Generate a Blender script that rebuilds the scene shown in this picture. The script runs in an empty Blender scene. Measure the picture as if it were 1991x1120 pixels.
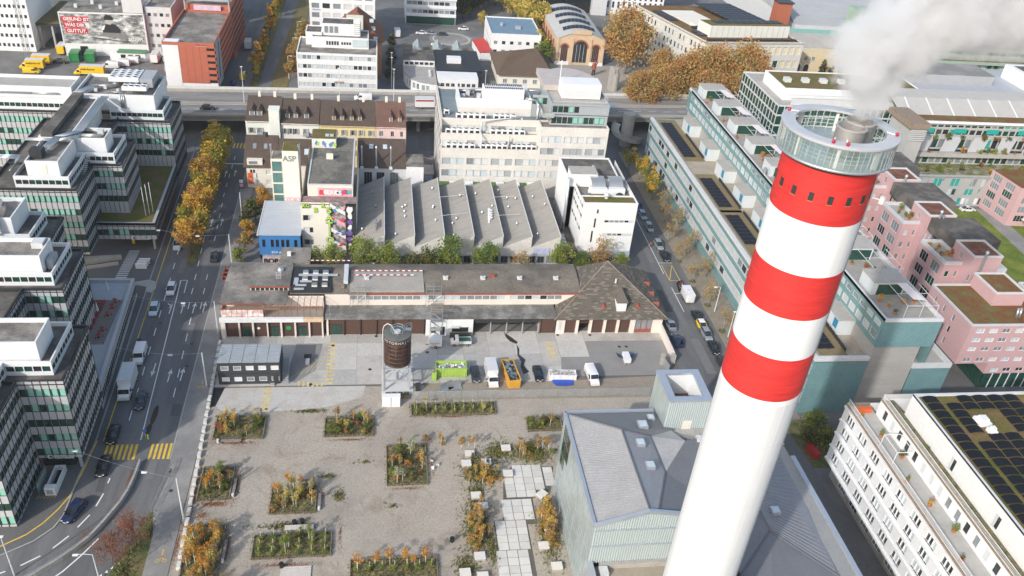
import bpy,math,random
from mathutils import Matrix,Vector,Euler
random.seed(7)
sc = bpy.context.scene
COL = sc.collection
# ------------------------------------------------------------------ camera
cam_d = bpy.data.cameras.new("camera");CAM = bpy.data.objects.new("camera",cam_d);COL.objects.link(CAM)
PITCH,ROLL,YAW,CAMH = .57752,-.10146,.18578,106.0
_F = Vector((math.sin(YAW)*math.cos(PITCH),math.cos(YAW)*math.cos(PITCH),-math.sin(PITCH)))
_r0 = Vector((math.cos(YAW),-math.sin(YAW),0));_d0 = _F.cross(_r0)
_r = math.cos(ROLL)*_r0 + math.sin(ROLL)*_d0;_d = -math.sin(ROLL)*_r0 + math.cos(ROLL)*_d0
CAM.matrix_world = Matrix(((_r.x,-_d.x,-_F.x,0),(_r.y,-_d.y,-_F.y,0),(_r.z,-_d.z,-_F.z,CAMH),(0,0,0,1)))
cam_d.sensor_width = 36;cam_d.lens = 36*1648.16/1991;cam_d.clip_start = 1;cam_d.clip_end = 4000
sc.camera = CAM
# ------------------------------------------------------------------ sky and sun
SAZ,SEL = math.radians(43),math.radians(31)          # shadows fall toward azimuth 43 deg from +Y to +X
w = bpy.data.worlds.new("World");sc.world = w;w.use_nodes = True
nt = w.node_tree;bg = nt.nodes["Background"];sky = nt.nodes.new("ShaderNodeTexSky")
sky.sky_type = 'NISHITA';sky.sun_disc = False;sky.sun_elevation = SEL;sky.sun_rotation = SAZ + math.pi
sky.air_density = 1.3;sky.dust_density = 2.5;sky.ozone_density = 1.0
nt.links.new(sky.outputs[0],bg.inputs[0]);bg.inputs[1].default_value = 0.15
sd = bpy.data.lights.new("sun",'SUN');sd.energy = 2.5;sd.angle = math.radians(1.0);sd.color = (1,.97,.93)
sun = bpy.data.objects.new("sun",sd);COL.objects.link(sun)
_L = Vector((math.sin(SAZ)*math.cos(SEL),math.cos(SAZ)*math.cos(SEL),-math.sin(SEL)))
sun.rotation_euler = _L.to_track_quat('-Z','Y').to_euler();sun.location = (-200,-200,250)
sc.view_settings.view_transform = 'Standard';sc.view_settings.look = 'None'
sc.view_settings.gamma = 1;sc.view_settings.use_curve_mapping = False;sc.view_settings.exposure = 0.4
sc.cycles.use_denoising = True
sc.cycles.max_bounces = 6;sc.cycles.diffuse_bounces = 3;sc.cycles.glossy_bounces = 3;sc.cycles.transmission_bounces = 6
sc.cycles.volume_bounces = 8;sc.cycles.transparent_max_bounces = 12;sc.cycles.caustics_reflective = False;sc.cycles.caustics_refractive = False
# ------------------------------------------------------------------ materials
MATS = {}
def mat(name,col,rough=.8,var=.12,scale=.6,metal=0.0,spec=.4,bump=0.0,col2=None,mix=(.45,.6),fine=None,coat=0.0,stretch=None,alpha=1.0,emit=None):
 if name in MATS: return MATS[name]
 m = bpy.data.materials.new(name);m.use_nodes = True;n = m.node_tree.nodes;l = m.node_tree.links
 b = n["Principled BSDF"];b.inputs["Roughness"].default_value = rough;b.inputs["Metallic"].default_value = metal
 b.inputs["Specular IOR Level"].default_value = spec
 if coat: b.inputs["Coat Weight"].default_value = coat;b.inputs["Coat Roughness"].default_value = .05
 c = (col[0],col[1],col[2],1)
 if var <= 0 and not col2:
  b.inputs["Base Color"].default_value = c
 else:
  g = n.new("ShaderNodeNewGeometry");src = g.outputs["Position"]
  if stretch:
   mp = n.new("ShaderNodeMapping");mp.inputs["Scale"].default_value = stretch;l.new(src,mp.inputs["Vector"]);src = mp.outputs[0]
  t1 = n.new("ShaderNodeTexNoise");t1.inputs["Scale"].default_value = scale;t1.inputs["Detail"].default_value = 6;t1.inputs["Roughness"].default_value = .65
  t2 = n.new("ShaderNodeTexNoise");t2.inputs["Scale"].default_value = fine or scale*9;t2.inputs["Detail"].default_value = 4
  l.new(src,t1.inputs["Vector"]);l.new(src,t2.inputs["Vector"])
  base = None
  if col2:
   r = n.new("ShaderNodeMapRange");r.inputs["From Min"].default_value = mix[0];r.inputs["From Max"].default_value = mix[1]
   l.new(t1.outputs["Fac"],r.inputs["Value"])
   mx = n.new("ShaderNodeMix");mx.data_type = 'RGBA';mx.inputs[6].default_value = c;mx.inputs[7].default_value = (col2[0],col2[1],col2[2],1)
   l.new(r.outputs[0],mx.inputs[0]);base = mx.outputs[2]
  a = n.new("ShaderNodeMath");a.operation = 'ADD';l.new(t1.outputs["Fac"],a.inputs[0]);l.new(t2.outputs["Fac"],a.inputs[1])
  r2 = n.new("ShaderNodeMapRange");r2.inputs["From Min"].default_value = .6;r2.inputs["From Max"].default_value = 1.4
  r2.inputs["To Min"].default_value = 1-var*1.5;r2.inputs["To Max"].default_value = 1+var*1.5
  l.new(a.outputs[0],r2.inputs["Value"])
  vm = n.new("ShaderNodeVectorMath");vm.operation = 'SCALE'
  if base: l.new(base,vm.inputs[0])
  else: vm.inputs[0].default_value = col[:3]
  l.new(r2.outputs[0],vm.inputs["Scale"]);l.new(vm.outputs[0],b.inputs["Base Color"])
  if bump:
   bp = n.new("ShaderNodeBump");bp.inputs["Strength"].default_value = bump;bp.inputs["Distance"].default_value = .05
   l.new(t2.outputs["Fac"],bp.inputs["Height"]);l.new(bp.outputs[0],b.inputs["Normal"])
 if alpha < 1: b.inputs["Alpha"].default_value = alpha
 if emit: b.inputs["Emission Color"].default_value = (*emit[:3],1);b.inputs["Emission Strength"].default_value = emit[3]
 MATS[name] = m;return m
def leafmat(name,col,col2):
 m = mat(name,col,.7,.25,.9,spec=.2,col2=col2,mix=(.4,.62),fine=4)
 if not m.get('tr'):
  m['tr'] = 1;n = m.node_tree.nodes;l = m.node_tree.links;b = n["Principled BSDF"]
  tr = n.new("ShaderNodeBsdfTranslucent");ms = n.new("ShaderNodeMixShader");ms.inputs[0].default_value = .42
  l.new(b.inputs["Base Color"].links[0].from_socket,tr.inputs[0]);l.new(b.outputs[0],ms.inputs[1]);l.new(tr.outputs[0],ms.inputs[2])
  l.new(ms.outputs[0],n["Material Output"].inputs[0])
 return m
def glass(name,col,rough=.08,spec=.9,var=.25): return mat(name,col,rough,var,.35,spec=spec)
ASPHALT = mat('asphalt',(.145,.145,.145),.9,.1,.1,fine=7,col2=(.185,.18,.175))
ROADAS = mat('road_asphalt',(.118,.12,.124),.85,.12,.16,fine=6,col2=(.165,.165,.166),stretch=(1.6,.18,1),mix=(.35,.65))
PAVE = mat('pavement_asphalt',(.235,.228,.22),.9,.12,.15,fine=5,col2=(.28,.27,.258))
CONC = mat('concrete',(.42,.40,.37),.85,.14,.35,col2=(.35,.33,.30))
YARDC = mat('yard_concrete',(.49,.465,.43),.9,.12,.18,col2=(.36,.34,.31),fine=3)
GRAVEL = mat('gravel',(.42,.372,.312),.95,.2,.07,fine=2.7,col2=(.265,.235,.2),mix=(.42,.68))
_n = GRAVEL.node_tree.nodes;_l = GRAVEL.node_tree.links;_b = _n["Principled BSDF"];_src = _b.inputs["Base Color"].links[0].from_socket
_g = _n.new("ShaderNodeNewGeometry");_t = _n.new("ShaderNodeTexNoise");_t.inputs["Scale"].default_value = .16;_t.inputs["Detail"].default_value = 9;_t.inputs["Roughness"].default_value = .72;_t.inputs["Distortion"].default_value = 1.2;_l.new(_g.outputs["Position"],_t.inputs["Vector"])
_r = _n.new("ShaderNodeMapRange");_r.inputs["From Min"].default_value = .52;_r.inputs["From Max"].default_value = .72;_r.inputs["To Max"].default_value = .75;_l.new(_t.outputs["Fac"],_r.inputs["Value"])
_m = _n.new("ShaderNodeMix");_m.data_type = 'RGBA';_m.inputs[7].default_value = (.20,.155,.105,1);_l.new(_src,_m.inputs[6]);_l.new(_r.outputs[0],_m.inputs[0]);_l.new(_m.outputs[2],_b.inputs["Base Color"])
GRASS = mat('grass_mat',(.09,.115,.035),.95,.35,.4,fine=4,col2=(.15,.11,.05),bump=.4)
WHITEP = mat('white_paint',(.78,.78,.76),.7,.12,1.2)
YELLOWP = mat('yellow_paint',(.72,.47,.06),.7,.25,1.5)
WHITE = mat('white_render',(.74,.745,.75),.75,.06,.2)
CREAM = mat('cream_render',(.74,.70,.62),.8,.05,.3)
DARK = mat('dark_metal',(.035,.037,.04),.5,.1,1)
BLACK = mat('black',(.018,.018,.02),.5,0)
STEEL = mat('galvanised_steel',(.52,.55,.57),.42,.12,1.3,metal=.75)
GREYM = mat('grey_metal',(.36,.38,.40),.5,.1,1)
LGREY = mat('light_grey',(.58,.59,.60),.6,.08,.7)
ROOFG = mat('bitumen_roof',(.15,.14,.125),.95,.28,.2,col2=(.28,.255,.225),fine=3.5,mix=(.38,.64))
ROOFD = mat('dark_roof',(.10,.092,.085),.95,.2,.3,col2=(.15,.135,.12),fine=2.5)
MOSS = mat('moss_roof',(.12,.125,.02),.95,.3,.3,col2=(.16,.10,.05),fine=4,mix=(.42,.6))
SEDUM = mat('sedum_roof',(.19,.085,.03),.95,.3,.35,col2=(.13,.12,.04),fine=4)
TIMBER = mat('timber',(.26,.20,.15),.8,.25,1.2)
BROWNW = mat('brown_door',(.10,.055,.042),.7,.2,.8,stretch=(6,1,.5))
RUST = mat('rust_red',(.30,.085,.06),.7,.2,1)
G_DARK = glass('glass_dark',(.03,.035,.04))
G_BLUE = glass('glass_blue',(.06,.08,.10))
G_BLIND = mat('window_blind',(.60,.62,.63),.35,.06,.8,spec=.6)
G_PALE = mat('window_pale',(.50,.58,.62),.2,.08,.5,spec=.8)
G_GREEN = glass('glass_green',(.015,.06,.045))
G_MINT = mat('glass_mint',(.26,.56,.46),.3,.1,.5,spec=.6)
G_GREY = glass('glass_grey',(.22,.25,.27),.15)
TYRE = mat('tyre',(.02,.02,.02),.9,0);RIM = mat('rim',(.5,.5,.52),.35,0,metal=.8)
LAMPW = mat('headlight',(.8,.82,.85),.15,0);LAMPR = mat('taillight',(.4,.02,.02),.3,0)
# ------------------------------------------------------------------ mesh helpers
class MB:
 def __init__(s): s.v = [];s.f = [];s.m = []
 def add(s,vs,fs,m=0):
  o = len(s.v);s.v += [tuple(p) for p in vs];s.f += [tuple(i+o for i in f) for f in fs];s.m += [m]*len(fs);return s
 def quad(s,a,b,c,d,m=0): return s.add([a,b,c,d],[(0,1,2,3)],m)
 def poly(s,pts,m=0): return s.add([p if len(p) == 3 else (p[0],p[1],0) for p in pts],[tuple(range(len(pts)))],m)
 def box(s,x0,y0,z0,x1,y1,z1,m=0,top=None,nobot=False):
  if x0 > x1: x0,x1 = x1,x0
  if y0 > y1: y0,y1 = y1,y0
  vs = [(x0,y0,z0),(x1,y0,z0),(x1,y1,z0),(x0,y1,z0),(x0,y0,z1),(x1,y0,z1),(x1,y1,z1),(x0,y1,z1)]
  fs = [(0,1,5,4),(1,2,6,5),(2,3,7,6),(3,0,4,7)] + ([] if nobot else [(0,3,2,1)])
  s.add(vs,fs,m);s.add(vs[4:],[(0,1,2,3)],m if top is None else top);return s
 def prism(s,pts,z0,z1,m=0,top=None):      # pts CCW (x,y)
  n = len(pts);vs = [(x,y,z0) for x,y in pts]+[(x,y,z1) for x,y in pts]
  s.add(vs,[(i,(i+1) % n,n+(i+1) % n,n+i) for i in range(n)]+[tuple(range(n-1,-1,-1))],m)
  s.add(vs[n:],[tuple(range(n))],m if top is None else top);return s
 def cyl(s,x,y,z0,z1,r,n=12,r2=None,m=0,top=None,cap=True):
  r2 = r if r2 is None else r2
  a = [(x+r*math.cos(2*math.pi*i/n),y+r*math.sin(2*math.pi*i/n),z0) for i in range(n)]
  b = [(x+r2*math.cos(2*math.pi*i/n),y+r2*math.sin(2*math.pi*i/n),z1) for i in range(n)]
  s.add(a+b,[(i,(i+1) % n,n+(i+1) % n,n+i) for i in range(n)],m)
  if cap: s.add(b,[tuple(range(n))],m if top is None else top);s.add(a,[tuple(range(n-1,-1,-1))],m)
  return s
 def tube(s,p,q,r,n=6,m=0,r2=None):
  p = Vector(p);q = Vector(q);d = (q-p)
  if d.length < 1e-6: return s
  d.normalize();u = d.orthogonal().normalized();v = d.cross(u);r2 = r if r2 is None else r2
  a = [p+r*(math.cos(2*math.pi*i/n)*u+math.sin(2*math.pi*i/n)*v) for i in range(n)]
  b = [q+r2*(math.cos(2*math.pi*i/n)*u+math.sin(2*math.pi*i/n)*v) for i in range(n)]
  return s.add(a+b,[(i,(i+1) % n,n+(i+1) % n,n+i) for i in range(n)]+[tuple(range(n-1,-1,-1)),tuple(range(n,2*n))],m)
 def path(s,pts,r,n=6,m=0):
  for a,b in zip(pts,pts[1:]): s.tube(a,b,r,n,m)
  return s
 def lathe(s,prof,x=0,y=0,n=32,m=0):       # prof [(r,z)] bottom to top
  vs = []
  for r,z in prof: vs += [(x+r*math.cos(2*math.pi*i/n),y+r*math.sin(2*math.pi*i/n),z) for i in range(n)]
  fs = [(k*n+i,k*n+(i+1) % n,(k+1)*n+(i+1) % n,(k+1)*n+i) for k in range(len(prof)-1) for i in range(n)]
  return s.add(vs,fs,m)
 def strip(s,pts,w,z,m=0):                  # flat ribbon along a polyline
  P = [Vector((p[0],p[1],0)) for p in pts];L = []
  for i,p in enumerate(P):
   d = (P[min(i+1,len(P)-1)]-P[max(i-1,0)]).normalized();nrm = Vector((d.y,-d.x,0))*w/2
   L.append((p-nrm,p+nrm))
  for (a,b),(c,d) in zip(L,L[1:]): s.quad((a.x,a.y,z),(b.x,b.y,z),(d.x,d.y,z),(c.x,c.y,z),m)
  return s
 def mesh(s,name,mats,smooth=False):
  me = bpy.data.meshes.new(name);me.from_pydata(s.v,[],s.f)
  for m in mats: me.materials.append(m)
  if len(mats) > 1: me.polygons.foreach_set("material_index",s.m)
  if smooth: me.polygons.foreach_set("use_smooth",[True]*len(s.f))
  me.update();return me
def link(name,data,parent=None,loc=(0,0,0),rz=0.0):
 o = bpy.data.objects.new(name,data);COL.objects.link(o);o.location = loc
 if rz: o.rotation_euler = (0,0,rz)
 if parent is not None: o.parent = parent
 return o
def tag(o,label,cat,group=None):
 o['label'] = label;o['category'] = cat
 if group: o['group'] = group
 return o
def struct(name,mb,mats,loc=(0,0,0)):
 o = link(name,mb.mesh(name,mats if isinstance(mats,list) else [mats]),None,loc);o['kind'] = 'structure';return o
def thing(name,label,cat,loc=(0,0,0),rz=0.0,group=None):
 return tag(link(name,None,None,loc,rz),label,cat,group)
def part(name,mb,mats,parent,smooth=False,loc=(0,0,0),rz=0.0):
 return link(name,mb.mesh(name,mats if isinstance(mats,list) else [mats],smooth),parent,loc,rz)
def wpart(name,mb,mats,parent,smooth=False):     # mesh given in world coordinates under an unrotated root (or a part of one)
 r = parent
 off = Vector((0,0,0))
 while r is not None: off += r.location;r = r.parent
 mb.v = [(x-off.x,y-off.y,z-off.z) for x,y,z in mb.v]
 return part(name,mb,mats,parent,smooth)
def solo(name,mb,mats,label,cat,loc=(0,0,0),rz=0.0,group=None,smooth=False):
 return tag(link(name,mb.mesh(name,mats if isinstance(mats,list) else [mats],smooth),None,loc,rz),label,cat,group)
def copy_tree(o,parent=None):
 c = o.copy();COL.objects.link(c);c.parent = parent
 for ch in o.children: copy_tree(ch,c)
 return c
def bevel(o,wd=.05,seg=2):
 m = o.modifiers.new('bevel','BEVEL');m.width = wd;m.segments = seg;m.limit_method = 'ANGLE';m.angle_limit = math.radians(35);return o
_txt = {}
def text_mesh(body,size,mats,ext=.01,align='LEFT',bold=0.0):
 cu = bpy.data.curves.new('lettering','FONT');cu.body = body;cu.size = size;cu.extrude = ext;cu.align_x = align;cu.offset = bold
 cu.resolution_u = 3
 o = bpy.data.objects.new('lettering_tmp',cu)
 me = bpy.data.meshes.new_from_object(o)
 bpy.data.objects.remove(o);bpy.data.curves.remove(cu)
 me.materials.clear();me.materials.append(mats);return me
def lettering(body,size,m,parent,loc,face='S',name='lettering',bold=0.0,rot=0.0,sx=1.0,align='LEFT'):
 me = text_mesh(body,size,m,align=align,bold=bold)
 o = link(name,me,parent)
 off = Vector((0,0,0));r = parent
 while r is not None: off += r.location;r = r.parent
 o.location = Vector(loc)-off
 rz = {'S': 0,'W': -math.pi/2,'E': math.pi/2}[face]
 o.rotation_euler = (Matrix.Rotation(rz,3,'Z') @ Matrix.Rotation(math.pi/2,3,'X') @ Matrix.Rotation(rot,3,'Z')).to_euler()
 o.scale = (sx,1,1);return o
# ------------------------------------------------------------------ buildings
WCACHE = {}
def window_mesh(wd,ht,fr,gl,div,sill):
 k = (round(wd,2),round(ht,2),fr.name,gl.name,div,sill)
 if k in WCACHE: return WCACHE[k]
 b = MB();t = min(.07,wd*.06+.02);d = .07
 # local: x along wall, z up, y = 0 glass plane, -y outward
 b.quad((0,0,0),(wd,0,0),(wd,0,ht),(0,0,ht),1)
 b.box(0,-d,0,t,0,ht);b.box(wd-t,-d,0,wd,0,ht);b.box(t,-d,0,wd-t,0,t);b.box(t,-d,ht-t,wd-t,0,ht)
 for i in range(1,div): b.box(wd*i/div-t*.4,-d*.8,t,wd*i/div+t*.4,0,ht-t)
 if sill: b.box(-.05,-.26,-.05,wd+.05,-.0,0.0)
 me = b.mesh('window',[fr,gl]);WCACHE[k] = me;return me
class Bld:
 def __init__(s,name,label,cat='building',loc=(0,0,0),group=None):
  s.t = thing(name,label,cat,loc,0,group);s.w = [];s.loc = Vector(loc)
 def part(s,name,mb,mats,smooth=False): return wpart(name,mb,mats,s.t,smooth)
 def wall(s,x0,y0,x1,y1,z0,z1,m,rows=(),cols=(),glass=(G_DARK,),frame=WHITE,div=1,depth=.18,sill=False,name='wall',skip=0.0,pick=None):
  """wall from (x0,y0) to (x1,y1), outward to the right of travel; rows [(z0,z1)], cols [(u0,u1)] cut real openings with recessed windows"""
  L = math.hypot(x1-x0,y1-y0);ux,uy = (x1-x0)/L,(y1-y0)/L;nx,ny = uy,-ux
  def pt(u,z,d=0): return (x0+ux*u-nx*d,y0+uy*u-ny*d,z)
  cols = [(a,b) for a,b in cols if a > .02 and b < L-.02]
  us = sorted({0,L,*[c for ab in cols for c in ab]});zs = sorted({z0,z1,*[c for ab in rows for c in ab]})
  rs = set(rows);cs = set(cols);b = MB()
  for za,zb in zip(zs,zs[1:]):
   isr = (za,zb) in rs;run = 0.0
   if not isr: b.quad(pt(0,za),pt(L,za),pt(L,zb),pt(0,zb));continue
   for ua,ub in zip(us,us[1:]):
    if (ua,ub) in cs and (not skip or random.random() > skip):
     D = depth
     b.quad(pt(ua,za),pt(ub,za),pt(ub,za,D),pt(ua,za,D));b.quad(pt(ua,zb,D),pt(ub,zb,D),pt(ub,zb),pt(ua,zb))
     b.quad(pt(ua,za),pt(ua,za,D),pt(ua,zb,D),pt(ua,zb));b.quad(pt(ub,za,D),pt(ub,za),pt(ub,zb),pt(ub,zb,D))
     gl = pick(ua/L,za) if pick else random.choice(glass)
     s.w.append((pt(ua,za,D),math.atan2(uy,ux),ub-ua,zb-za,frame,gl,div,sill))
    else: b.quad(pt(ua,za),pt(ub,za),pt(ub,zb),pt(ua,zb))
  return s.part(name,b,m)
 def block(s,x0,y0,x1,y1,z0,z1,m,roof=ROOFG,par=.5,pt=.28,sides='SWEN',capm=None,name='roof'):
  """roof slab with parapet on top of a rectangle; plain walls only on the listed sides"""
  b = MB()
  c = {'S': ((x0,y0),(x1,y0)),'E': ((x1,y0),(x1,y1)),'N': ((x1,y1),(x0,y1)),'W': ((x0,y1),(x0,y0))}
  for k in sides:
   (a0,b0),(a1,b1) = c[k];b.quad((a0,b0,z0),(a1,b1,z0),(a1,b1,z1),(a0,b0,z1))
  if b.f: s.part('wall',b,m)
  r = MB();zr = z1-par
  r.quad((x0+pt,y0+pt,zr),(x1-pt,y0+pt,zr),(x1-pt,y1-pt,zr),(x0+pt,y1-pt,zr))
  ro = s.part(name,r,roof)
  p = MB();e = .03
  for a in ((x0-e,y0-e,x1+e,y0+pt),(x0-e,y1-pt,x1+e,y1+e),(x0-e,y0+pt,x0+pt,y1-pt),(x1-pt,y0+pt,x1+e,y1-pt)):
   p.box(a[0],a[1],zr-.02,a[2],a[3],z1+.02)
  wpart('parapet',p,capm or m,ro)
  return ro
 def finish(s,limit=290):
  def key(w): return (Vector(w[0])-Vector((0,0,CAMH))).length
  s.w.sort(key=key)
  for i,(p,a,wd,ht,fr,gl,dv,si) in enumerate(s.w[:limit]):
   o = link('window',window_mesh(wd,ht,fr,gl,dv,si),s.t,Vector(p)-s.loc,a)
  rest = s.w[limit:]
  if rest:
   b = MB();mats = []
   for p,a,wd,ht,fr,gl,dv,si in rest:
    for q in (fr,gl):
     if q not in mats: mats.append(q)
    me = window_mesh(wd,ht,fr,gl,dv,si);ca,sa = math.cos(a),math.sin(a);o = len(b.v)
    for v in me.vertices: b.v.append((p[0]+v.co.x*ca-v.co.y*sa,p[1]+v.co.x*sa+v.co.y*ca,p[2]+v.co.z))
    for f in me.polygons: b.f.append(tuple(i+o for i in f.vertices));b.m.append(mats.index((fr,gl)[f.material_index]))
   o = s.part('window_rows',b,mats);o['kind'] = 'stuff'
  return s.t
def cols(L,n,w,m0=0.0,m1=None):
 """n openings of width w spread over length L with end margins"""
 m1 = m0 if m1 is None else m1;g = (L-m0-m1)/n
 return [(round(m0+g*i+(g-w)/2,3),round(m0+g*i+(g+w)/2,3)) for i in range(n)]
def rows(z0,n,pitch,h): return [(round(z0+i*pitch,3),round(z0+i*pitch+h,3)) for i in range(n)]
# ================================================================== GROUND, ROADS, YARD, PARK SURFACES
def flat(name,pts,z,m):
 return struct(name,MB().poly([(x,y,z) for x,y in pts]),m)
def slab(name,pts,z1,m,z0=-.05):
 return struct(name,MB().prism(pts,z0,z1),m)
flat('ground',[(-900,-150),(1100,-150),(1100,1700),(-900,1700)],0,ASPHALT)
def xl(y): return -46.3-(y-115.7)*.0325         # yellow line west of the road
def xs(y): return -40.4-(y-116.1)*.0524 if y < 205 else -45.06-(y-205)*.01          # solid centre line
def xr(y): return -34.6-(y-116)*.0136           # east kerb
ys = list(range(40,640,20))
road = flat('main_road',[(xr(y),y) for y in ys]+[(xl(y)-1.4,y) for y in reversed([y for y in ys if y > 110])]+[(-47.9,105),(-47.9,96.7),(-48.6,94.4),(-50.7,91.9),(-54.5,89.5),(-70,84),(-90,80),(-90,40)],.006,ROADAS)
def mark(name,mb,m,parent): return part(name,mb,m,parent)
def dash(x,y0,y1,w=.16,lean=0.0,m=WHITEP,z=.012,name='lane_dash'):
 return mark(name,MB().quad((x,y0,z),(x+w,y0,z),(x+w+lean,y1,z),(x+lean,y1,z)),m,road)
y = 118.0
while y < 230:
 xm = (xl(y)+xs(y))/2+.1;dash(xm,y,y+2.6,lean=-.1)
 y += 6.2
y = 124.0
while y < 230:
 if y < 150: dash(xs(y)+3.7,y,y+2.6,lean=-.08)
 else:
  dash(xs(y)+2.75,y,y+2.4,lean=-.06)
  if y < 165 or y > 178: dash(xs(y)+5.2,y,y+2.4,lean=-.06)
 y += 5.6
for y0 in range(285,420,9): dash(-41.2,y0,y0+4)
mark('centre_line',MB().strip([(xs(y),y) for y in (113,116,125,135,150,163)],.16,.012),WHITEP,road)
for a,b in (((-41.5,163),(-42.9,163)),((-42.9,163),(-42.4,155)),((-41.5,163),(-41.3,158))):
 mark('lane_box_line',MB().strip([a,b],.16,.013),WHITEP,road)
mark('yellow_edge_line',MB().strip([(xl(y),y) for y in (230,200,170,140,120,113)],.18,.012),YELLOWP,road)
mark('stop_line',MB().quad((xs(222)+1.5,222,.012),(xr(222)-.3,222,.012),(xr(222)-.3,222.5,.012),(xs(222)+1.5,222.5,.012)),WHITEP,road)
mark('yellow_edge_line',MB().strip([(-47.2,113),(-47.6,105.5),(-48.1,100.6),(-49,98),(-50.4,95.3),(-52.1,93.2),(-55,91.2),(-62,87.5)],.22,.112),YELLOWP,road)
def arrow(x,y,ln,d=1,turn=0):
 b = MB();w = .09;z = .012
 b.quad((x-w,y,z),(x+w,y,z),(x+w,y+d*ln,z),(x-w,y+d*ln,z)) if d > 0 else b.quad((x-w,y+d*ln,z),(x+w,y+d*ln,z),(x+w,y,z),(x-w,y,z))
 for sgn in ((-1,1) if not turn else (turn,)):
  t = y+d*(ln+.7);q = y+d*(ln-.9)
  p = [(x-.05*sgn,t,z),(x+.42*sgn,q,z),(x+.28*sgn,q-.12*d,z),(x-.05*sgn,t-.75*d,z)]
  b.poly(p if (sgn > 0) == (d < 0) else p[::-1])
 if turn: b.quad((x,y+ln-.1,z),(x,y+ln-.35,z),(x+turn*.9,y+ln+.5,z),(x+turn*.9,y+ln+.75,z))
 return mark('lane_arrow',b,WHITEP,road)
for x,y,d in ((-40.6,150.5,1),(-38.3,150.5,1),(-36.3,150.8,1),(-38.9,128.3,1),(-36.7,128.6,1),(-42.1,134.0,-1),(-40.4,187,1),(-38.1,187.2,1),(-41.0,214,1),(-38.6,214.5,1)):
 arrow(x,y,3.4,d)
arrow(-42.9,150.4,3.0,1,-1)
# zebra crossings
for i in range(7): dash(-45.35+i*.78,108.4,112.0,.42,-.1,YELLOWP,name='crosswalk_stripe')
for i in range(5): dash(-38.15+i*.75,108.3,112.0,.40,-.05,YELLOWP,name='crosswalk_stripe')
for i in range(6): dash(-41.5+i*.95,232.5,236,.45,0,YELLOWP,name='crosswalk_stripe')
# curved dashes of the lower carriageway and give-way triangles
for (xa,ya),(xb,yb) in (((-43.05,104.3),(-43.1,103.2)),((-43.2,101),(-43.65,98.4)),((-44.1,96.7),(-45.2,94.3)),((-46.0,92.7),(-47.6,90.5)),((-48.9,89.2),(-51.1,87.6)),((-52.8,86.7),(-55.3,85.6))):
 mark('lane_dash',MB().strip([(xb,yb),(xa,ya)],.2,.012),WHITEP,road)
for i in range(4):
 x,y = -40.2+i*.62,84.4+i*.62;mark('give_way_triangle',MB().poly([(x-.22,y,.012),(x+.22,y-.1,.012),(x+.05,y+.42,.012)]),WHITEP,road)
mark('edge_line',MB().strip([(-41.6,92),(-43.2,89),(-45,86.2),(-47.5,83.5)],.2,.012),WHITEP,road)
def ring(cx,cy,r,n=10): return [(cx+r*math.cos(2*math.pi*i/n),cy+r*math.sin(2*math.pi*i/n)) for i in range(n)]
for x,y,r in ((-43.9,147,.32),(-36.2,133,.32),(-36.6,140,.3),(-46.8,141.5,.5),(-33,101,.3),(-32.6,121,.3)):
 mark('manhole_cover',MB().prism(ring(x,y,r),.0,.016 if y > 110 or x < -40 else .13),DARK,road)
STAIN = mat('road_stain',(.045,.032,.028),.8,.3,.8)
for cx,cy,rx,ry in ((-39.3,119.3,.45,2.6),(-39.5,115.6,.4,1.4)):
 mark('dark_stain',MB().poly([(cx+rx*math.cos(a*.5236)*(1+.25*random.random()),cy+ry*math.sin(a*.5236),.010) for a in range(12)]),STAIN,road)
# pavements
bankpave = slab('west_pavement',[(-53,260),(xl(260)-1.5,260),(xl(200)-1.4,200),(xl(150)-1.4,150),(xl(113)-1.2,113),(-47.9,105),(-47.9,96.7),(-48.6,94.4),(-50.7,91.9),(-54.5,89.5),(-70,84.5),(-70,260)],.10,mat('dark_pavement',(.13,.128,.125),.9,.15,.2,fine=4))
eastpave = slab('east_pavement',[(-33.6,40),(-30.2,40),(-30.4,112),(-31.6,143),(-32.6,172),(-33,230),(xr(230)+.1,230),(xr(160)+.1,160),(xr(110)+.05,110),(-34,104),(-34.9,97),(-33.9,92)],.10,PAVE)
kerb = mat('kerb_stone',(.36,.35,.33),.9,.15,1)
struct('east_kerb',MB().strip([(xr(y),y) for y in (108,130,160,200,230)],.22,.125),kerb)
struct('west_kerb',MB().strip([(xl(230)-1.45,230),(xl(160)-1.45,160),(xl(113)-1.2,113),(-47.9,104.7),(-47.9,96.7),(-48.6,94.4),(-50.7,91.9),(-54.5,89.5),(-66,85)],.25,.125),kerb)
# grass wedge and leaf litter between the lower roads
LITTER = mat('leaf_litter',(.20,.085,.03),.95,.35,.6,col2=(.12,.06,.03),fine=4)
slab('grass_verge',[(-36.0,40),(-33.7,40),(-33.9,92),(-34.7,97),(-35.3,96.4),(-36.4,91),(-38.2,86.4),(-40,80),(-42,70)],.08,GRASS)
# tree-lined median of the main road
slab('median_strip',[(-41.6,168.6),(-40.9,171),(-41.2,186),(-42.5,224),(-44.8,224),(-44.4,186),(-43.0,171),(-42.3,168.8)],.14,GRASS)
slab('far_median',[(-42.8,280),(-40.2,280),(-40.2,460),(-42.8,460)],.14,GRASS)
slab('tram_verge',[(-36,282),(-30.5,282),(-28,460),(-34,460)],.14,mat('brown_verge',(.16,.13,.05),.95,.3,.3,fine=3))
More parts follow.
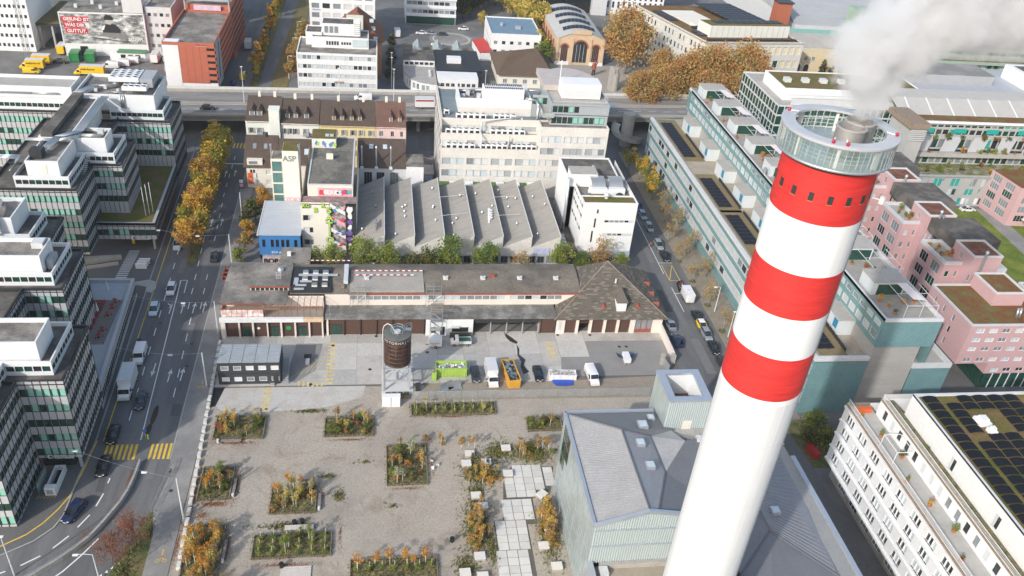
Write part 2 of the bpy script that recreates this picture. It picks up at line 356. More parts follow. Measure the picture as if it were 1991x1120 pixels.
# ---- works yard: concrete slabs with open joints
yard = flat('yard',[(-31,126.0),(61,126.0),(61,143.5),(-31,143.5)],.006,mat('yard_joint',(.14,.13,.12),.95,.1,1))
tint = [YARDC,mat('yard_concrete_pale',(.54,.52,.485),.9,.12,.2,col2=(.46,.44,.405)),mat('yard_concrete_grey',(.43,.415,.39),.9,.13,.2,col2=(.37,.355,.33))]
gx = -31.0;rnd = random.Random(3)
while gx < 36.5:
 gy = 126.6;wds = 5.32
 for hh in (4.6,4.2,4.2,3.6):
  a,b2 = max(gx,-31)+.02,min(gx+wds,36.8)-.02
  part('concrete_slab',MB().prism([(a,gy+.02),(b2,gy+.02),(b2,gy+hh-.02),(a,gy+hh-.02)],0,.03+rnd.random()*.01),rnd.choice(tint),yard)
  gy += hh
 gx += wds
part('concrete_slab',MB().prism([(36.84,134.2),(42.9,134.2),(42.9,143.2),(36.84,143.2)],0,.035),tint[1],yard)
part('concrete_slab',MB().prism([(42.94,139.5),(60.4,139.5),(60.4,143.2),(42.94,143.2)],0,.032),tint[0],yard)
part('asphalt_patch',MB().prism([(35.9,128.0),(57.6,128.0),(60,131.5),(60.3,139.46),(42.94,139.46),(42.94,134.16),(36.84,134.16)],0,.036),mat('yard_asphalt',(.26,.252,.24),.9,.12,.25,fine=4),yard)
part('asphalt_patch',MB().prism([(-15.8,127.4),(-12.2,131),(-11.2,139.6),(-16.4,139.6),(-17.6,128.5)],0,.046),mat('yard_asphalt_2',(.24,.235,.225),.9,.12,.25,fine=4),yard)
for i in range(12): mark('yellow_bar',MB().box(-10.3+i*.02,126.9+i*1.15,.03,-8.7+i*.02,127.4+i*1.15,.047),mat('worn_yellow',(.60,.48,.20),.85,.3,1.2),yard)
for i in range(8): mark('yellow_bar',MB().box(34.3,133.8+i*.75,.03,36.0,134.15+i*.75,.046),MATS['worn_yellow'],yard)
for i in range(6): mark('yellow_bar',MB().box(-15.2+i*.85,126.5-i*.12,.03,-14.8+i*.85,127.9-i*.12,.05),MATS['worn_yellow'],yard)
for i in range(5): mark('faded_line',MB().quad((-16+i*1.0,129.5+i*.4,.05),(-15.9+i,129.5+i*.4,.05),(-13.2+i*.7,133.2+i*.6,.05),(-13.3+i*.7,133.2+i*.6,.05)),MATS['worn_yellow'],yard)
wet = mat('wet_stain',(.05,.045,.042),.35,.3,.7)
def blotch(parent,pts,z,m,name): return part(name,MB().poly([(x,y,z) for x,y in pts]),m,parent)
blotch(yard,[(26.0,143),(26.6,142.2),(27.6,140.8),(28.6,139.4),(28.2,138.7),(27,139.6),(26.3,141)],.048,wet,'oil_stain')
blotch(yard,[(28.2,138.6),(28.6,137),(28.3,135.2),(29.4,133.4),(28.7,131.6),(29.6,129.6),(28.3,128.8),(28.0,131.2),(28.4,132.8),(27.9,134.8),(28.1,136.8)],.048,wet,'oil_stain')
for x,y in ((-1.8,131.1),(-.6,141.9),(37.5,141.7),(44.5,141.6),(9.6,136.3),(50,137.4),(51.5,137.4),(-12.8,126.9),(-9.2,138.9)): part('drain_cover',MB().prism(ring(x,y,.35),0,.052),DARK,yard)
# broken pale apron at the yard's lower left and gravel strip
part('broken_apron',MB().poly([(-29.2,121.2),(-28.3,126.3),(-2.6,126.2),(-3.2,122.9),(-6,121.8),(-9.5,120.4),(-13.4,119.8),(-16.6,119.7),(-22,119.3),(-27.6,119.2),(-28.4,120.4)][::-1],0).add([],[]),mat('broken_concrete',(.52,.50,.465),.9,.16,.4,col2=(.42,.39,.35)),yard).location = (0,0,.02)
for i in range(9): part('yellow_bar',MB().box(-21.2,120.0+i*.72,0,-19.8,120.38+i*.72,.028),MATS['worn_yellow'],yard)
for i in range(5): part('yellow_bar',MB().box(-24.5+i*1.0,119.75,0,-24.0+i*1.0,120.7,.028),MATS['worn_yellow'],yard)
part('new_tarmac',MB().poly([(-30.6,121.0),(-29.3,121.2),(-28.4,126.2),(-30.4,126.4)],0),BLACK,yard).location = (0,0,.024)
park = flat('gravel_park',[(-30.3,30),(62,30),(62,126),(-30.3,126)],.004,GRAVEL)
brown = mat('brown_gravel',(.31,.265,.215),.95,.22,.3,fine=3,bump=.4,col2=(.25,.21,.16))
part('earth_strip',MB().poly([(6.5,121.6),(60,121.2),(60,127.9),(35,126.6),(9,126.6)],0),brown,park).location = (0,0,.010)
# darker, damp patches and moss in the gravel
rnd = random.Random(11)
def blob(cx,cy,rx,ry,z,m,name,parent,seed=0,n=22):
 r2 = random.Random(seed);ph = [r2.random()*6.28 for _ in range(4)]
 pts = []
 for i in range(n):
  a = 2*math.pi*i/n;k = 1+.22*math.sin(3*a+ph[0])+.14*math.sin(5*a+ph[1])+.1*math.sin(9*a+ph[2])
  pts.append((cx+rx*k*math.cos(a),cy+ry*k*math.sin(a),0))
 o = part(name,MB().poly(pts),m,parent);o.location = (0,0,z);return o
GR2 = mat('rough_grass',(.10,.14,.035),.95,.4,.5,fine=5,col2=(.15,.13,.06),bump=.5)
# ---- east street
street = flat('east_street',[(61.6,100),(73.4,100),(73.4,260),(62.2,260)],.006,ROADAS)
flat('cross_street',[(-36,232),(85,236),(85,247),(-36,243)],.008,ROADAS)
slab('plant_lane',[(66.8,40),(77.4,40),(77.4,112),(74.5,114),(66.8,114)],.03,mat('lane_paving',(.15,.148,.145),.9,.12,.2))
slab('street_pavement',[(73.4,114),(80.5,114),(80.5,236),(73.4,236)],.11,mat('brown_pavement',(.27,.235,.19),.92,.2,.3,fine=3,col2=(.21,.18,.14)))
smk = lambda pts,w2=.14,m=WHITEP,nm='parking_line': part(nm,MB().strip(pts,w2,.014),m,street)
smk([(68.0,166),(68.2,196)]);smk([(68.0,171),(71.5,171)])
smk([(68.6,163),(68.6,170),(71.2,170),(71.2,163),(68.6,163)],.16,YELLOWP,'yellow_bay_line');smk([(68.6,163),(71.2,170)],.16,YELLOWP,'yellow_bay_line')
smk([(68.2,150),(68.2,160)]);smk([(68.2,157.5),(71.6,157.5)]);smk([(70.5,209),(70.3,213)],.3)
slab('plaza',[(52,270),(112,270),(112,318),(52,318)],.05,mat('plaza_paving',(.33,.31,.28),.9,.12,.3))
slab('east_lane_verge',[(77.4,101),(84,101),(84,113.5),(76.4,113.5)],.06,mat('verge_shrub',(.09,.11,.03),.95,.35,.6,fine=4,col2=(.14,.11,.06)))
slab('plant_verge',[(66.0,40),(68.6,40),(67.4,92),(66.0,92)],.05,GRASS)
slab('courtyard_lawn',[(140,150),(190,150),(190,202),(166,202),(163,176),(140,160)],.08,mat('lawn',(.12,.17,.02),.95,.3,.15,fine=2,col2=(.17,.19,.03)))
slab('courtyard_path',[(170,150),(176,150),(180,202),(174.5,202)],.1,PAVE)
for cx,cy in ((-31.8,87.2),(-32.6,126.5)):
 for dx in (-.5,.5): mark('bicycle_symbol',MB().strip([(cx+dx+.3*math.cos(a*.6981),cy+.3*math.sin(a*.6981)) for a in range(10)],.07,.112),YELLOWP,road)
 mark('bicycle_symbol',MB().strip([(cx-.5,cy),(cx-.15,cy+.5),(cx+.3,cy+.5),(cx+.5,cy)],.07,.113).strip([(cx-.15,cy+.5),(cx,cy),(cx+.3,cy+.5)],.07,.114),YELLOWP,road)
 mark('pedestrian_symbol',MB().strip([(cx,cy+1.0),(cx,cy+1.7)],.16,.112).poly([(cx+.16*math.cos(a),cy+1.95+.16*math.sin(a),.112) for a in range(6)]),YELLOWP,road)
PT = [mat('asphalt_patch_dark',(.095,.096,.10),.9,.15,.6,fine=5),mat('asphalt_patch_pale',(.175,.173,.17),.9,.15,.6,fine=5)]
rnd = random.Random(5)
for i,(x,y,a,c) in enumerate(((-45.8,131,1.2,5),(-38.4,140,1.4,7),(-36.6,119,1.6,3),(-44.2,166,1.3,6),(-39.6,180,.9,9),(-42.3,110,1.1,2.4),(-44.6,101.5,1.2,3),(-37.6,104,1.2,4),(-46.9,190,1.0,8),(-37.4,205,1.2,6))):
 mark('repair_patch',MB().quad((x,y,.0085),(x+a,y-.2,.0085),(x+a-.1,y+c,.0085),(x-.1,y+c+.1,.0085)),PT[i % 2],road)
for i,(x,y,a,c) in enumerate(((64,150,1.6,9),(66,171,1.3,8),(63.4,190,1.8,6),(66.4,128,2,12))): part('repair_patch',MB().quad((x,y,.0085),(x+a,y,.0085),(x+a,y+c,.0085),(x,y+c,.0085)),PT[i % 2],street)
for x0,y0,x1,y1 in ((-43.6,118,-44.8,158),(-37.6,122,-38.4,150),(-39.3,164,-40.2,176),(-41.6,96,-41.2,106)):
 pts = [(x0+(x1-x0)*k/14+rnd.uniform(-.12,.12),y0+(y1-y0)*k/14) for k in range(15)];mark('tar_seam',MB().strip(pts,.07,.0095),PT[0],road)
# ================================================================== BANK OFFICE COMPLEX (west side)
SPAND = mat('bank_spandrel',(.47,.475,.49),.55,.06,.5)
BWHITE = mat('bank_white_panel',(.70,.72,.74),.6,.05,.4)
FIN = MB().box(-.045,-.06,0,.045,.02,1).mesh('mullion',[DARK])
BROWS = [(15.7,17.2),(12.65,14.15),(9.6,11.1),(6.55,8.05),(3.5,5.0)]
def bankwall(B,x0,y0,x1,y1,z0=3.0,z1=18.9,rws=BROWS,mint=0.0,fins=True):
 L = math.hypot(x1-x0,y1-y0);n = max(1,round(L/1.09));g = L/n
 mr = {r: random.random() for r in rws}
 if len(rws) > 1: mr[rws[0]] = .95;mr[rws[1]] = .55
 B.wall(x0,y0,x1,y1,z0,z1,SPAND,[r for r in rws],[(round(i*g+.07,3),round((i+1)*g-.07,3)) for i in range(n)],frame=DARK,depth=.12,
           pick=lambda u,z: (G_MINT if mint and u > .12 and random.random() < mint*max([v for k,v in mr.items() if abs(k[0]-z) < .01] or [0])*1.25 else G_GREEN))
 if fins:
  a = math.atan2(y1-y0,x1-x0)
  for i in range(n+1):
   t = i/n;o = link('mullion',FIN,B.t,Vector((x0+(x1-x0)*t,y0+(y1-y0)*t,z0))-B.loc,a);o.scale = (1,1,z1-z0)
  b = MB();nx,ny = (y1-y0)/L,-(x1-x0)/L
  for zz in (z1-.12,z1-.85):
   p = [(x0+nx*.1,y0+ny*.1),(x1+nx*.1,y1+ny*.1)]
   b.quad((*p[0],zz),(*p[1],zz),(*p[1],zz+.14),(*p[0],zz+.14));b.quad((*p[0],zz+.14),(*p[1],zz+.14),(x1,y1,zz+.14),(x0,y0,zz+.14))
  B.part('rail',b,DARK)
def bank_tier(B,x0,y0,x1,y1,z0,z1,roof=ROOFD,win=True,sides='SE'):
 """white set-back storey with a ribbon of windows"""
 r = [(z0+.75,z0+1.75)] if win else []
 for s_,(a,b,c,d) in (('S',(x0,y0,x1,y0)),('E',(x1,y0,x1,y1))):
  if s_ in sides:
   L = math.hypot(c-a,d-b);n = max(1,round(L/1.3))
   B.wall(a,b,c,d,z0,z1,BWHITE,r,cols(L,n,1.15,.2),frame=DARK,depth=.15,glass=(G_GREEN,G_GREEN,G_DARK))
 B.block(x0,y0,x1,y1,z0,z1,BWHITE,roof,par=.75,pt=.22,sides='N')
def bank_roof(B,x0,y0,x1,y1,z=18.9): B.block(x0,y0,x1,y1,3,z,SPAND,ROOFD,par=.5,pt=.2,sides='',capm=DARK)
# near block
nb = Bld('bank_office','stepped bank office block by the zebra crossing with the bank logo above its recessed corner','building',(-60,107,0))
bankwall(nb,-75,94.9,-53.8,94.9,0,18.9,BROWS+[(.5,2.2)],mint=.8)
bankwall(nb,-53.8,94.9,-53.8,106.3,0,18.9,BROWS+[(.5,2.2)])
bankwall(nb,-53.8,106.3,-47.1,106.3,mint=.9)
bankwall(nb,-47.1,106.3,-47.7,120.5)
bankwall(nb,-47.7,120.5,-60.9,120.5,4);bankwall(nb,-60.9,120.5,-60.9,131.4,4)
bank_roof(nb,-75,94.9,-53.8,106.3);bank_roof(nb,-75,106.35,-47.25,120.45);bank_roof(nb,-75,120.5,-60.9,131.3)
b = MB().poly([(-53.8,106.3,3.0),(-53.8,120,3.0),(-47.6,120,3.0),(-47.1,106.3,3.0)]);nb.part('soffit',b,GREYM)
nb.part('ground_floor_glass',MB().quad((-53.8,107.5,0),(-49,107.5,0),(-49,107.5,3),(-53.8,107.5,3)).quad((-49,107.5,0),(-49.2,121,0),(-49.2,121,3),(-49,107.5,3)),G_DARK)
nb.part('column',MB().cyl(-48.0,107.2,0,3,.28),GREYM)
bank_tier(nb,-75,96.8,-55.7,108.1,18.4,21.0);bank_tier(nb,-75,108.15,-49.0,118.5,18.4,21.0)
bank_tier(nb,-75,109.1,-50.8,115.4,20.3,24.0,ROOFG,win=False)
def bank_sign(B,x,y,z):
 o = B.part('logo',MB().box(x,y-.3,z,x+.75,y-.26,z+.75),WHITE)
 wpart('emblem',MB().poly([(x+.12,y-.32,z+.37),(x+.5,y-.32,z+.1),(x+.5,y-.32,z+.65)]).box(x+.55,y-.33,z+.08,x+.68,y-.305,z+.67),BLACK,o)
 lettering('Zürcher',.52,WHITE,B.t,(x+.95,y-.3,z+.4),bold=.012);lettering('Kantonalbank',.52,WHITE,B.t,(x+.95,y-.3,z-.05),bold=.012)
bank_sign(nb,-52.2,106.3,3.1)
nb.finish()
# middle block and terrace podium
mb_ = Bld('bank_office','stepped bank office block behind the roof terrace with red tables','building',(-60,140,0))
bankwall(mb_,-60.9,131.4,-54.4,131.4,4,mint=.35);bankwall(mb_,-54.4,131.4,-54.9,144.9,4);bankwall(mb_,-54.9,144.9,-61.5,144.9,3)
bankwall(mb_,-61.5,145,-62,157,3)
bank_roof(mb_,-85,131.4,-54.5,144.85);bank_roof(mb_,-85,144.9,-61.5,157)
bank_tier(mb_,-85,133,-56.2,143.4,18.4,21);bank_tier(mb_,-85,133.8,-57.9,139.9,20.3,24,ROOFG,win=False)
bank_tier(mb_,-85,146.2,-64,155.2,18.4,21);bank_tier(mb_,-85,147,-66.8,155.1,20.3,24,ROOFG,win=False)
mb_.part('duct',MB().path([(-75,141.5,21.6),(-66,141.5,21.6),(-61.4,141.8,21.6),(-60.6,141.6,20.6)],.55,8),STEEL,True)
mb_.part('duct',MB().path([(-78,151,24.6),(-70.5,152.5,24.6),(-69.6,149,24.6),(-69.4,146.2,24.6),(-69.4,145.8,21.4)],.6,8),STEEL,True)
mb_.part('cooling_unit',MB().box(-60.3,137.3,23.3,-58.4,139.4,24.4),LGREY);mb_.part('cooling_unit',MB().box(-57.6,135.3,20.3,-56.7,138.3,22.2),GREYM)
# terrace podium
for a,b2 in (((-50.5,157),(-48.3,121)),):
 L = math.hypot(a[0]-b2[0],a[1]-b2[1]);n = 33
 mb_.wall(b2[0],b2[1],a[0],a[1],0,4.0,SPAND,[(.9,2.9)],cols(L,n,.95),frame=DARK,glass=(G_GREEN,),depth=.12,name='podium_wall')
mb_.part('podium_wall',MB().quad((-50.5,157,0),(-62,157,0),(-62,157,4),(-50.5,157,4)),SPAND)
TERR = mat('terrace_paving',(.42,.44,.46),.8,.08,1.0)
te = mb_.part('terrace',MB().poly([(-61,120.6,3.75),(-48.4,121,3.75),(-50.6,157,3.75),(-62,157,3.75)]),TERR)
wpart('deck',MB().box(-56.2,135.2,3.76,-51.2,149.8,3.84),mat('deck_timber',(.24,.20,.175),.85,.2,.8,stretch=(.4,5,1)),te)
wpart('parapet',MB().add([(-48.3,121,3.7),(-50.5,157,3.7),(-51.1,157,3.7),(-48.9,121,3.7),(-48.3,121,4.45),(-50.5,157,4.45),(-51.1,157,4.45),(-48.9,121,4.45)],[(0,1,5,4),(2,3,7,6),(4,5,6,7),(3,0,4,7)]).box(-62,156.4,3.7,-51.15,157.05,4.4),SPAND,te)
mb_.finish()
# far block (podium with moss roof, two stepped wings)
fb = Bld('bank_office','stepped bank office block with mossy podium roof and three flagpoles','building',(-66,190,0))
bankwall(fb,-80,168.8,-62.4,168.8,mint=.9);bankwall(fb,-62.4,168.8,-62.6,181);bankwall(fb,-62.6,181.1,-56.4,181.1,7,rws=BROWS[:4],mint=.8);bankwall(fb,-56.4,181.1,-56.9,194.8,7,rws=BROWS[:4])
bankwall(fb,-56.9,194.8,-63.6,194.8,7,rws=BROWS[:4]);bankwall(fb,-63.6,194.8,-63.6,206,7,rws=BROWS[:4])
bank_roof(fb,-80,168.8,-62.5,181);bank_roof(fb,-80,181.05,-63.6,206);bank_roof(fb,-63.55,181.1,-56.6,194.7)
bankwall(fb,-62.4,175.5,-49.9,175.5,3,7.2,[(4.0,5.5)],mint=.6);bankwall(fb,-49.9,175.5,-51.0,206.2,3,7.2,[(4.0,5.5)])
pr_ = fb.part('podium_roof',MB().poly([(-62.4,175.7,6.7),(-50.1,175.7,6.7),(-51.2,206,6.7),(-63.6,206,6.7)]),MOSS)
wpart('parapet',MB().box(-62.3,175.5,6.6,-50.5,175.9,7.22).add([(-49.9,175.5,6.6),(-51,206.2,6.6),(-51.6,206.2,6.6),(-50.5,175.5,6.6),(-49.9,175.5,7.25),(-51,206.2,7.25),(-51.6,206.2,7.25),(-50.5,175.5,7.25)],[(0,1,5,4),(2,3,7,6),(4,5,6,7),(3,0,4,7)]),GREYM,pr_)
fb.part('soffit',MB().poly([(-62.4,175.5,3.0),(-63.6,206,3.0),(-51.0,206.2,3.0),(-49.9,175.5,3.0)]),GREYM)
fb.part('ground_floor_glass',MB().quad((-64,181,0),(-53.5,181,0),(-53.5,181,3),(-64,181,3)).quad((-53.5,181,0),(-54,206,0),(-54,206,3),(-53.5,181,3)),G_DARK)
fb.part('column',MB().cyl(-50.9,176.4,0,3,.3),GREYM)
bank_sign(fb,-55.3,175.5,3.1)
bank_tier(fb,-74.7,170.2,-64.0,181.7,18.4,21);bank_tier(fb,-72.2,171.2,-65.8,183,20.3,24,ROOFG,win=False)
bank_tier(fb,-66,182.2,-58.0,192.6,18.4,21);bank_tier(fb,-66,183.4,-59.7,189,20.3,24,MOSS,win=False)
fb.block(-73.2,183.1,-66.9,207,18.4,24.2,BWHITE,ROOFD,par=.4);fb.part('roof_ridge',MB().box(-72.6,183,24.2,-70.2,207,25.2),ROOFD)
def pipes(B,pts,r,n=3,gap=.5,ax=0,m=STEEL,name='pipe'):
 for i in range(n): B.part(name,MB().path([(p[0]+(gap*i if ax == 0 else 0),p[1]+(gap*i if ax == 1 else 0),p[2]) for p in pts],r,6),m,True)
pipes(fb,[(-66.2,207,24.4),(-66.4,186,24.4),(-69.5,182.5,24.6),(-70.5,176,24.6)],.16,5,.38)
pipes(fb,[(-75,180.3,24.6),(-68,180.3,24.6),(-64.5,183.5,24.4),(-60.4,183.5,24.4)],.16,3,.45,1)
pipes(fb,[(-80,177,21.8),(-76,177,21.8),(-75.4,174.5,21.8),(-75.4,171,21.8)],.2,4,.5,1)
fb.part('cooling_unit',MB().box(-72,173.6,23.4,-69.6,176,25.2),DARK);fb.part('vent',MB().box(-62,186.4,23.4,-60.8,187.6,24.5),LGREY)
fb.part('roof_door',MB().box(-69.3,171.13,21.1,-68.2,171.17,23.2),CREAM)
st_ = MB()
for i in range(9): st_.box(-63.4,176.6+i*.45,18.5+i*.28,-62.7,177.05+i*.45,18.58+i*.28)
fb.part('stair',st_,GREYM)
for i in range(3):
 x,y = -52.7+i*.55,179.6+i*1.1
 f = fb.part('flagpole',MB().cyl(x,y,6.7,14.2,.07,6),WHITE)
fb.finish()
# end block by the flyover and the long west wing
eb = Bld('bank_office','stepped bank office block beside the flyover with white chillers on its roof','building',(-66,213,0))
bankwall(eb,-63.6,206,-51.0,206,7,rws=BROWS[:4],mint=.85);bankwall(eb,-51.0,206,-51.2,219.6);bankwall(eb,-105,210.5,-73.2,210.5,4,mint=.85)
bank_roof(eb,-63.6,206,-51.1,219.6);bank_roof(eb,-105,210.5,-63.65,224)
bank_tier(eb,-105,212.0,-74,222,18.4,21.4);bank_tier(eb,-105,213.2,-75,221,20.6,24,CONC,win=False)
bank_tier(eb,-65.2,207.6,-52.7,217.5,18.4,21);bank_tier(eb,-73,208.4,-54.6,222.4,20.3,24.4,ROOFG,win=False)
def chiller(B,x0,y0,x1,y1,z,h,nx,ny,m=BWHITE):
 o = B.part('chiller',MB().box(x0,y0,z,x1,y1,z+h),m)
 for i in range(nx):
  for j in range(ny):
   cx,cy = x0+(i+.5)*(x1-x0)/nx,y0+(j+.5)*(y1-y0)/ny;r = min((x1-x0)/nx,(y1-y0)/ny)*.38
   wpart('fan',MB().cyl(cx,cy,z+h,z+h+.18,r,10,top=1),[m,DARK],o)
chiller(eb,-62.0,209.2,-56.3,212.2,25.2,.9,4,2);chiller(eb,-66.6,215.5,-59.5,222,25,1.1,4,5)
eb.part('equipment_house',MB().box(-59,214.5,24,-56,221.5,26.2),GREYM)
chiller(eb,-104,221,-91,226.5,19,1.2,8,3)
pipes(eb,[(-65,210,24.5),(-62.6,209.5,24.5),(-62.4,208.2,24.3),(-62.4,208.1,21.2)],.15,3,.4);pipes(eb,[(-72.8,208,24.8),(-70,213,24.8),(-66,214,24.8)],.2,4,.5)
pipes(eb,[(-105,212.8,22.4),(-84,212.8,22.4),(-78,212.8,22.4)],.15,3,.4,1)
for i in range(6): eb.part('roof_vent',MB().box(-69+i*1.7,211+(i % 3)*2,24,-68.3+i*1.7,211.7+(i % 3)*2,24.7),LGREY)
eb.finish()
# ramp walls, bars and kiosk items at the garage entrance
solo('ramp_wall',MB().prism([(-65,171),(-57.2,172.0),(-57,171.5),(-65,168.5)],0,1.1).prism([(-65,167.2),(-57.4,169.6),(-57.1,169.2),(-65,166.6)],0,.7),CONC,'low concrete ramp walls of the garage entrance below the bank','ramp')
for i in range(14): part('crosswalk_bar',MB().box(-56.6+i*.02,163.8+i*.85,.10,-54.3+i*.02,164.2+i*.85,.106),LGREY,bankpave)
for i in range(3): solo('info_board',MB().box(-52.9+i*-.15,169.6-i*1.0,.1,-50.6-i*.15,169.7-i*1.0,1.25,top=1).box(-52.9-i*.15,169.5-i,1.2,-50.5-i*.15,170.1-i,1.32),[WHITE,WHITE],'white board on the pavement beside the grey striped crossing','board',group='white boards by the bank garage')
solo('traffic_island',MB().prism([(-53,161.8),(-49.5,163),(-47.6,162),(-47.3,159.5),(-48,157.9),(-49.2,158.4),(-49.4,160.2),(-52,161)],0,.22),CONC,'kidney shaped concrete island at the garage entrance','island')
solo('parcel_box',MB().box(-56.4,178.4,.1,-55.8,178.9,1.8).box(-56.5,178.3,1.8,-55.7,179.0,1.95),YELLOWP,'yellow box standing under the bank podium','box')
# terrace furniture
REDF = mat('red_furniture',(.36,.03,.03),.6,.1,1)
def picnic(x,y,label,grp):
 t = thing('terrace_table',label,'table',(x,y,3.84),0,grp)
 part('table_top',MB().box(-1.1,-.28,.70,1.1,.28,.76),REDF,t);part('bench',MB().box(-1.1,-.66,.42,1.1,-.44,.46),REDF,t);part('bench',MB().box(-1.1,.44,.42,1.1,.66,.46),REDF,t)
 part('leg',MB().box(-.9,-.5,0,-.82,.5,.70),REDF,t);part('leg',MB().box(.82,-.5,0,.9,.5,.70),REDF,t)
for i in range(5): picnic(-55.2-.05*i,148.5-2.1*i,'long red picnic table on the bank terrace deck, against the facade','long red terrace tables')
rt0 = None
for i,(x,y) in enumerate(((-52.4,149),(-52.5,147),(-52.7,144.4),(-52.4,139.4),(-52.5,137.2))):
 if rt0 is None:
  rt0 = thing('bistro_table','small round red bistro table on the bank terrace deck','table',(x,y,3.84),0,'round red terrace tables')
  part('table_top',MB().cyl(0,0,.7,.74,.42,12),REDF,rt0);part('foot',MB().cyl(0,0,0,.7,.05,6).cyl(0,0,0,.04,.25,10),DARK,rt0)
  for a in (0,2.1,4.2):
   part('stool',MB().cyl(.75*math.cos(a),.75*math.sin(a),.42,.46,.2,8).cyl(.75*math.cos(a),.75*math.sin(a),0,.42,.04,5),REDF,rt0)
 else: copy_tree(rt0).location = (x,y,3.84)
for i,y in enumerate((144.5,152)):
 solo('folded_parasol',MB().cyl(0,0,0,3.0,.05,6).cyl(0,0,1.2,3.2,.28,8,.05),WHITE,'folded white parasol standing against the bank terrace facade','parasol',(-54.4,y,3.84),0,'folded terrace parasols')
# underground stair entrance on the pavement
ms = thing('stair_entrance','white walled underground stair entrance with glass screen on the bank pavement','entrance',(-51.5,103.8,.1))
part('wall',MB().box(-.15,-2.4,0,.05,2.5,1.25),WHITE,ms);part('wall',MB().box(1.25,-2.4,0,1.45,2.5,1.25),WHITE,ms);part('wall',MB().box(.05,2.3,0,1.25,2.5,1.25),WHITE,ms)
part('front_box',MB().box(-.2,-2.9,0,1.4,-2.0,1.6),WHITE,ms);part('panel',MB().box(.1,-2.93,.3,1.0,-2.9,1.2),GREYM,ms);part('stair_void',MB().box(.05,-2.0,.01,1.25,2.3,.3),BLACK,ms)
part('glass_screen',MB().box(-1.2,-2.7,0,-1.16,1.4,2.2),mat('clear_glass',(.5,.65,.6),.05,0,alpha=.35),ms);part('handrail',MB().box(.6,-2,1.2,.66,2.2,1.28),GREYM,ms)
for i in range(6): part('hatch_bar',MB().quad((-1.4+i*.5,-3.5,.012),(-1.3+i*.5,-3.5,.012),(-1.0+i*.5,-2.8,.012),(-1.1+i*.5,-2.8,.012)),YELLOWP,ms)
# ================================================================== DEPOT, SILO, YARD
PINKW = mat('depot_render',(.72,.65,.59),.8,.06,.4)
TILE = mat('roof_tile',(.15,.13,.11),.9,.35,.3,fine=6,bump=.7,col2=(.10,.092,.075))
def doorset(B,y,spans,z,m=BROWNW,glassy=()):
 for i,(a,c) in enumerate(spans):
  d = B.part('door',MB().box(a,y+.35,0,c,y+.45,z),m)
  n = max(2,int((c-a)/.42));g = MB()
  for k in range(1,n): g.box(a+(c-a)*k/n-.015,y+.32,.05,a+(c-a)*k/n+.015,y+.351,z-.02)
  wpart('plank_joint',g,DARK,d)
  if i in glassy:
   g = wpart('glazing',MB().box(a+.55,y+.28,.1,c-.5,y+.34,2.35),G_GREEN,d);wpart('frame',MB().box((a+c)/2-.04,y+.25,.1,(a+c)/2+.04,y+.28,2.35).box(a+.5,y+.25,2.35,c-.45,y+.34,2.5),DARK,d)
wx = lambda z_: -31.2+(z_-118)*.0263       # pixels of the left wing to metres along the front
lw = Bld('depot_wing','depot wing with seven brown garage doors and a rusty roof pergola beside the road','building',(-21,150,0))
spans = [(wx(a),wx(b)) for a,b in ((155,250),(262,350),(364,458),(468,558),(572,662),(675,768),(780,868))]
prev = -31.1
for a,c in spans+[(-11.2,-11.2)]: lw.part('pier',MB().box(prev,141.8,0,a,142.3,3.9),PINKW);prev = c
0;doorset(lw,141.9,spans,3.9,glassy=(1,3,5))
lw.part('sign_board',MB().box(-31.2,141.6,3.9,-15,142.3,4.75),WHITE);lw.part('sign_board',MB().box(-14.98,141.62,3.9,-11.1,142.3,4.7),mat('plywood',(.62,.46,.31),.8,.15,1))
for i,mm in ((2,WHITE),(4,mat('green_sign',(.02,.32,.10),.5,0))):
 cx = sum(spans[i])/2-(.4 if i == 2 else 0);d = MB();r = .3 if i == 2 else .5
 d.add([(cx+r*math.cos(k*.4488),142.19,2.1+r*math.sin(k*.4488)) for k in range(14)],[tuple(range(14))]);lw.part('round_sign',d,mm)
lw.part('wall',MB().quad((-31.1,159,0),(-31.1,141.8,0),(-31.1,141.8,4.7),(-31.1,159,7)).quad((-31.1,146.5,4),(-11.2,146.5,4),(-11.2,146.5,7),(-31.1,146.5,7)).quad((-31.1,141.8,3.9),(-11.2,141.8,3.9),(-11.2,146.5,3.9),(-31.1,146.5,3.9)),PINKW)
te = lw.part('terrace',MB().quad((-31.1,142.3,4.5),(-11.2,142.3,4.5),(-11.2,146.5,4.5),(-31.1,146.5,4.5)),mat('terrace_brown',(.33,.29,.23),.9,.2,.5))
lw.part('flat_roof',MB().box(-31.3,143.8,6.7,-18.3,159.3,7.0).box(-21.2,159.3,6.4,-14.8,166,6.8),ROOFG)
lw.part('raised_roof',MB().box(-26,148.4,6.9,-18,157.2,8.0),ROOFG);lw.part('window_strip',MB().box(-25.8,148.3,7.2,-18.3,148.38,7.7),G_DARK)
for i in range(9): lw.part('strip_mullion',MB().box(-25.8+i*.92,148.25,7.15,-25.65+i*.92,148.31,7.75),CREAM)
lw.part('fascia',MB().box(-26.1,148.2,7.8,-17.9,148.42,8.05).box(-31.35,143.7,6.75,-22.8,143.82,7.05),RUST)
WORN = mat('worn_pink_panel',(.62,.42,.38),.8,.3,.7,col2=(.74,.66,.62))
for i in range(8): lw.part('screen_panel',MB().box(-30.9+i*1.02,142.45,4.75,-29.95+i*1.02,142.52,6.5),WORN)
for i in range(10):
 x = -22.4+i*1.24;lw.part('pergola_post',MB().box(x,142.4,4.5,x+.1,142.5,6.9).box(x,142.4,6.8,x+.1,146.4,6.92),RUST)
lw.part('pergola_beam',MB().box(-22.5,142.3,6.9,-11.1,142.5,7.02).box(-31,142.35,6.5,-22.7,142.5,6.65),RUST)
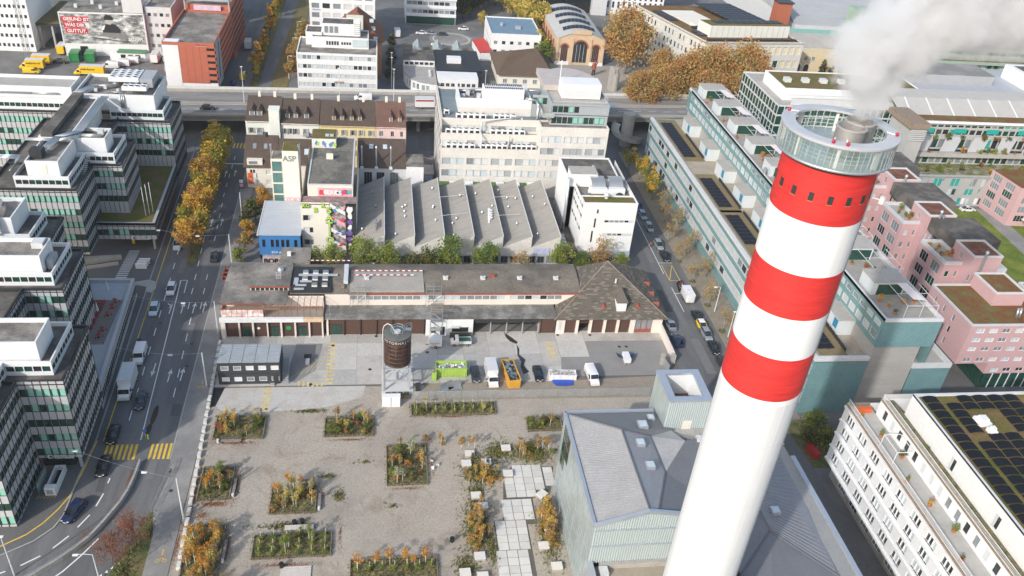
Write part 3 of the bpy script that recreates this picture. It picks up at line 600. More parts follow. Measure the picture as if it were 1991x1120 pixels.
lw.part('dome_skylight',MB().lathe([(.75,0),(.7,.4),(.45,.75),(0,.9)],-20.4,154.5,12),STEEL,True).location.z += 8.0
lad = MB()
for i in range(5): lad.box(-20.9,151.2,8.1+i*.35,-20.0,151.25,8.15+i*.35)
lw.part('hatch_ladder',lad.box(-20.95,151.2,8,-20.9,151.26,9.8).box(-20.02,151.2,8,-19.97,151.26,9.8),LGREY)
for i in range(3): lw.part('steel_crate',MB().box(-32.2,153.6+i*1.6,6.0,-31.2,154.9+i*1.6,6.1).box(-32.2,153.6+i*1.6,6,-32.1,154.9+i*1.6,7).box(-31.3,153.6+i*1.6,6,-31.2,154.9+i*1.6,7).box(-32.2,153.6+i*1.6,6.9,-31.2,153.7+i*1.6,7.05),RUST)
lw.part('chimney',MB().box(-19.8,162.2,6.8,-19,163,7.6),WHITE)
lw.finish()
# long hall
lh = Bld('depot_hall','long low depot hall with grey roof, red fascia and a row of brown gates','building',(15,150,0))
lh.part('wall',MB().quad((-11,158.9,0),(-11,142.4,0),(-11,142.4,4.2),(-11,158.9,7)),PINKW)
sp = [(-10.2+i*3.25,-7.15+i*3.25) for i in range(6)];doorset(lh,142.3,sp,4.0,glassy=(0,))
lh.part('gate_post',MB().box(-10.6,142.3,0,-10.2,142.8,4.1),PINKW)
for a,c in sp: lh.part('gate_post',MB().box(c,142.35,0,c+.18,142.8,4.1),DARK)
lh.part('canopy_roof',MB().box(-10.9,142.1,4.1,9.4,147,4.3).box(9.4,141.9,4.15,37,147,4.32),mat('wet_roof',(.16,.155,.14),.5,.25,.35,col2=(.24,.235,.22)))
lh.wall(-11,147,42.5,147,4.3,7.0,PINKW,[(5.55,6.65)],[(a,a+1.55) for a in [5.0+i*1.62 for i in range(20)]]+[(38.4+i*1.62,39.95+i*1.62) for i in range(7)],glass=(G_GREY,G_PALE,G_DARK,G_GREY),frame=LGREY,depth=.12)
lh.part('fascia',MB().box(-6.2,146.75,6.95,42.6,147.02,7.25),RUST)
lh.part('roof',MB().add([(-18,146.9,7.1),(-18,159.2,6.6),(43.5,159.8,6.6),(42.6,146.9,7.1),(-18,151.5,7.55),(43,151.8,7.55),(-18,155.5,7.45),(43.2,155.8,7.45)],[(0,3,5,4),(4,5,7,6),(6,7,2,1)]),mat('hall_roof',(.25,.215,.17),.95,.3,.13,fine=2.5,col2=(.115,.10,.085),mix=(.4,.62)))
lh.part('pale_roof_patch',MB().box(-5.9,147.4,7.2,9.3,155.5,7.62),mat('pale_roof',(.36,.335,.30),.95,.14,.4))
br = lh.part('black_roof',MB().box(-17.9,147.2,7.3,-9.8,156.5,7.72),mat('new_bitumen',(.03,.033,.037),.6,.15,.6))
sk = MB().box(-.55,-.5,0,.55,.5,.35).box(-.5,-.45,.35,.5,.45,.5,1).mesh('skylight',[CREAM,G_GREY])
for i in range(3):
 for j in range(3):
  if (i,j) != (0,0): link('skylight',sk,lh.t,Vector((-15.2+i*2.05,149.2+j*2.4,7.72))-lh.loc)
BOARD = mat('white_board',(.42,.44,.47),.6,.15,1)
for i,(x,y,w2,d2) in enumerate(((-16.6,152.8,8,.7),(-17.4,149.6,.9,2.4),(-16.2,150.4,2.4,.6),(-17.0,149.0,2.2,.6),(-17.2,147.6,2.0,.6))): lh.part('insulation_board',MB().box(x,y,7.74,x+w2,y+d2,7.86),BOARD)
def tape(B,a,c,z,n,nm='barrier_plank'):
 for i in range(n):
  t0,t1 = i/n,(i+1)/n;x0,y0 = a[0]+(c[0]-a[0])*t0,a[1]+(c[1]-a[1])*t0;x1,y1 = a[0]+(c[0]-a[0])*t1,a[1]+(c[1]-a[1])*t1
  if abs(x1-x0) > abs(y1-y0): B.part(nm,MB().box(x0,y0-.03,z,x1,y0+.03,z+.22),WHITE if i % 2 else REDF)
  else: B.part(nm,MB().box(x0-.03,y0,z,x0+.03,y1,z+.22),WHITE if i % 2 else REDF)
tape(lh,(-5.6,153.6),(9.1,153.6),8.5,24);tape(lh,(-5.6,151.9),(7.2,151.9),8.5,18);tape(lh,(-15.0,158.6),(-6.2,158.6),7.9,16)
lh.part('debris',MB().box(-8.4,149.4,7.72,-7.3,149.7,7.8).box(-7.8,148.3,7.72,-7.1,149.3,7.82),TIMBER)
lh.part('wrapped_stack',MB().box(-7.3,149.8,7.7,-6.4,156.2,8.6),mat('pale_tarp',(.55,.58,.60),.6,.2,1.5))
for x in (-2.6,14.0,22.0,30.0,38.0):
 v = lh.part('roof_vent',MB().box(x-.5,151.6,7.5,x+.5,152.6,7.95),LGREY);wpart('vent_cap',MB().cyl(x-.35,152.1,7.95,8.2,.25,8).cyl(x+.35,152.1,7.95,8.2,.25,8).cyl(x,151.8,7.95,8.15,.25,8),LGREY,v)
lh.part('red_roof_hatch',MB().box(23.6,152.6,7.5,24.7,153.4,8.1),RUST)
# white kiosk, open bays
lh.part('kiosk_wall',MB().box(9.5,141.95,0,19.3,142.6,4.1),WHITE)
for a,c,z0,z1 in ((10.6,11.5,.8,2.2),(12.5,13.4,.2,2.3),(14.9,18.3,1.0,2.1)): lh.part('kiosk_window',MB().box(a,141.85,z0,c,141.96,z1),G_DARK)
lh.part('kiosk_shutter',MB().box(14.8,141.7,2.0,16.5,141.84,2.6),LGREY);lh.part('counter',MB().box(14.5,141.0,0,19,141.8,.9),mat('dark_timber',(.07,.075,.06),.8,.3,1))
lh.part('bay_back_wall',MB().quad((19.3,146.9,0),(33.6,146.9,0),(33.6,146.9,4.2),(19.3,146.9,4.2)).quad((33.6,142.2,0),(33.6,146.9,0),(33.6,146.9,4.1),(33.6,142.2,4.1)),mat('bay_wall',(.35,.32,.28),.9,.2,.5))
for i in range(4):
 d = lh.part('raised_gate',MB().box(19.7+i*3.4,141.9,3.2,22.9+i*3.4,142.5,4.05),DARK);lh.part('bay_post',MB().box(22.9+i*3.4,142.2,0,23.1+i*3.4,142.4,4.1),GREYM)
doorset(lh,142.2,[(33.6,36.9)],4.1)
# scaffold tower by the kiosk
sc_ = thing('scaffold_tower','steel scaffold stair tower standing in front of the white kiosk','scaffold',(10.4,140.9,0))
for x in (0,2.4):
 for y in (0,1.0): part('post',MB().cyl(x,y,0,8.2,.05,6),STEEL,sc_)
for z in (2,4.3,6.4,8.1): part('platform',MB().box(0,0,z,2.4,1,z+.06),TIMBER if z > 6 else STEEL,sc_);part('guard_rail',MB().tube((0,0,z+.9),(2.4,0,z+.9),.03).tube((0,0,z+.5),(2.4,0,z+.5),.03),STEEL,sc_)
for z in (0,2.1,4.3): part('stair_flight',MB().add([(0,.2,z+2.1),(0,.8,z+2.1),(2.4,.8,z),(2.4,.2,z)],[(0,1,2,3)]),STEEL,sc_)
for a,nm in (((-5.9,146.4),'beside the black roof'),((9.6,146.3),'above the kiosk on the hall roof')):
 s2 = thing('roof_scaffold','light steel scaffold frame '+nm,'scaffold',(a[0],a[1],4.3))
 for x in (0,1.6,3.2): part('post',MB().cyl(x,0,0,5.2,.05,6).cyl(x,1,0,5.2,.05,6),STEEL,s2)
 for z in (1.4,3,4.4): part('rail',MB().tube((0,0,z),(3.2,0,z),.035).tube((0,1,z),(3.2,1,z),.035),STEEL,s2)
 part('brace',MB().tube((0,0,0),(3.2,0,3),.03).tube((0,0,3),(3.2,0,.1),.03),STEEL,s2);part('platform',MB().box(0,0,3,3.2,1,3.05),TIMBER,s2)
solo('steel_post',MB().box(0,0,0,.06,.06,3.2),STEEL,'thin steel post at the end of the depot canopy','post',(-9.9,142.6,4.3))
lh.finish()
# pyramid-roofed garage
pg = Bld('pyramid_garage','garage with tall brown tiled pyramid roof and white dormer tower beside the depot hall','building',(49,151,0))
sp = [(38.9,41.3),(41.9,44.2),(44.8,47.3),(47.9,50.2),(50.8,53.2),(54.3,58.2)]
prev = 37.0
for a,c in sp+[(60.3,60.3)]: pg.part('pier',MB().box(prev,142.2,0,a,142.8,4.2),PINKW);prev = c
0;pg.part('lintel',MB().box(37,142.25,3.75,60.3,142.8,4.2),PINKW)
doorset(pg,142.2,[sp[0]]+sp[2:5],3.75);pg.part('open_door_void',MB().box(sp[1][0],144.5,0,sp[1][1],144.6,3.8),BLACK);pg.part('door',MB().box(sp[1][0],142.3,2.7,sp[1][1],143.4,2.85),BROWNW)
gd = pg.part('glazed_gate',MB().box(sp[5][0],142.5,.9,sp[5][1],142.6,3.7),G_GREY);wpart('frame',MB().box(54.3,142.44,0,58.2,142.5,.9).box(55.6,142.42,0,55.75,142.5,3.7).box(56.9,142.42,0,57.05,142.5,3.7),RUST,gd)
pg.part('side_window',MB().box(37.4,142.08,1.0,38.0,142.2,3.2),G_PALE)
pg.part('wall',MB().quad((60.3,142.2,0),(60.3,160,0),(60.3,160,4.2),(60.3,142.2,4.2)).quad((37,160,0),(37,142.2,0),(37,142.2,4.2),(37,160,4.2)),PINKW)
ap = (49.6,154.0,11.0);ev = [(36.3,141.5,4.1),(61.2,141.5,4.1),(61.2,161,4.1),(40.5,161,4.1)]
rf = pg.part('roof',MB().add([*ev,ap],[(0,1,4),(1,2,4),(2,3,4),(3,0,4)]),TILE)
wpart('soffit',MB().poly([(x,y,4.05) for x,y,z in ev[::-1]]),TIMBER,rf)
for i in range(4):
 a,c = Vector(ev[i]),Vector(ev[(i+1) % 4]);v = Vector(ap);b = MB();nc = 34
 for k in range(nc-2):
  t0,t1 = k/nc,(k+.75)/nc;p0,p1,q0,q1 = a.lerp(v,t0),c.lerp(v,t0),a.lerp(v,t1),c.lerp(v,t1);up = Vector((0,0,.09));n_ = max(2,int((p1-p0).length/.9));jit = random.Random(i*99+k)
  for j in range(n_):
   e0,e1 = j/n_,(j+1)/n_;m_ = jit.choice((0,0,1,2));b.add([p0.lerp(p1,e0)+up,p0.lerp(p1,e1)+up,q0.lerp(q1,e1)+up*.2,q0.lerp(q1,e0)+up*.2,p0.lerp(p1,e0),p0.lerp(p1,e1)],[(0,1,2,3),(4,5,1,0)],m_)
 o = wpart('tile_courses',b,[TILE,mat('roof_tile_b',(.21,.185,.155),.9,.3,1),mat('roof_tile_c',(.11,.103,.08),.9,.3,1)],rf);o['kind'] = 'stuff'
for e in (ev[0],ev[1],ev[2]):
 n = 40
 for i in range(0,n):
  t = i/n;p = Vector(e).lerp(Vector(ap),t)
  if i % 2 == 0: wpart('ridge_tile',MB().tube(p,Vector(e).lerp(Vector(ap),t+2/n),.11,5),mat('ridge',(.30,.235,.18),.9,.25,1),rf)
pg.part('dormer_tower',MB().box(50.0,143.2,4.2,52.0,146.4,7.4),WHITE);pg.part('dormer_roof',MB().add([(49.7,142.9,7.3),(52.3,142.9,7.3),(52.3,147.5,7.3),(49.7,147.5,7.3),(51,146.2,9.6)],[(0,1,4),(1,2,4),(2,3,4),(3,0,4)]),TILE)
for x,y,z in ((47.3,144.2,5.4),(54.9,144.2,5.4)): pg.part('roof_hatch',MB().add([(x-.7,y-.4,z),(x+.7,y-.4,z),(x,y-.4,z+.8),(x,y+1.0,z+.85)],[(0,1,2),(0,2,3),(1,3,2)]),RUST)
for y in (145.5,149.5,153.5): pg.part('roof_hatch',MB().add([(59.9,y-.7,5.0),(59.9,y+.7,5.0),(59.9,y,5.9),(58.3,y,5.9)],[(0,1,2),(1,3,2),(0,2,3)]),RUST)
pg.part('roof_vent',MB().cyl(50.7,149.2,8.4,9.4,.22,8),LGREY)
pg.finish()
solo('yard_wall',MB().add([(60.1,142.5,0),(60.5,142.5,0),(60.4,131.5,0),(60.0,131.5,0),(60.1,142.5,2.1),(60.5,142.5,2.1),(60.4,131.5,2.1),(60.0,131.5,2.1)],[(0,3,7,4),(2,1,5,6),(4,7,6,5),(3,2,6,7)]),PINKW,'pale rendered wall closing the yard toward the street','wall')
gt = thing('yard_gate','grey sheet metal gate between pale concrete posts at the yard corner','gate',(57.2,131,0))
part('post',MB().box(0,0,0,.7,.7,2.6),CONC,gt);part('post',MB().box(2.3,.4,0,3.0,1.1,2.4),CONC,gt);part('leaf',MB().add([(.5,0,.1),(.9,-2.6,.1),(.9,-2.6,2.1),(.5,0,2.1)],[(0,1,2,3)]),STEEL,gt);part('bar',MB().tube((.7,.4,2.0),(2.4,.7,2.0),.06),STEEL,gt)
# ---- silo
sl = thing('silo','dark brown cylindrical silo on a steel leg frame standing in the yard','silo',(3.35,127.1,0))
SILO = mat('silo_brown',(.036,.022,.019),.6,.3,.6,stretch=(3,3,.3),col2=(.09,.04,.028))
R_ = 2.5
part('tank',MB().lathe([(R_,5.4),(R_,11.9)],0,0,48),SILO,sl,True);part('roof',MB().lathe([(R_+.12,11.75),(R_+.12,11.95),(R_*.8,12.08),(0,12.2)],0,0,48),mat('silo_roof',(.12,.13,.12),.7,.15,1),sl)
part('cone',MB().lathe([(.35,3.3),(.45,3.9),(R_,5.4)],0,0,32),SILO,sl,True)
for i in range(7): part('hoop',MB().lathe([(R_+.02,5.6+i*.95),(R_+.06,5.65+i*.95),(R_+.02,5.7+i*.95)],0,0,40),mat('hoop',(.10,.075,.065),.5,.1,1),sl)
for k in range(40):
 if k % 2 == 0: part('stave',MB().box(R_-.02,-.03,5.45,R_+.025,.03,11.8),SILO,sl,rz=2*math.pi*k/40)
for sx in (-1,1):
 for sy in (-1,1): part('leg',MB().box(sx*2.35-.16,sy*2.35-.16,0,sx*2.35+.16,sy*2.35+.16,5.5),GREYM,sl)
for sy in (-2.35,2.35):
 part('beam',MB().box(-2.35,sy-.12,5.0,2.35,sy+.12,5.35).box(-2.35,sy-.1,2.2,2.35,sy+.1,2.5),GREYM,sl);part('beam',MB().box(sy-.12,-2.35,5.02,sy+.12,2.35,5.33).box(sy-.1,-2.35,2.22,sy+.1,2.35,2.48),GREYM,sl)
 part('brace',MB().tube((-2.35,sy,2.4),(0,sy,5.1),.08).tube((2.35,sy,2.4),(0,sy,5.1),.08),GREYM,sl);part('brace',MB().tube((sy,-2.35,2.4),(sy,0,5.1),.08).tube((sy,2.35,2.4),(sy,0,5.1),.08),GREYM,sl)
part('outlet',MB().cyl(0,0,2.9,3.5,.4,10).box(-.8,-.3,3.0,-.3,.3,3.6),LGREY,sl);part('fill_pipe',MB().path([(-2.7,.6,0),(-2.7,.6,12.0),(-2.5,.5,13.0),(-1.9,.3,13.7),(-1.2,0,13.6),(-.5,-.2,12.4)],.09,6),LGREY,sl)
pl = MB()
for k in range(8):
 a0,a1 = k*math.pi/4,(k+1)*math.pi/4;p,q = (1.25*math.cos(a0),1.25*math.sin(a0)-.2),(1.25*math.cos(a1),1.25*math.sin(a1)-.2)
 pl.tube((*p,12.1),(*p,13.2),.03)
 for z in (12.6,13.2): pl.tube((*p,z),(*q,z),.03)
part('platform_railing',pl,STEEL,sl);part('hatch',MB().cyl(0,-.2,12.1,12.45,.6,12),LGREY,sl)
part('walkway_railing',MB().tube((1.0,.2,13.2),(2.3,1.3,13.4),.03).tube((1.3,-.2,13.2),(2.6,.9,13.4),.03).tube((2.3,1.3,12),(2.3,1.3,13.4),.03).tube((2.6,.9,12),(2.6,.9,13.4),.03).box(1.4,.2,12.15,2.5,1.0,12.25),STEEL,sl)
ld = MB()
for i in range(26): ld.box(-2.9,-2.75,.3+i*.45,-2.55,-2.7,.34+i*.45)
part('ladder',ld.box(-2.95,-2.75,0,-2.9,-2.7,12.2).box(-2.55,-2.75,0,-2.5,-2.7,12.2),STEEL,sl)
cha = 'KOTORNAJCU'
for i,ch in enumerate(cha):      # painted lettering around the rim
 a = math.radians(-152+i*(124/(len(cha)-1)));me = text_mesh(ch,.75,GREYM,.01,'CENTER',.02)
 o = link('letter',me,sl,((R_+.06)*math.cos(a),(R_+.06)*math.sin(a),10.95));o.rotation_euler = (math.pi/2,0,a+math.pi/2)
slb = solo('concrete_pad',MB().box(.4,123.6,0,6.4,131,.14),mat('pale_base',(.62,.62,.61),.8,.08,1),'pale concrete pad under the silo','pad')
for i in range(4): solo('planter_crate',MB().box(1.1+i*1.15,122.3,0,2.1+i*1.15,123.3,.75).box(1.2+i*1.15,122.4,.75,2.0+i*1.15,123.2,.95,1),[TIMBER,GRASS],'planted timber crate in the row in front of the silo','planter',group='crates by the silo')
for i in range(2): solo('white_cabinet',MB().box(.5+i*1.7,120.0,0,2.1+i*1.7,121.0,2.3).box(.45+i*1.7,119.95,2.3,2.15+i*1.7,121.05,2.38),WHITE,'white metal cabinet by the mesh fence below the silo','cabinet',group='white cabinets')
# ---- container offices
cn = Bld('container_office','two storey black container office with white shuttered windows beside the road','building',(-23.8,130,0))
BLKP = mat('anthracite_panel',(.045,.05,.058),.5,.1,.8)
cn.wall(-29.5,127.3,-18.3,127.3,0,5.1,BLKP,[(.75,1.75),(3.35,4.35)],[(.62+i*2.24,2.0+i*2.24) for i in range(5)],frame=WHITE,depth=.07,pick=lambda u,z: G_BLIND if (z > 3 and u > .35) or (z < 3 and u < .35) else G_GREY)
cn.part('wall',MB().quad((-18.3,127.3,0),(-18.3,133,0),(-18.3,133,5.1),(-18.3,127.3,5.1)).quad((-18.3,133,0),(-29.5,133,0),(-29.5,133,5.1),(-18.3,133,5.1)).quad((-29.5,133,0),(-29.5,127.3,0),(-29.5,127.3,5.1),(-29.5,133,5.1)),BLKP)
cn.part('joint_strip',MB().box(-29.6,127.24,2.5,-18.25,127.3,2.62),DARK)
crm = mat('container_roof',(.40,.43,.45),.5,.12,.7,metal=.3)
for i in range(5):
 x0 = -29.5+i*2.24;r = MB()
 for k in range(10): r.box(x0+.06,127.35+k*.565,5.08,x0+2.18,127.35+k*.565+.33,5.2)
 r.box(x0+.02,127.3,5.0,x0+2.22,133,5.12);cn.part('container_roof',r,crm)
stp = MB()
for i in range(16): stp.box(-18.2,127.2+i*.3,.15+i*.16,-16.9,127.5+i*.3,.22+i*.16)
cn.part('outside_stair',stp.add([(-16.9,127.2,.1),(-16.9,132,2.7),(-16.9,132,3.7),(-16.9,127.2,1.1)],[(0,1,2,3)]),GREYM)
cn.part('door',MB().box(-19.6,127.2,.1,-18.7,127.3,2.2),DARK);cn.part('step',MB().box(-20.2,126.5,0,-19.4,127.2,.35),CONC)
cn.finish()
# ---- things standing in the yard
def crate_open(name,label,cat,x,y,rz,L,W2,H2,m,fill,ribs=9,group=None,fh=.75):
 t = thing(name,label,cat,(x,y,.04),rz,group);b = MB();th = .08
 b.box(-L/2,-W2/2,.1,L/2,-W2/2+th,H2).box(-L/2,W2/2-th,.1,L/2,W2/2,H2).box(-L/2,-W2/2+th,.1,-L/2+th,W2/2-th,H2).box(L/2-th,-W2/2+th,.1,L/2,W2/2-th,H2).box(-L/2,-W2/2,0,L/2,W2/2,.12)
 part('body',b,m,t);r = MB()
 for i in range(ribs):
  x0 = -L/2+L*(i+.5)/ribs
  part('rib',MB().box(x0-.05,-W2/2-.07,.1,x0+.05,-W2/2,H2).box(x0-.05,W2/2,.1,x0+.05,W2/2+.07,H2),m,t)
 part('rim',MB().box(-L/2-.05,-W2/2-.09,H2,L/2+.05,-W2/2+.1,H2+.08).box(-L/2-.05,W2/2-.1,H2,L/2+.05,W2/2+.09,H2+.08),m,t)
 rr = random.Random(L);f = MB()
 for i in range(70):
  xx,yy = rr.uniform(-L/2+.3,L/2-.3),rr.uniform(-W2/2+.25,W2/2-.25);z = H2*fh+rr.uniform(-.15,.15);sx,sy = rr.uniform(.15,.45),rr.uniform(.1,.3)
  f.add([(xx-sx,yy-sy,z+rr.uniform(-.15,.15)),(xx+sx,yy-sy*.6,z+rr.uniform(-.15,.15)),(xx+sx*.8,yy+sy,z+rr.uniform(-.15,.2)),(xx-sx*.7,yy+sy,z+rr.uniform(-.15,.2)),(xx,yy,z-.4)],[(0,1,2,3),(0,4,1),(1,4,2),(2,4,3),(3,4,0)],i % len(fill))
 f.box(-L/2+.1,-W2/2+.1,.12,L/2-.1,W2/2-.1,H2*fh-.25);part('load',f,fill,t);return t
LIME = mat('lime_paint',(.34,.50,.10),.5,.12,.8)
g1 = crate_open('skip_container','lime green roll-off container full of rubble with its end door open','container',13.9,129.5,0,6.0,2.4,2.1,LIME,[LGREY,G_GREY,WHITE,CONC],10)
part('end_door',MB().box(-3.05,-2.3,.1,-2.95,-1.2,2.1).box(-3.9,-2.35,.1,-3.0,-2.25,2.1),LIME,g1)
crate_open('skip_container','orange yellow roll-off container loaded with folded blue grey sheets','container',25.5,127.9,math.pi/2+.12,6.6,2.3,2.0,mat('orange_paint',(.62,.33,.05),.5,.12,.8),[mat('blue_sheet',(.16,.22,.25),.5,.2,1),DARK,G_GREY],8,fh=.9)
crate_open('low_skip','low white skip filled with grey chippings above a blue tarpaulin','container',35.9,127.6,-.05,5.4,1.7,1.2,WHITE,[LGREY,mat('chippings',(.45,.42,.42),.9,.3,2),CONC],4,fh=1.0)
solo('blue_tarpaulin',MB().poly([(33.6,126.3,.07),(38,126.0,.07),(37.8,125.2,.06),(36.2,124.9,.09),(34.3,125.1,.06)]).poly([(33.6,126.3,.07),(33.8,126.7,.3),(37.8,126.5,.3),(38,126.0,.07)]),mat('tarp_blue',(.03,.08,.38),.5,.2,1.5),'crumpled blue tarpaulin spread beside the low white skip','tarpaulin')
mc = thing('spreader_machine','white hopper attachment with dark blue side wings parked alone on the yard asphalt','machine',(50.2,132.6,.04))
part('hopper',MB().box(-.65,-1.4,.5,.65,1.2,1.5),WHITE,mc);part('wing',MB().add([(-.6,.6,.8),(-1.9,1.6,1.0),(-1.7,.2,.9),(-.65,-.2,.7)],[(0,1,2,3)]),mat('navy_plastic',(.03,.05,.13),.5,.2,2),mc);part('wing',MB().add([(.6,.6,.8),(.65,-.2,.7),(1.8,.2,.9),(2.1,1.5,1.0)],[(0,1,2,3)]),MATS['navy_plastic'],mc);part('frame',MB().box(-.5,-1.2,0,-.4,1,.5).box(.4,-1.2,0,.5,1,.5),GREYM,mc)
for i,(x,y,rz) in enumerate(((12.6,125.0,.5),(14.3,125.3,.2))): solo('fence_panel_stack',MB().box(-1.3,-.05,0,1.3,.05,1.6).box(-1.3,-.9,.1,1.3,-.05,.2),STEEL,('leaning ' if i else 'flat lying ')+'mesh fence panel stack next to the lime container','fence panel',(x,y,0),rz)
solo('solar_trailer',MB().box(-.35,-.5,0,.35,.5,.9).box(-.7,.5,.9,.7,1.7,1.0,1),[LGREY,BLACK],'small trailer with a black panel parked beside the container office','trailer',(-13.8,133.2,.05))
solo('yard_hut',MB().box(0,0,0,.9,.7,1.4).box(-.05,-.05,1.4,.95,.75,1.5),DARK,'dark cabinet standing beside the silo legs','cabinet',(6.8,124.3,0))
# mesh fence along the park
fn = thing('mesh_fence','transparent mesh fence panels running between the yard and the gravel park','fence',(6,121.9,0))
MESH = mat('mesh_wire',(.50,.55,.58),.5,0,alpha=.15)
for i in range(15):
 part('fence_panel',MB().box(i*3.1+.05,-.01,.15,i*3.1+3.05,.01,1.95),MESH,fn);part('post',MB().cyl(i*3.1,0,0,2.05,.04,6),STEEL,fn);part('rail',MB().tube((i*3.1,0,1.95),(i*3.1+3.1,0,1.95),.025,5),STEEL,fn)
# ================================================================== MIDDLE BLOCK
ETERN = mat('fibre_cement_roof',(.36,.335,.30),.9,.18,.5,fine=4,col2=(.24,.228,.205),stretch=(.35,1.6,1),mix=(.38,.66))
sw = Bld('sawtooth_hall','factory hall with seven grey sawtooth roof bays behind the row of trees','building',(18,185,0))
W_ = 6.85;Y0,Y1,ZV,ZR = 169.6,199.5,5.0,8.1
for k in range(7):
 xv,xr_ = -5.6+W_*k,-5.6+W_*(k+1)
 bay = sw.part('roof_bay',MB().quad((xv,Y0,ZV),(xr_,Y0,ZR),(xr_,Y1,ZR),(xv,Y1,ZV)),ETERN)
 wpart('clerestory',MB().quad((xr_,Y0,ZV),(xr_,Y1,ZV),(xr_,Y1,ZR),(xr_,Y0,ZR)),G_GREY,bay)
 wpart('gable',MB().poly([(xv,Y0+.02,0),(xr_,Y0+.02,0),(xr_,Y0+.02,ZR),(xv,Y0+.02,ZV)]),mat('pale_gable',(.55,.54,.51),.85,.15,.5),bay)
 wpart('gable',MB().poly([(xr_,Y1,0),(xv,Y1,0),(xv,Y1,ZV),(xr_,Y1,ZR)]),mat('pale_gable',(.55,.54,.51),.85,.15,.5),bay)
 n = 5;sl_ = (ZR-ZV)/W_
 for j in range(1,6):      # overlapping sheet joints down the slope
  y = Y0+(Y1-Y0)*j/6;wpart('sheet_joint',MB().add([(xv,y,ZV+.015),(xr_,y,ZR+.015),(xr_,y+.12,ZR+.03),(xv,y+.12,ZV+.03)],[(0,1,2,3)]),mat('sheet_edge',(.31,.30,.275),.9,.1,1),bay)
 wpart('verge_trim',MB().box(xr_-.12,Y0-.08,ZR-.05,xr_+.06,Y1+.05,ZR+.1),LGREY,bay)
 rr = random.Random(k*5+1)
 for j in range(rr.randint(3,5)):
  u,y = rr.uniform(.2,.85),rr.uniform(Y0+3,Y1-2);x = xv+W_*u;z = ZV+(ZR-ZV)*u
  v = sw.part('roof_vent',MB().cyl(x,y,z-.2,z+.7,.14,8).cyl(x,y,z+.6,z+.85,.26,8,.12),STEEL)
for j in range(9): sw.part('fan_cowl',MB().cyl(26.2+.06*j+(j % 2)*.5,178+j*.62,7.0,7.9,.24,8).cyl(26.2+.06*j+(j % 2)*.5,178+j*.62,7.9,8.1,.36,8),WHITE)
for j in range(4): sw.part('fan_cowl',MB().cyl(-.8,173+j*.9,7,8.6,.2,8).cyl(-.8,173+j*.9,8.6,8.9,.3,8),STEEL)
for i,y in enumerate((178.5,188)): sw.part('roof_walkway',MB().path([(14.6,y,8.4),(21.1,y+1.5,8.5)],.05,4).path([(28,y+.5,8.4),(34,y+1.2,8.5)],.05,4),LGREY)
sw.part('canopy',MB().box(-6,169.0,2.9,42.5,169.6,3.1),GREYM)
for i in range(22): sw.w.append(((-4.6+i*2.2,169.55,.8),0,1.7,1.9,GREYM,random.choice((G_DARK,G_BLUE,G_GREY)),2,False))
sw.part('mural',MB().box(24.6,169.45,2.9,27.6,169.55,5.6),mat('graffiti_blue',(.20,.38,.50),.7,.3,1.1,col2=(.55,.62,.62)));sw.part('mural',MB().box(36,169.45,3.2,40,169.55,5.0),mat('graffiti_pale',(.55,.55,.62),.7,.3,1.5,col2=(.3,.35,.6)))
sw.finish()
# white office with rooftop ventilation
wo = Bld('white_office','white rendered office with two curved rooftop ventilation units at the end of the sawtooth hall','building',(53,183,0))
wo.wall(47.2,171.5,60.3,171.5,3.2,16.1,WHITE,[(7.3,7.95),(10.9,11.55)],[(5.6+i*1.22,6.7+i*1.22) for i in range(6)],glass=(G_GREY,G_DARK,G_BLIND),frame=GREYM,depth=.12)
wo.wall(47.2,183,47.2,171.5,3.2,16.1,WHITE,[(8.2,9.2),(11.6,12.6),(14.2,15.2)],cols(11.5,5,1.9,.4),glass=(G_GREY,G_DARK),frame=GREYM,depth=.12)
wo.wall(60.3,171.5,60.3,195.5,0,16.1,WHITE,[(7.3,8.3),(10.9,11.9)],cols(24,12,1.5),glass=(G_GREY,G_DARK),frame=GREYM)
for z0,z1,x in ((13.4,14.4,50.6),(9.6,12,50.3),(5.6,8.6,50.0)): wo.part('slot_window',MB().box(x,171.4,z0,x+.35,171.48,z1),G_DARK)
wo.block(47.2,171.5,60.3,175.4,3.2,16.1,WHITE,MOSS,par=.25,sides='N');wo.block(47.2,175.4,60.3,183,3,15.2,WHITE,ROOFG,par=.3,sides='N')
wo.wall(45.6,195.5,45.6,183,0,16.6,WHITE);wo.wall(45.6,183,53,183,3,16.6,WHITE);wo.block(45.6,183,58.6,195.5,3,16.6,WHITE,ROOFD,par=.3,sides='SN',name='dark_roof')
wo.part('penthouse',MB().box(46,182.0,15,52.5,186.2,18.4),WHITE);wo.part('penthouse_roof',MB().box(45.9,181.9,18.4,52.6,186.3,18.5),CONC)
for i in range(2):
 x0 = 50.6+i*4.4;b = MB();n = 10
 for k in range(n):
  a0,a1 = math.pi*k/n*.62+.1,math.pi*(k+1)/n*.62+.1
  p = lambda a: (182.2-2.6*math.cos(a)*-1-2.6,16.4+2.3*math.sin(a))
  y0,z0 = 178.6+2.9*(1-math.cos(a0)),15.8+2.1*math.sin(a0);y1,z1 = 178.6+2.9*(1-math.cos(a1)),15.8+2.1*math.sin(a1)
  b.quad((x0,y0,z0),(x0+3.4,y0,z0),(x0+3.4,y1,z1),(x0,y1,z1))
 u = wo.part('ventilation_hood',b,mat('zinc',(.55,.55,.54),.35,.12,.8,metal=.7,stretch=(6,1,1)),True)
 wpart('base_unit',MB().box(x0-.2,177.6,15,x0+3.6,178.7,16.7).box(x0,178.7,15,x0+3.4,183.8,15.8),WHITE,u);wpart('fan_mouth',MB().tube((x0-.9,178.2,15.8),(x0-.1,178.2,15.8),.6,12),WHITE,u)
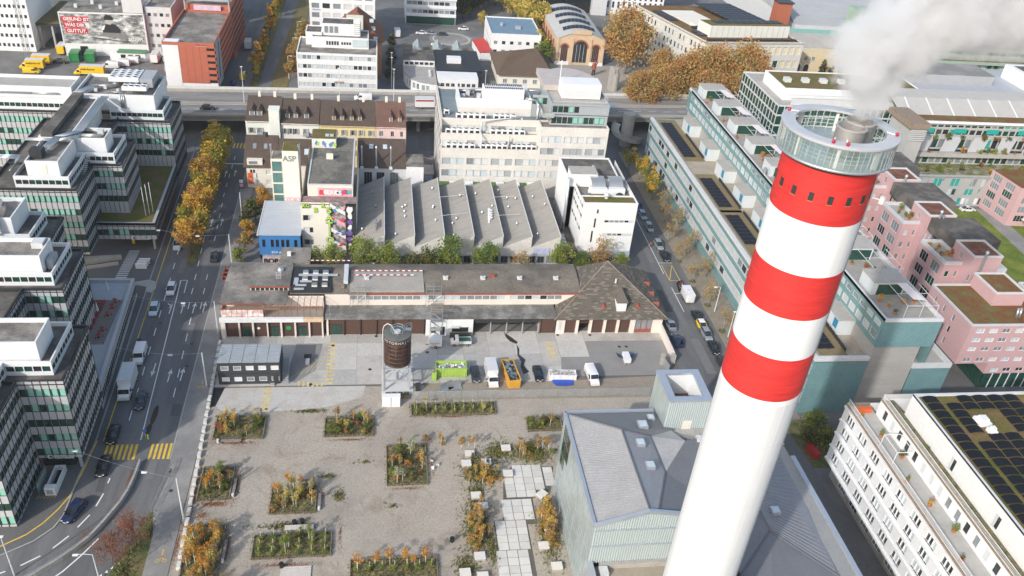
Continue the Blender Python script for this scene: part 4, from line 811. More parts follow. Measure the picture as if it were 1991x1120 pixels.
wo.part('roof_cowl',MB().lathe([(.5,16),(.5,16.7),(.75,16.9),(.3,17.3),(0,17.4)],53.2,174.2,12),LGREY,True)
wo.part('flue',MB().path([(45.3,181,2),(45.3,181,17.8)],.35,10).path([(52.4,187,16),(52.4,187,18.4)],.3,10),mat('zinc_blue',(.48,.55,.60),.4,.1,1,metal=.6),True)
wo.part('round_tank',MB().lathe([(.9,14.9),(.9,15.5),(.6,15.8),(0,15.9)],57.2,177,14),DARK)
wo.part('roof_plants',MB().box(50,176.6,15,54.8,177.3,15.5),GRASS)
wo.part('lower_band',MB().box(46.5,170.9,1.6,60.2,171.6,3.2),mat('blue_grey_band',(.36,.42,.46),.5,.1,1));wo.part('shop_glass',MB().box(47.2,171.9,0,60,172,1.6),G_DARK)
for i in range(4): wo.part('skylight',MB().box(44.0,173+i*1.6,3.3,45.2,174.1+i*1.6,3.5),G_PALE)
wo.part('low_roof',MB().box(42.4,170.5,0,47.2,183,3.3),ROOFD)
wo.finish()
# beige stepped office
bo = Bld('beige_office','beige stepped office block with rooftop chillers in front of the flyover','building',(38,215,0))
BEI = mat('beige_concrete',(.63,.605,.57),.8,.09,.25)
def bcols(L,n):
 out = [];g = L/n
 for i in range(n):
  w3 = (g-.7)/3
  for k in range(3): out.append((round(g*i+.35+w3*k+.03,3),round(g*i+.35+w3*(k+1)-.03,3)))
 return out
BG = (G_BLIND,G_PALE,mat('window_mid',(.36,.39,.41),.25,.08,.5,spec=.7),G_BLIND,G_GREY)
def brow(x0,x1,y,z0,z1,n,zz): bo.wall(x0,y,x1,y,z0,z1,BEI,zz,bcols(x1-x0,n),glass=BG,frame=GREYM,depth=.2)
brow(16,42,205,4,14.0,4,[(6.0,7.9),(9.4,11.3)]);brow(16.1,42,207.4,13.0,17.2,4,[(13.6,15.3)]);brow(16.2,42,209.8,16.2,20.4,4,[(16.7,18.5)])
brow(42,60.3,205,0,20.6,3,[(6.0,7.9),(9.4,11.3),(12.8,14.7),(16.2,18.1)])
bo.part('wall',MB().quad((16,233,0),(16,205,0),(16,205,14),(16,233,14)).quad((16.1,233,13),(16.1,207.4,13),(16.1,207.4,20.4),(16.1,233,20.4)).quad((42,210,13),(42,205,13),(42,205,20.6),(42,210,20.6)).quad((60.3,205,0),(60.3,233,0),(60.3,233,20.6),(60.3,205,20.6)),BEI)
for i in range(5):
 for j in range(4):
  bo.w.append(((15.97,230-i*5,6+j*3.4),-math.pi/2,1.6,1.7,GREYM,G_GREY,2,False))
bo.block(16,205,42,207.4,13,14,BEI,ROOFG,par=.5,sides='',name='terrace');bo.block(16.1,207.4,42,209.8,16,17.2,BEI,ROOFG,par=.5,sides='',name='terrace');bo.block(16.2,209.8,60.3,233,16,20.4,BEI,mat('blue_roof',(.17,.21,.23),.8,.15,.4),par=.6,sides='N')
bo.block(42,205,60.3,209.8,13,20.6,BEI,ROOFG,par=.4,sides='')
ch_ = MB()
def unitrow(x0,x1,y,z):
 n = int((x1-x0)/1.35);o = bo.part('chiller_row',MB().box(x0,y,z+.35,x1,y+1.15,z+1.35),WHITE)
 for i in range(n):
  xx = x0+(i+.5)*(x1-x0)/n;wpart('fan',MB().cyl(xx,y+.58,z+1.35,z+1.6,.42,10,top=1),[WHITE,DARK],o);wpart('intake',MB().box(xx-.5,y-.03,z+.45,xx+.5,y,z+1.2),DARK,o)
for a,c in ((17.2,25),(26.4,33.6),(34.6,41.4)): unitrow(a,c,205.6,13.4)
for a,c in ((17.2,26.4),(29,38.4)): unitrow(a,c,208,16.6)
for a,c in ((20,28),(30,36)): unitrow(a,c,210.6,19.8)
unitrow(17,18.4,213,19.8)
bo.part('service_pipe',MB().path([(26.6,205.9,14),(26.6,205.9,17),(26.6,208.2,17.4),(26.6,208.3,20.6),(37.6,210.3,21),(37.6,210.3,17.6)],.2,6).path([(33.8,206,14),(33.8,206,17.2)],.2,6),LGREY,True)
# penthouses and upper glass storeys
bo.part('plant_screen',MB().box(21,214,19.8,40.5,214.3,24.4).box(21,214.3,19.8,21.3,226,24.4).box(40.2,214.3,19.8,40.5,226,24.4),BWHITE);bo.part('penthouse_wall',MB().box(21,213.9,19.8,40.5,214,22.0),BEI)
bo.part('plant_roof',MB().box(21.3,214.3,20,40.2,226,22.4),ROOFG)
bo.part('white_plant_unit',MB().box(27.5,215.5,22.4,38.5,219.5,26.6),WHITE)
for i in range(20): bo.part('louvre',MB().box(27.9+i*.52,218.0,26.6,28.15+i*.52,219.3,26.75),DARK)
for i in range(20): bo.part('louvre',MB().box(27.9+i*.52,215.9,26.6,28.15+i*.52,216.9,26.75),DARK)
bo.part('duct',MB().path([(22,223,23),(26,223,23.4),(40,223.5,23.6),(46,223.5,23.6)],.35,8).path([(38.8,214.6,24.6),(41.6,213.6,24.6),(41.8,211,24),(41.8,210.9,18)],.4,8),STEEL,True)
for i in range(6): bo.part('plant_box',MB().box(22+i*1.4,219+(i % 3)*2,22.4,23+i*1.4,220.2+(i % 3)*2,23.4+.3*(i % 2)),LGREY)
GZ = mat('grey_cladding',(.36,.39,.42),.5,.08,.5)
bo.wall(44.5,207.2,60.0,207.2,20.4,23.2,GZ,[(20.9,22.7)],[(.4+i*1.45,1.7+i*1.45) for i in range(10)],glass=(G_MINT,G_GREEN,G_MINT,G_DARK),frame=DARK,depth=.1)
bo.wall(44.6,207.6,60.2,207.6,23.2,26.2,GZ,[(23.8,25.5)],[(.4+i*1.45,1.7+i*1.45) for i in range(5)],glass=(G_MINT,G_GREEN,G_DARK),frame=DARK,depth=.1)
bo.wall(44.5,213.5,44.5,207.2,20.4,23.2,GZ,[(20.9,22.7)],cols(6.3,3,1.8),glass=(G_GREEN,G_DARK),frame=DARK);bo.block(44.6,207.4,60.2,226,20.4,26.2,GZ,CONC,par=.4,sides='WEN')
bo.wall(40.5,213.5,44.6,213.5,20,26.2,GZ,[(23.6,25.4)],cols(4.1,3,1.2),glass=(G_GREEN,G_MINT),frame=DARK)
bo.part('balcony_slab',MB().box(42.2,205.6,23.0,45.2,213.4,23.2),CONC);bo.part('balcony_rail',MB().box(42.2,205.6,23.2,45.2,205.65,24.2).box(42.2,205.6,23.2,42.25,213.4,24.2),mat('rail_glass',(.5,.6,.58),.1,0,alpha=.4))
ug = bo.part('big_plant_unit',MB().box(48,212,26,58.5,217.5,30.0),WHITE)
for i in range(18): wpart('louvre',MB().box(48.6+i*.54,211.9,26.6,48.8+i*.54,212,28.4),LGREY,ug)
bo.part('round_roof',MB().prism([(44,217.6)]+[(52+8*math.cos(a),221+11*math.sin(a)) for a in [(-.3+i*.3) for i in range(9)]]+[(44,231)],26,27.6),mat('pink_roof',(.46,.42,.40),.8,.1,.5));bo.part('antenna',MB().cyl(48.5,219,27.6,34,.12,8),WHITE)
bo.part('roof_rail',MB().path([(44.6,207.6,26.8),(59.5,207.6,26.8),(60.2,210,26.8),(60.2,225,26.8)],.05,5),LGREY)
bo.part('green_canopy',MB().box(15.5,201.2,3.8,43,205.1,4.4),mat('green_fascia',(.09,.16,.05),.7,.2,.8))
for i in range(6): bo.part('awning',MB().box(18.5+i*4.2,202.2,4.42,20.6+i*4.2,204.6,4.75),WHITE)
bo.finish()
# graffiti house
gf = Bld('graffiti_house','tall house with graffiti painted stair front and grey flat roof beside the sawtooth hall','building',(-11,190,0))
MUR = mat('mural_paint',(.75,.70,.62),.8,.1,.6);
gf.wall(-17.6,174.5,-11.2,174.5,0,13.6,CREAM,[(2.4,3.9),(5.6,7.1),(8.8,10.3),(11.9,13.1)],[(.4,1.7),(1.75,2.6)],frame=LGREY,glass=(G_GREY,G_BLIND,G_DARK),depth=.2)
gf.part('wall',MB().quad((-17.6,205,0),(-17.6,174.5,0),(-17.6,174.5,13.6),(-17.6,205,13.6)).quad((-5.2,174.5,0),(-5.2,205,0),(-5.2,205,13.6),(-5.2,174.5,13.6)).quad((-16.2,178.3,13),(-6.0,178.3,13),(-6.0,178.3,16.3),(-16.2,178.3,16.3)).quad((-6,178.3,13),(-6,205,13),(-6,205,16.3),(-6,178.3,16.3)).quad((-16.2,205,13),(-16.2,178.3,13),(-16.2,178.3,16.3),(-16.2,205,16.3)),CREAM)
gf.part('terrace',MB().box(-17.6,174.5,13.0,-5.2,178.3,13.2),mat('dark_terrace',(.2,.18,.17),.9,.3,1,col2=(.35,.2,.18)));gf.block(-16.2,178.2,-6,205,13,16.3,LGREY,mat('stained_roof',(.21,.195,.165),.95,.3,.16,fine=1.5,col2=(.10,.095,.085)),par=.15,sides='')
gc = [mat('graf_red',(.62,.06,.08),.7,.2,2),mat('graf_white',(.75,.74,.74),.7,.1,2),mat('graf_black',(.03,.03,.035),.7,.2,2),mat('graf_purple',(.17,.09,.32),.7,.2,2),mat('graf_teal',(.10,.42,.36),.7,.2,2),mat('graf_pink',(.72,.38,.45),.7,.2,2),mat('graf_blue',(.12,.25,.5),.7,.2,2)]
GLIME = mat('graf_lime',(.42,.62,.10),.7,.1,2);rr = random.Random(4)
def splotch(B,x,y,z,w2,h2,m,n=9,face='S',nm='graffiti'):
 pts = []
 for i in range(n):
  a = 2*math.pi*i/n;k = rr.uniform(.65,1.1)
  pts.append((x+w2/2*k*math.cos(a),y,z+h2/2*k*math.sin(a)) if face == 'S' else (x,y-w2/2*k*math.cos(a),z+h2/2*k*math.sin(a)))
 return B.part(nm,MB().poly(pts),m)
gf.part('graffiti_wall',MB().box(-13.9,178.2,13.3,-6.3,178.28,15.4),gc[5])
for i in range(12): splotch(gf,-13.2+i*.58,178.12-.003*i,14.4,1.2,1.5,gc[[0,0,1,1,5,5,1,2,6,0,3,4][i]])
lettering('KRCS',1.5,gc[1],gf.t,(-12.2,178.05,13.8),bold=.06)
# painted stair bay: landings, flights, black painted column
gf.part('stair_recess',MB().quad((-11.2,174.9,0),(-7.6,174.9,0),(-7.6,174.9,13.4),(-11.2,174.9,13.4)),mat('stair_dark',(.16,.15,.15),.9,.3,1,col2=(.4,.36,.36)))
for i in range(4):
 z = 1.0+i*3.1;gf.part('stair_flight',MB().add([(-11.1,174.45,z+2.1),(-7.7,174.45,z),(-7.7,174.45,z+1.0),(-11.1,174.45,z+3.1),(-11.1,174.9,z+2.1),(-7.7,174.9,z),(-7.7,174.9,z+1.0),(-11.1,174.9,z+3.1)],[(0,1,2,3),(3,2,6,7)]),gc[1] if i != 2 else gc[5])
 for k in range(4): splotch(gf,-10.6+rr.random()*2.6,174.44-.003*k,z+1.2+rr.random()*1.2,1.1,.7,gc[rr.choice((0,2,3,4,5,6))])
gf.part('black_column',MB().quad((-7.6,174.5,0),(-5.2,174.5,0),(-5.2,174.5,13.4),(-7.6,174.5,13.4)),gc[2])
for z,m,w2,h2 in ((11.8,gc[1],1.5,2.2),(10.2,gc[1],1.2,1.8),(8.6,gc[3],1.6,1.6),(7.3,gc[1],1.1,1.4),(5.6,gc[3],1.7,1.6),(4.0,gc[3],1.4,1.4),(2.6,gc[1],.9,1.2),(6.4,gc[6],.8,.7)): splotch(gf,-6.7,174.42-rr.random()*.04,z,w2,h2,m)
for t_,x,z,s_ in (('KC',-17.3,12.4,1.25),('B',-14.7,11.1,1.6),('R',-13.0,12.4,1.4)): lettering(t_,s_,GLIME,gf.t,(x,174.4,z),bold=.06);lettering(t_,s_,gc[2],gf.t,(x+.04,174.44,z-.04),bold=.13,name='letter_outline')
for i,ch in enumerate('SATION'): lettering(ch,2.1,GLIME,gf.t,(-11.3,174.38,11.0-i*1.95),bold=.07,align='CENTER',sx=1.1);lettering(ch,2.1,gc[2],gf.t,(-11.26,174.41,10.96-i*1.95),bold=.15,align='CENTER',sx=1.1,name='letter_outline')
hut = gf.part('roof_hut',MB().box(-16.4,198.5,16,-10.6,204.5,18.6,top=1),[CREAM,MOSS])
for i in range(10): splotch(gf,-15.8+i*.55,198.44-.002*i,17.2+rr.uniform(-.3,.3),1.0,1.3,rr.choice((gc[1],GLIME,gc[6],CREAM)))
for i in range(2): wpart('skylight',MB().box(-13.2+i*1.1,200,18.6,-12.3+i*1.1,201.2,18.8),G_PALE,hut)
gf.part('chimney',MB().box(-12.6,192,16,-11,192.8,17.4),CREAM);gf.finish()
# blue hall with ribbed roof
bh = Bld('blue_hall','low hall with bright blue front and pale ribbed metal roof','building',(-22,180,0))
BLU = mat('blue_paint',(.05,.20,.47),.6,.08,.6)
bh.wall(-27.0,172,-17.8,172,1.2,6.5,BLU,[(3.2,5.2)],[(.7,1.4),(2.6,3.3),(3.7,4.4),(4.9,5.6),(6.0,6.7),(7.8,8.5)],frame=DARK,glass=(G_DARK,),div=2,depth=.25)
bh.part('wall',MB().quad((-27,188,0),(-27,172,0),(-27,172,6.5),(-27,188,6.5)),BLU);bh.part('base_wall',MB().box(-26.5,171.9,0,-17.8,172.05,1.2),mat('graffiti_base',(.5,.44,.40),.8,.4,1,col2=(.2,.17,.2)))
rfb = MB().box(-27.2,171.7,6.45,-17.6,188.2,6.65)
bh.part('roof',rfb,mat('ribbed_roof',(.46,.49,.53),.5,.08,.4))
for i in range(22): bh.part('roof_rib',MB().box(-27.15,171.9+i*.74,6.65,-17.65,171.98+i*.74,6.70),mat('ribbed_roof_edge',(.40,.43,.47),.5,.05,1))
bh.part('gutter',MB().box(-27.35,171.6,6.4,-27.1,188.2,6.75),LGREY)
lettering('SOA alles',.75,WHITE,bh.t,(-24.4,171.88,1.7),bold=.02);bh.finish()
gw = thing('graffiti_wall','low wall painted with black BORG lettering below the blue hall','wall',(-26,168.6,0))
part('wall',MB().box(0,0,0,4.2,.2,2.6),mat('pink_grey_wall',(.5,.42,.42),.8,.25,1),gw)
o = lettering('BORG',1.7,BLACK,gw,(-25.8,168.52,1.1),bold=.06)
for i in range(3): solo('pallet_stack',MB().box(0,0,0,.9,.9,1.2+.3*i).box(.05,.05,1.2+.3*i,.85,.85,1.35+.3*i,1),[TIMBER,mat('pallet_pale',(.5,.35,.25),.8,.2,2)],('stack of pallets leaning by the BORG wall','tall stack of timber by the BORG wall','small timber stack at the end of the BORG wall')[i],'pallets',(-25.6+i*1.4,167.0,0))
# stair tower with lettering
tw = Bld('stair_tower','slim pale stair tower lettered ASP and YOKE behind the blue hall','tower',(-22.2,192,0))
tw.part('wall',MB().box(-22.6,188.6,0,-18.9,194,19.6),CREAM);tw.part('roof_garden',MB().box(-22.5,188.7,19.6,-19,193.9,19.8),MOSS)
tw.part('side_wall',MB().box(-25.4,189.2,0,-22.6,194,17.2),CREAM);tw.part('side_roof',MB().box(-25.2,189.4,17.2,-22.65,193.8,17.3),ROOFG)
for i in range(5):
 tw.w.append(((-25.2,189.15,2.2+i*2.95),0,2.4,2.7,CREAM,glass('stair_glass',(.10,.2,.19),.12),1,False))
lettering('ASP',2.0,mat('graf_grey',(.22,.26,.26),.8,.1,1),tw.t,(-22.5,188.55,17.0),bold=.05,sx=.95);lettering('YOKE',1.7,gc[5],tw.t,(-22.4,188.55,6.3),bold=.06,sx=.85)
for i in range(9): splotch(tw,-22.2+i*.4,188.54-.002*i,3.8+rr.uniform(-.4,.4),1.0,1.5,rr.choice(gc+[GLIME,CREAM]))
for x in (-25.2,-18.8): tw.part('flue',MB().cyl(x,189.6,15,20.4,.18,8).lathe([(.25,20.4),(.25,20.8),(0,21)],x,189.6,8),STEEL)
tw.finish()
# brown-roofed corner house
BRT = mat('brown_tile',(.105,.075,.06),.9,.2,.4,fine=5,bump=.4,col2=(.075,.055,.045))
ch = Bld('corner_house','brown mansard roofed corner house with orange and white signs by the road','house',(-30.5,213,0))
ch.wall(-34.2,208,-26.5,208,0,6.2,CREAM,[(1.0,2.4),(3.8,5.2)],[(.9,1.5),(1.6,2.2),(4.9,6.1),(6.3,7.4)],frame=WHITE,glass=(G_DARK,G_BLIND),depth=.15)
ch.part('wall',MB().quad((-34.2,221,0),(-34.2,208,0),(-34.2,208,6.2),(-34.2,221,6.2)),CREAM)
ch.part('roof',MB().add([(-34.9,207.5,6.0),(-26.2,207.5,6.0),(-26.2,209.6,8.4),(-34.6,209.6,8.4),(-34.6,214.5,12.2),(-26.2,214.5,12.2),(-34.9,221,6.5),(-26.2,221,6.5)],[(0,1,2,3),(3,2,5,4),(4,5,7,6),(0,3,4,6)]),BRT)
ch.part('dormer',MB().box(-33.9,207.9,6.6,-30,209.8,8.0),CREAM);ch.part('dormer_window',MB().box(-33.4,207.8,6.9,-31.3,207.9,7.7),G_GREY)
for i in range(2): ch.part('roof_window',MB().add([(-32.6+i*2.8,211.2,9.75),(-31.7+i*2.8,211.2,9.75),(-31.7+i*2.8,212.4,10.7),(-32.6+i*2.8,212.4,10.7)],[(0,1,2,3)]),G_GREY)
for i in range(2): ch.part('sign_panel',MB().box(-34.0,207.75,2.9-i*1.7,-32.6,207.8,4.4-i*1.7),mat('orange_sign',(.75,.17,.05),.6,.2,1));ch.part('sign_panel',MB().box(-32.55,207.76,2.9-i*1.7,-31.8,207.8,4.4-i*1.7),WHITE)
ch.part('chimney',MB().box(-29.5,214,11.6,-28.9,214.6,13),DARK);ch.finish()
bl2 = Bld('brown_roof_house','low house with long dark brown roof and skylights behind the stair tower','house',(-22,214,0))
bl2.part('wall',MB().box(-26,208,0,-17.8,220,7.2),CREAM);bl2.part('roof',MB().add([(-26.1,207.2,7.2),(-17.4,207.2,7.2),(-17.4,213.5,11.8),(-26.1,213.5,11.8),(-26.1,220,7.2),(-17.4,220,7.2)],[(0,1,2,3),(3,2,5,4)]),BRT)
for i in range(3): bl2.part('roof_window',MB().add([(-24.6+i*2.6,209.6,9.1),(-23.5+i*2.6,209.6,9.1),(-23.5+i*2.6,211,10.1),(-24.6+i*2.6,211,10.1)],[(0,1,2,3)]),G_PALE)
bl2.finish()
# workshop with three tall flues
ws = Bld('workshop','grey workshop with dark brown roof and three tall steel flues behind the sawtooth hall','building',(2,207,0))
ws.wall(-5.2,203,7.5,203,0,9.0,LGREY,[(1.5,7.6)],[(1.3,3.4),(4.5,6.6),(8.0,10.2)],frame=GREYM,glass=(G_DARK,G_GREY),div=3,depth=.25)
ws.part('roof',MB().add([(-5.6,202.6,8.9),(7.0,202.6,8.9),(7.0,212,13.2),(-5.6,212,13.2),(-5.6,215,9),(7.0,215,9)],[(0,1,2,3),(3,2,5,4),(1,5,2),(0,3,4)]),BRT)
for i in range(3): ws.part('flue',MB().cyl(-4.4+i*3.7,203.6,9,14.4,.2,8).cyl(-4.4+i*3.7,203.6,14.3,14.8,.32,8,.1),STEEL,True);ws.part('flue_base',MB().box(-4.8+i*3.7,202.4,8.7,-4.0+i*3.7,203.2,9.2),WHITE)
for i in range(2): ws.part('roof_window',MB().add([(-2.6+i*3.6,208.6,11.72),(-1.5+i*3.6,208.6,11.72),(-1.5+i*3.6,210,12.36),(-2.6+i*3.6,210,12.36)],[(0,1,2,3)]),G_PALE)
ws.part('white_annex',MB().box(7.0,202.6,0,11.5,210,9.6),WHITE);ws.part('annex_roof',MB().box(6.9,202.5,9.6,11.6,210.1,9.75),ROOFG);ws.part('side_wall',MB().quad((-5.2,215,0),(-5.2,203,0),(-5.2,203,9),(-5.2,215,9)),LGREY);ws.finish()
# terrace row of old houses
def row_house(name,label,x0,x1,y,ze,zr,wall,rowz,colw,dorm,roofm=BRT,shut=None,balc=()):
 h = Bld(name,label,'house',((x0+x1)/2,y+5,0));L = x1-x0
 h.wall(x0,y,x1,y,0,ze,wall,rowz,colw,frame=WHITE,glass=(G_DARK,G_GREY),div=2,depth=.15,sill=True)
 h.part('side_wall',MB().poly([(x1,y,0),(x1,y+11,0),(x1,y+11,ze),(x1,y+8.6,zr),(x1,y,ze)]).poly([(x0,y+11,0),(x0,y,0),(x0,y,ze),(x0,y+8.6,zr),(x0,y+11,ze)]),wall)
 h.part('roof',MB().add([(x0,y-.5,ze-.2),(x1,y-.5,ze-.2),(x1,y+8.6,zr),(x0,y+8.6,zr),(x0,y+11.4,ze),(x1,y+11.4,ze)],[(0,1,2,3),(3,2,5,4)]),roofm)
 h.part('eaves',MB().box(x0,y-.55,ze-.35,x1,y-.05,ze-.18),wall)
 sl2 = (zr-ze+.2)/9.1
 for u,wd in dorm:
  x = x0+u;yy = y+1.6;z = ze-.2+sl2*2.1
  d = h.part('dormer',MB().box(x,yy,z-.3,x+wd,yy+2.4,z+1.3),wall);wpart('dormer_roof',MB().add([(x-.15,yy-.25,z+1.3),(x+wd+.15,yy-.25,z+1.3),(x+wd/2,yy-.25,z+2.0),(x-.15,yy+3.6,z+1.3),(x+wd+.15,yy+3.6,z+1.3),(x+wd/2,yy+3.9,z+2.0)],[(0,1,2),(1,4,5,2),(3,0,2,5)]),roofm,d)
  wpart('window',MB().box(x+.15,yy-.05,z+.05,x+wd-.15,yy-.01,z+1.2),G_GREY,d)
 if shut:
  for za,zb in rowz:
   for a,c in colw[::1]:
    h.part('shutter',MB().box(x0+a-.42,y-.08,za,x0+a-.04,y-.02,zb),shut);h.part('shutter',MB().box(x0+c+.04,y-.08,za,x0+c+.42,y-.02,zb),shut)
 for u,z,wd in balc: h.part('balcony',MB().box(x0+u,y-1.0,z,x0+u+wd,y,z+.12).box(x0+u,y-1.0,z+.12,x0+u+wd,y-.95,z+1.0).box(x0+u,y-1,z+.12,x0+u+.05,y,z+1).box(x0+u+wd-.05,y-1,z+.12,x0+u+wd,y,z+1),GREYM)
 for u in (L*.3,L*.75): h.part('chimney',MB().box(x0+u,y+8.2,zr-.6,x0+u+.7,y+8.9,zr+1.3),CREAM)
 h.finish();return h
PALEG = mat('pale_green_render',(.72,.74,.68),.8,.05,.4);YEL = mat('yellow_render',(.74,.60,.33),.8,.06,.4);PNK = mat('pink_render',(.74,.56,.52),.8,.06,.4);SHUT = mat('shutter_grey',(.30,.31,.27),.7,.1,2)
R3 = [(3.6,5.2),(6.6,8.2),(9.6,11.2)]
row_house('terrace_house','pale green terraced house with a white stair turret, at the road end of the row',-35.5,-26.4,221.5,13.4,17,PALEG,R3,[(1.0,2.0),(3.2,4.2),(7.6,8.4)],[(1.0,1.4),(2.9,1.4)],shut=SHUT,balc=[(2.9,6.4,1.6),(2.9,9.4,1.6)])
row_house('terrace_house','off-white terraced house with grey shutters and three tall dormers',-26.3,-16.2,221.5,13.0,16.6,mat('offwhite_render',(.74,.73,.68),.8,.05,.4),R3,[(.7,1.5),(2.2,3.0),(3.6,4.4),(6.2,7.0),(8.6,9.3)],[(1.2,1.1),(3.4,1.1),(6.2,1.2)],shut=SHUT,balc=[(5.8,6.4,1.6),(5.8,9.4,1.6)])
row_house('terrace_house','yellow terraced house with grey shutters and four small dormers',-16.1,-.9,221.5,12.7,16.4,YEL,R3,[(.8,1.7),(3.6,4.5),(6.2,7.1),(8.6,9.5),(10.9,11.8),(13.5,14.4)],[(3.4,1.0),(5.6,1.0),(8.2,1.0),(10.4,1.0)],shut=SHUT)
row_house('terrace_house','pink terraced house with red brown roof at the end of the row',-.8,7.4,221.5,12.7,16.6,PNK,R3,[(.8,2.0),(4.0,4.9),(6.6,7.4)],[(3.6,.9),(6.0,.9)],mat('red_brown_tile',(.15,.085,.065),.9,.2,.4,fine=5,bump=.4))
solo('stair_turret',MB().box(-29.2,220.6,0,-26.5,223.5,16.6).box(-29.3,220.5,16.6,-26.4,223.6,16.8),PALEG,'white square stair turret on the front of the pale green house','turret')
# loading yard behind the beige office
solo('dumpster',MB().box(-1.2,-2.6,.3,1.2,2.6,2.6).box(-1.3,-2.7,2.6,1.3,2.7,2.9).box(-1.3,-2.75,0,1.3,-2.55,2.9).box(-.8,-2.9,.4,-.7,-2.75,2.4),mat('dumpster_blue',(.03,.17,.48),.5,.15,1),'blue compactor container beside the beige office','container',(14.3,206.5,0))
lo = thing('loading_ramp','grey steel ramp with railings behind the pink house','ramp',(9.8,212,0))
part('deck',MB().box(0,0,2.6,5,6,2.9),CONC,lo);part('rail',MB().path([(0,0,4.0),(5,0,3.2),(5,6,3.2)],.06,5).path([(0,3,5.2),(5,3,4)],.06,5).path([(0,6,6),(5,6,4.6)],.06,5),STEEL,lo);part('support',MB().box(.2,.2,0,4.8,.4,2.6),LGREY,lo)
for i,(m,l) in enumerate(((mat('bin_green',(.04,.28,.06),.6,.1,1),'green waste container in the loading yard'),(mat('bin_blue',(.04,.08,.2),.6,.1,1),'dark blue waste container in the loading yard'))): solo('waste_container',MB().box(-.8,-.6,.15,.8,.6,1.4).add([(-.85,-.65,1.4),(.85,-.65,1.4),(.85,.65,1.6),(-.85,.65,1.6)],[(0,1,2,3)]),m,l,'waste bin',(11.2-i*1.8,210+i,0))
# ================================================================== FLYOVER AND THE FAR BLOCKS
fy = thing('flyover','concrete road flyover crossing behind the old houses on dark piers','bridge',(0,252,0))
def yn(x): return 244.0+.068*x
def yf(x): return 262.5+.05*x
DX = (-220,-120,-60,0,60,112)
def ribbon(a,b,z0,z1):
 m = MB()
 for x0,x1 in zip(DX,DX[1:]): m.add([(x0,a(x0),z0),(x1,a(x1),z0),(x1,b(x1),z0),(x0,b(x0),z0),(x0,a(x0),z1),(x1,a(x1),z1),(x1,b(x1),z1),(x0,b(x0),z1)],[(0,1,5,4),(2,3,7,6),(4,5,6,7),(0,3,2,1)])
 return m
FDECK = mat('flyover_asphalt',(.20,.195,.19),.9,.12,.15,col2=(.26,.245,.225),stretch=(.3,2,1))
wpart('deck',ribbon(yn,yf,5.0,6.3),FDECK,fy);wpart('parapet',ribbon(yn,lambda x: yn(x)+.35,4.8,7.0),CONC,fy);wpart('parapet',ribbon(lambda x: yf(x)-.35,yf,4.8,7.1),CONC,fy)
wpart('kerb',ribbon(lambda x: yn(x)+9.2,lambda x: yn(x)+10.4,6.3,6.5),mat('tram_bed',(.36,.31,.25),.9,.12,.5),fy);wpart('guard_rail',ribbon(lambda x: yf(x)-.1,yf,7.1,7.9),mat('pale_rail',(.6,.6,.58),.6,.1,1),fy)
for i in range(40):
 x = -100+i*5.2;wpart('lane_dash',MB().add([(x,yn(x)+4.8,6.31),(x+2.6,yn(x+2.6)+4.8,6.31),(x+2.6,yn(x+2.6)+4.95,6.31),(x,yn(x)+4.95,6.31)],[(0,1,2,3)]),WHITEP,fy)
wpart('edge_line',ribbon(lambda x: yn(x)+1.4,lambda x: yn(x)+1.55,6.3,6.31),WHITEP,fy);wpart('edge_line',ribbon(lambda x: yn(x)+8.6,lambda x: yn(x)+8.75,6.3,6.31),WHITEP,fy)
for x in (-100,-72,-48,-31,12,34,64,90):
 wpart('pier',MB().box(x-.5,yn(x)+3,0,x+.5,yn(x)+5,5).box(x-.5,yn(x)+11,0,x+.5,yn(x)+13,5).box(x-.8,yn(x)+1,4.2,x+.8,yf(x)-1,5),CONC,fy)
def lamp(x,y,z,h,label,arm=0.0,grp=None,m=LGREY):
 t = thing('street_lamp',label,'street lamp',(x,y,z),0,grp);part('pole',MB().cyl(0,0,0,h,.13,8,.07),m,t)
 if arm: part('arm',MB().path([(0,0,h),(arm*.5,0,h+.25),(arm,0,h+.2)],.05,5),m,t)
 part('lamp_head',MB().box(arm-.35,-.14,h+.05,arm+.35,.14,h+.22),WHITE,t);return t
for x in (-40,-12,4.5,33,56): lamp(x,yn(x)+9.8,6.4,11,'tall pale lamp pole standing along the middle of the flyover',0,'flyover lamps')
# tram stop roof and round stair ramp at the right end
ts = thing('tram_shelter','blue glass roofed shelter on the flyover','shelter',(66,252,6.3));part('roof',MB().box(-5,-1.2,2.4,9,1.2,2.55),mat('blue_glass_roof',(.24,.42,.50),.2,.15,1),ts)
for i in range(5): part('post',MB().cyl(-4.5+i*3.2,0,0,2.4,.06,6),GREYM,ts)
rp = thing('spiral_ramp','round concrete stair core with a spiral ramp beside the flyover','ramp',(77,242,0))
part('core',MB().cyl(0,0,0,10.5,1.9,24),CONC,rp,True);b = MB()
for i in range(26):
 a0,a1 = 2.2+i*.2,2.2+(i+1)*.2;z0,z1 = 6-i*.22,6-(i+1)*.22
 f = lambda a,r,z: (r*math.cos(a),r*math.sin(a),z)
 b.add([f(a0,2.6,z0),f(a0,5,z0),f(a1,5,z1),f(a1,2.6,z1)],[(0,1,2,3)]);b.add([f(a0,5,z0-.4),f(a1,5,z1-.4),f(a1,5,z1+1),f(a0,5,z0+1)],[(0,1,2,3)])
part('ramp',b,CONC,rp)
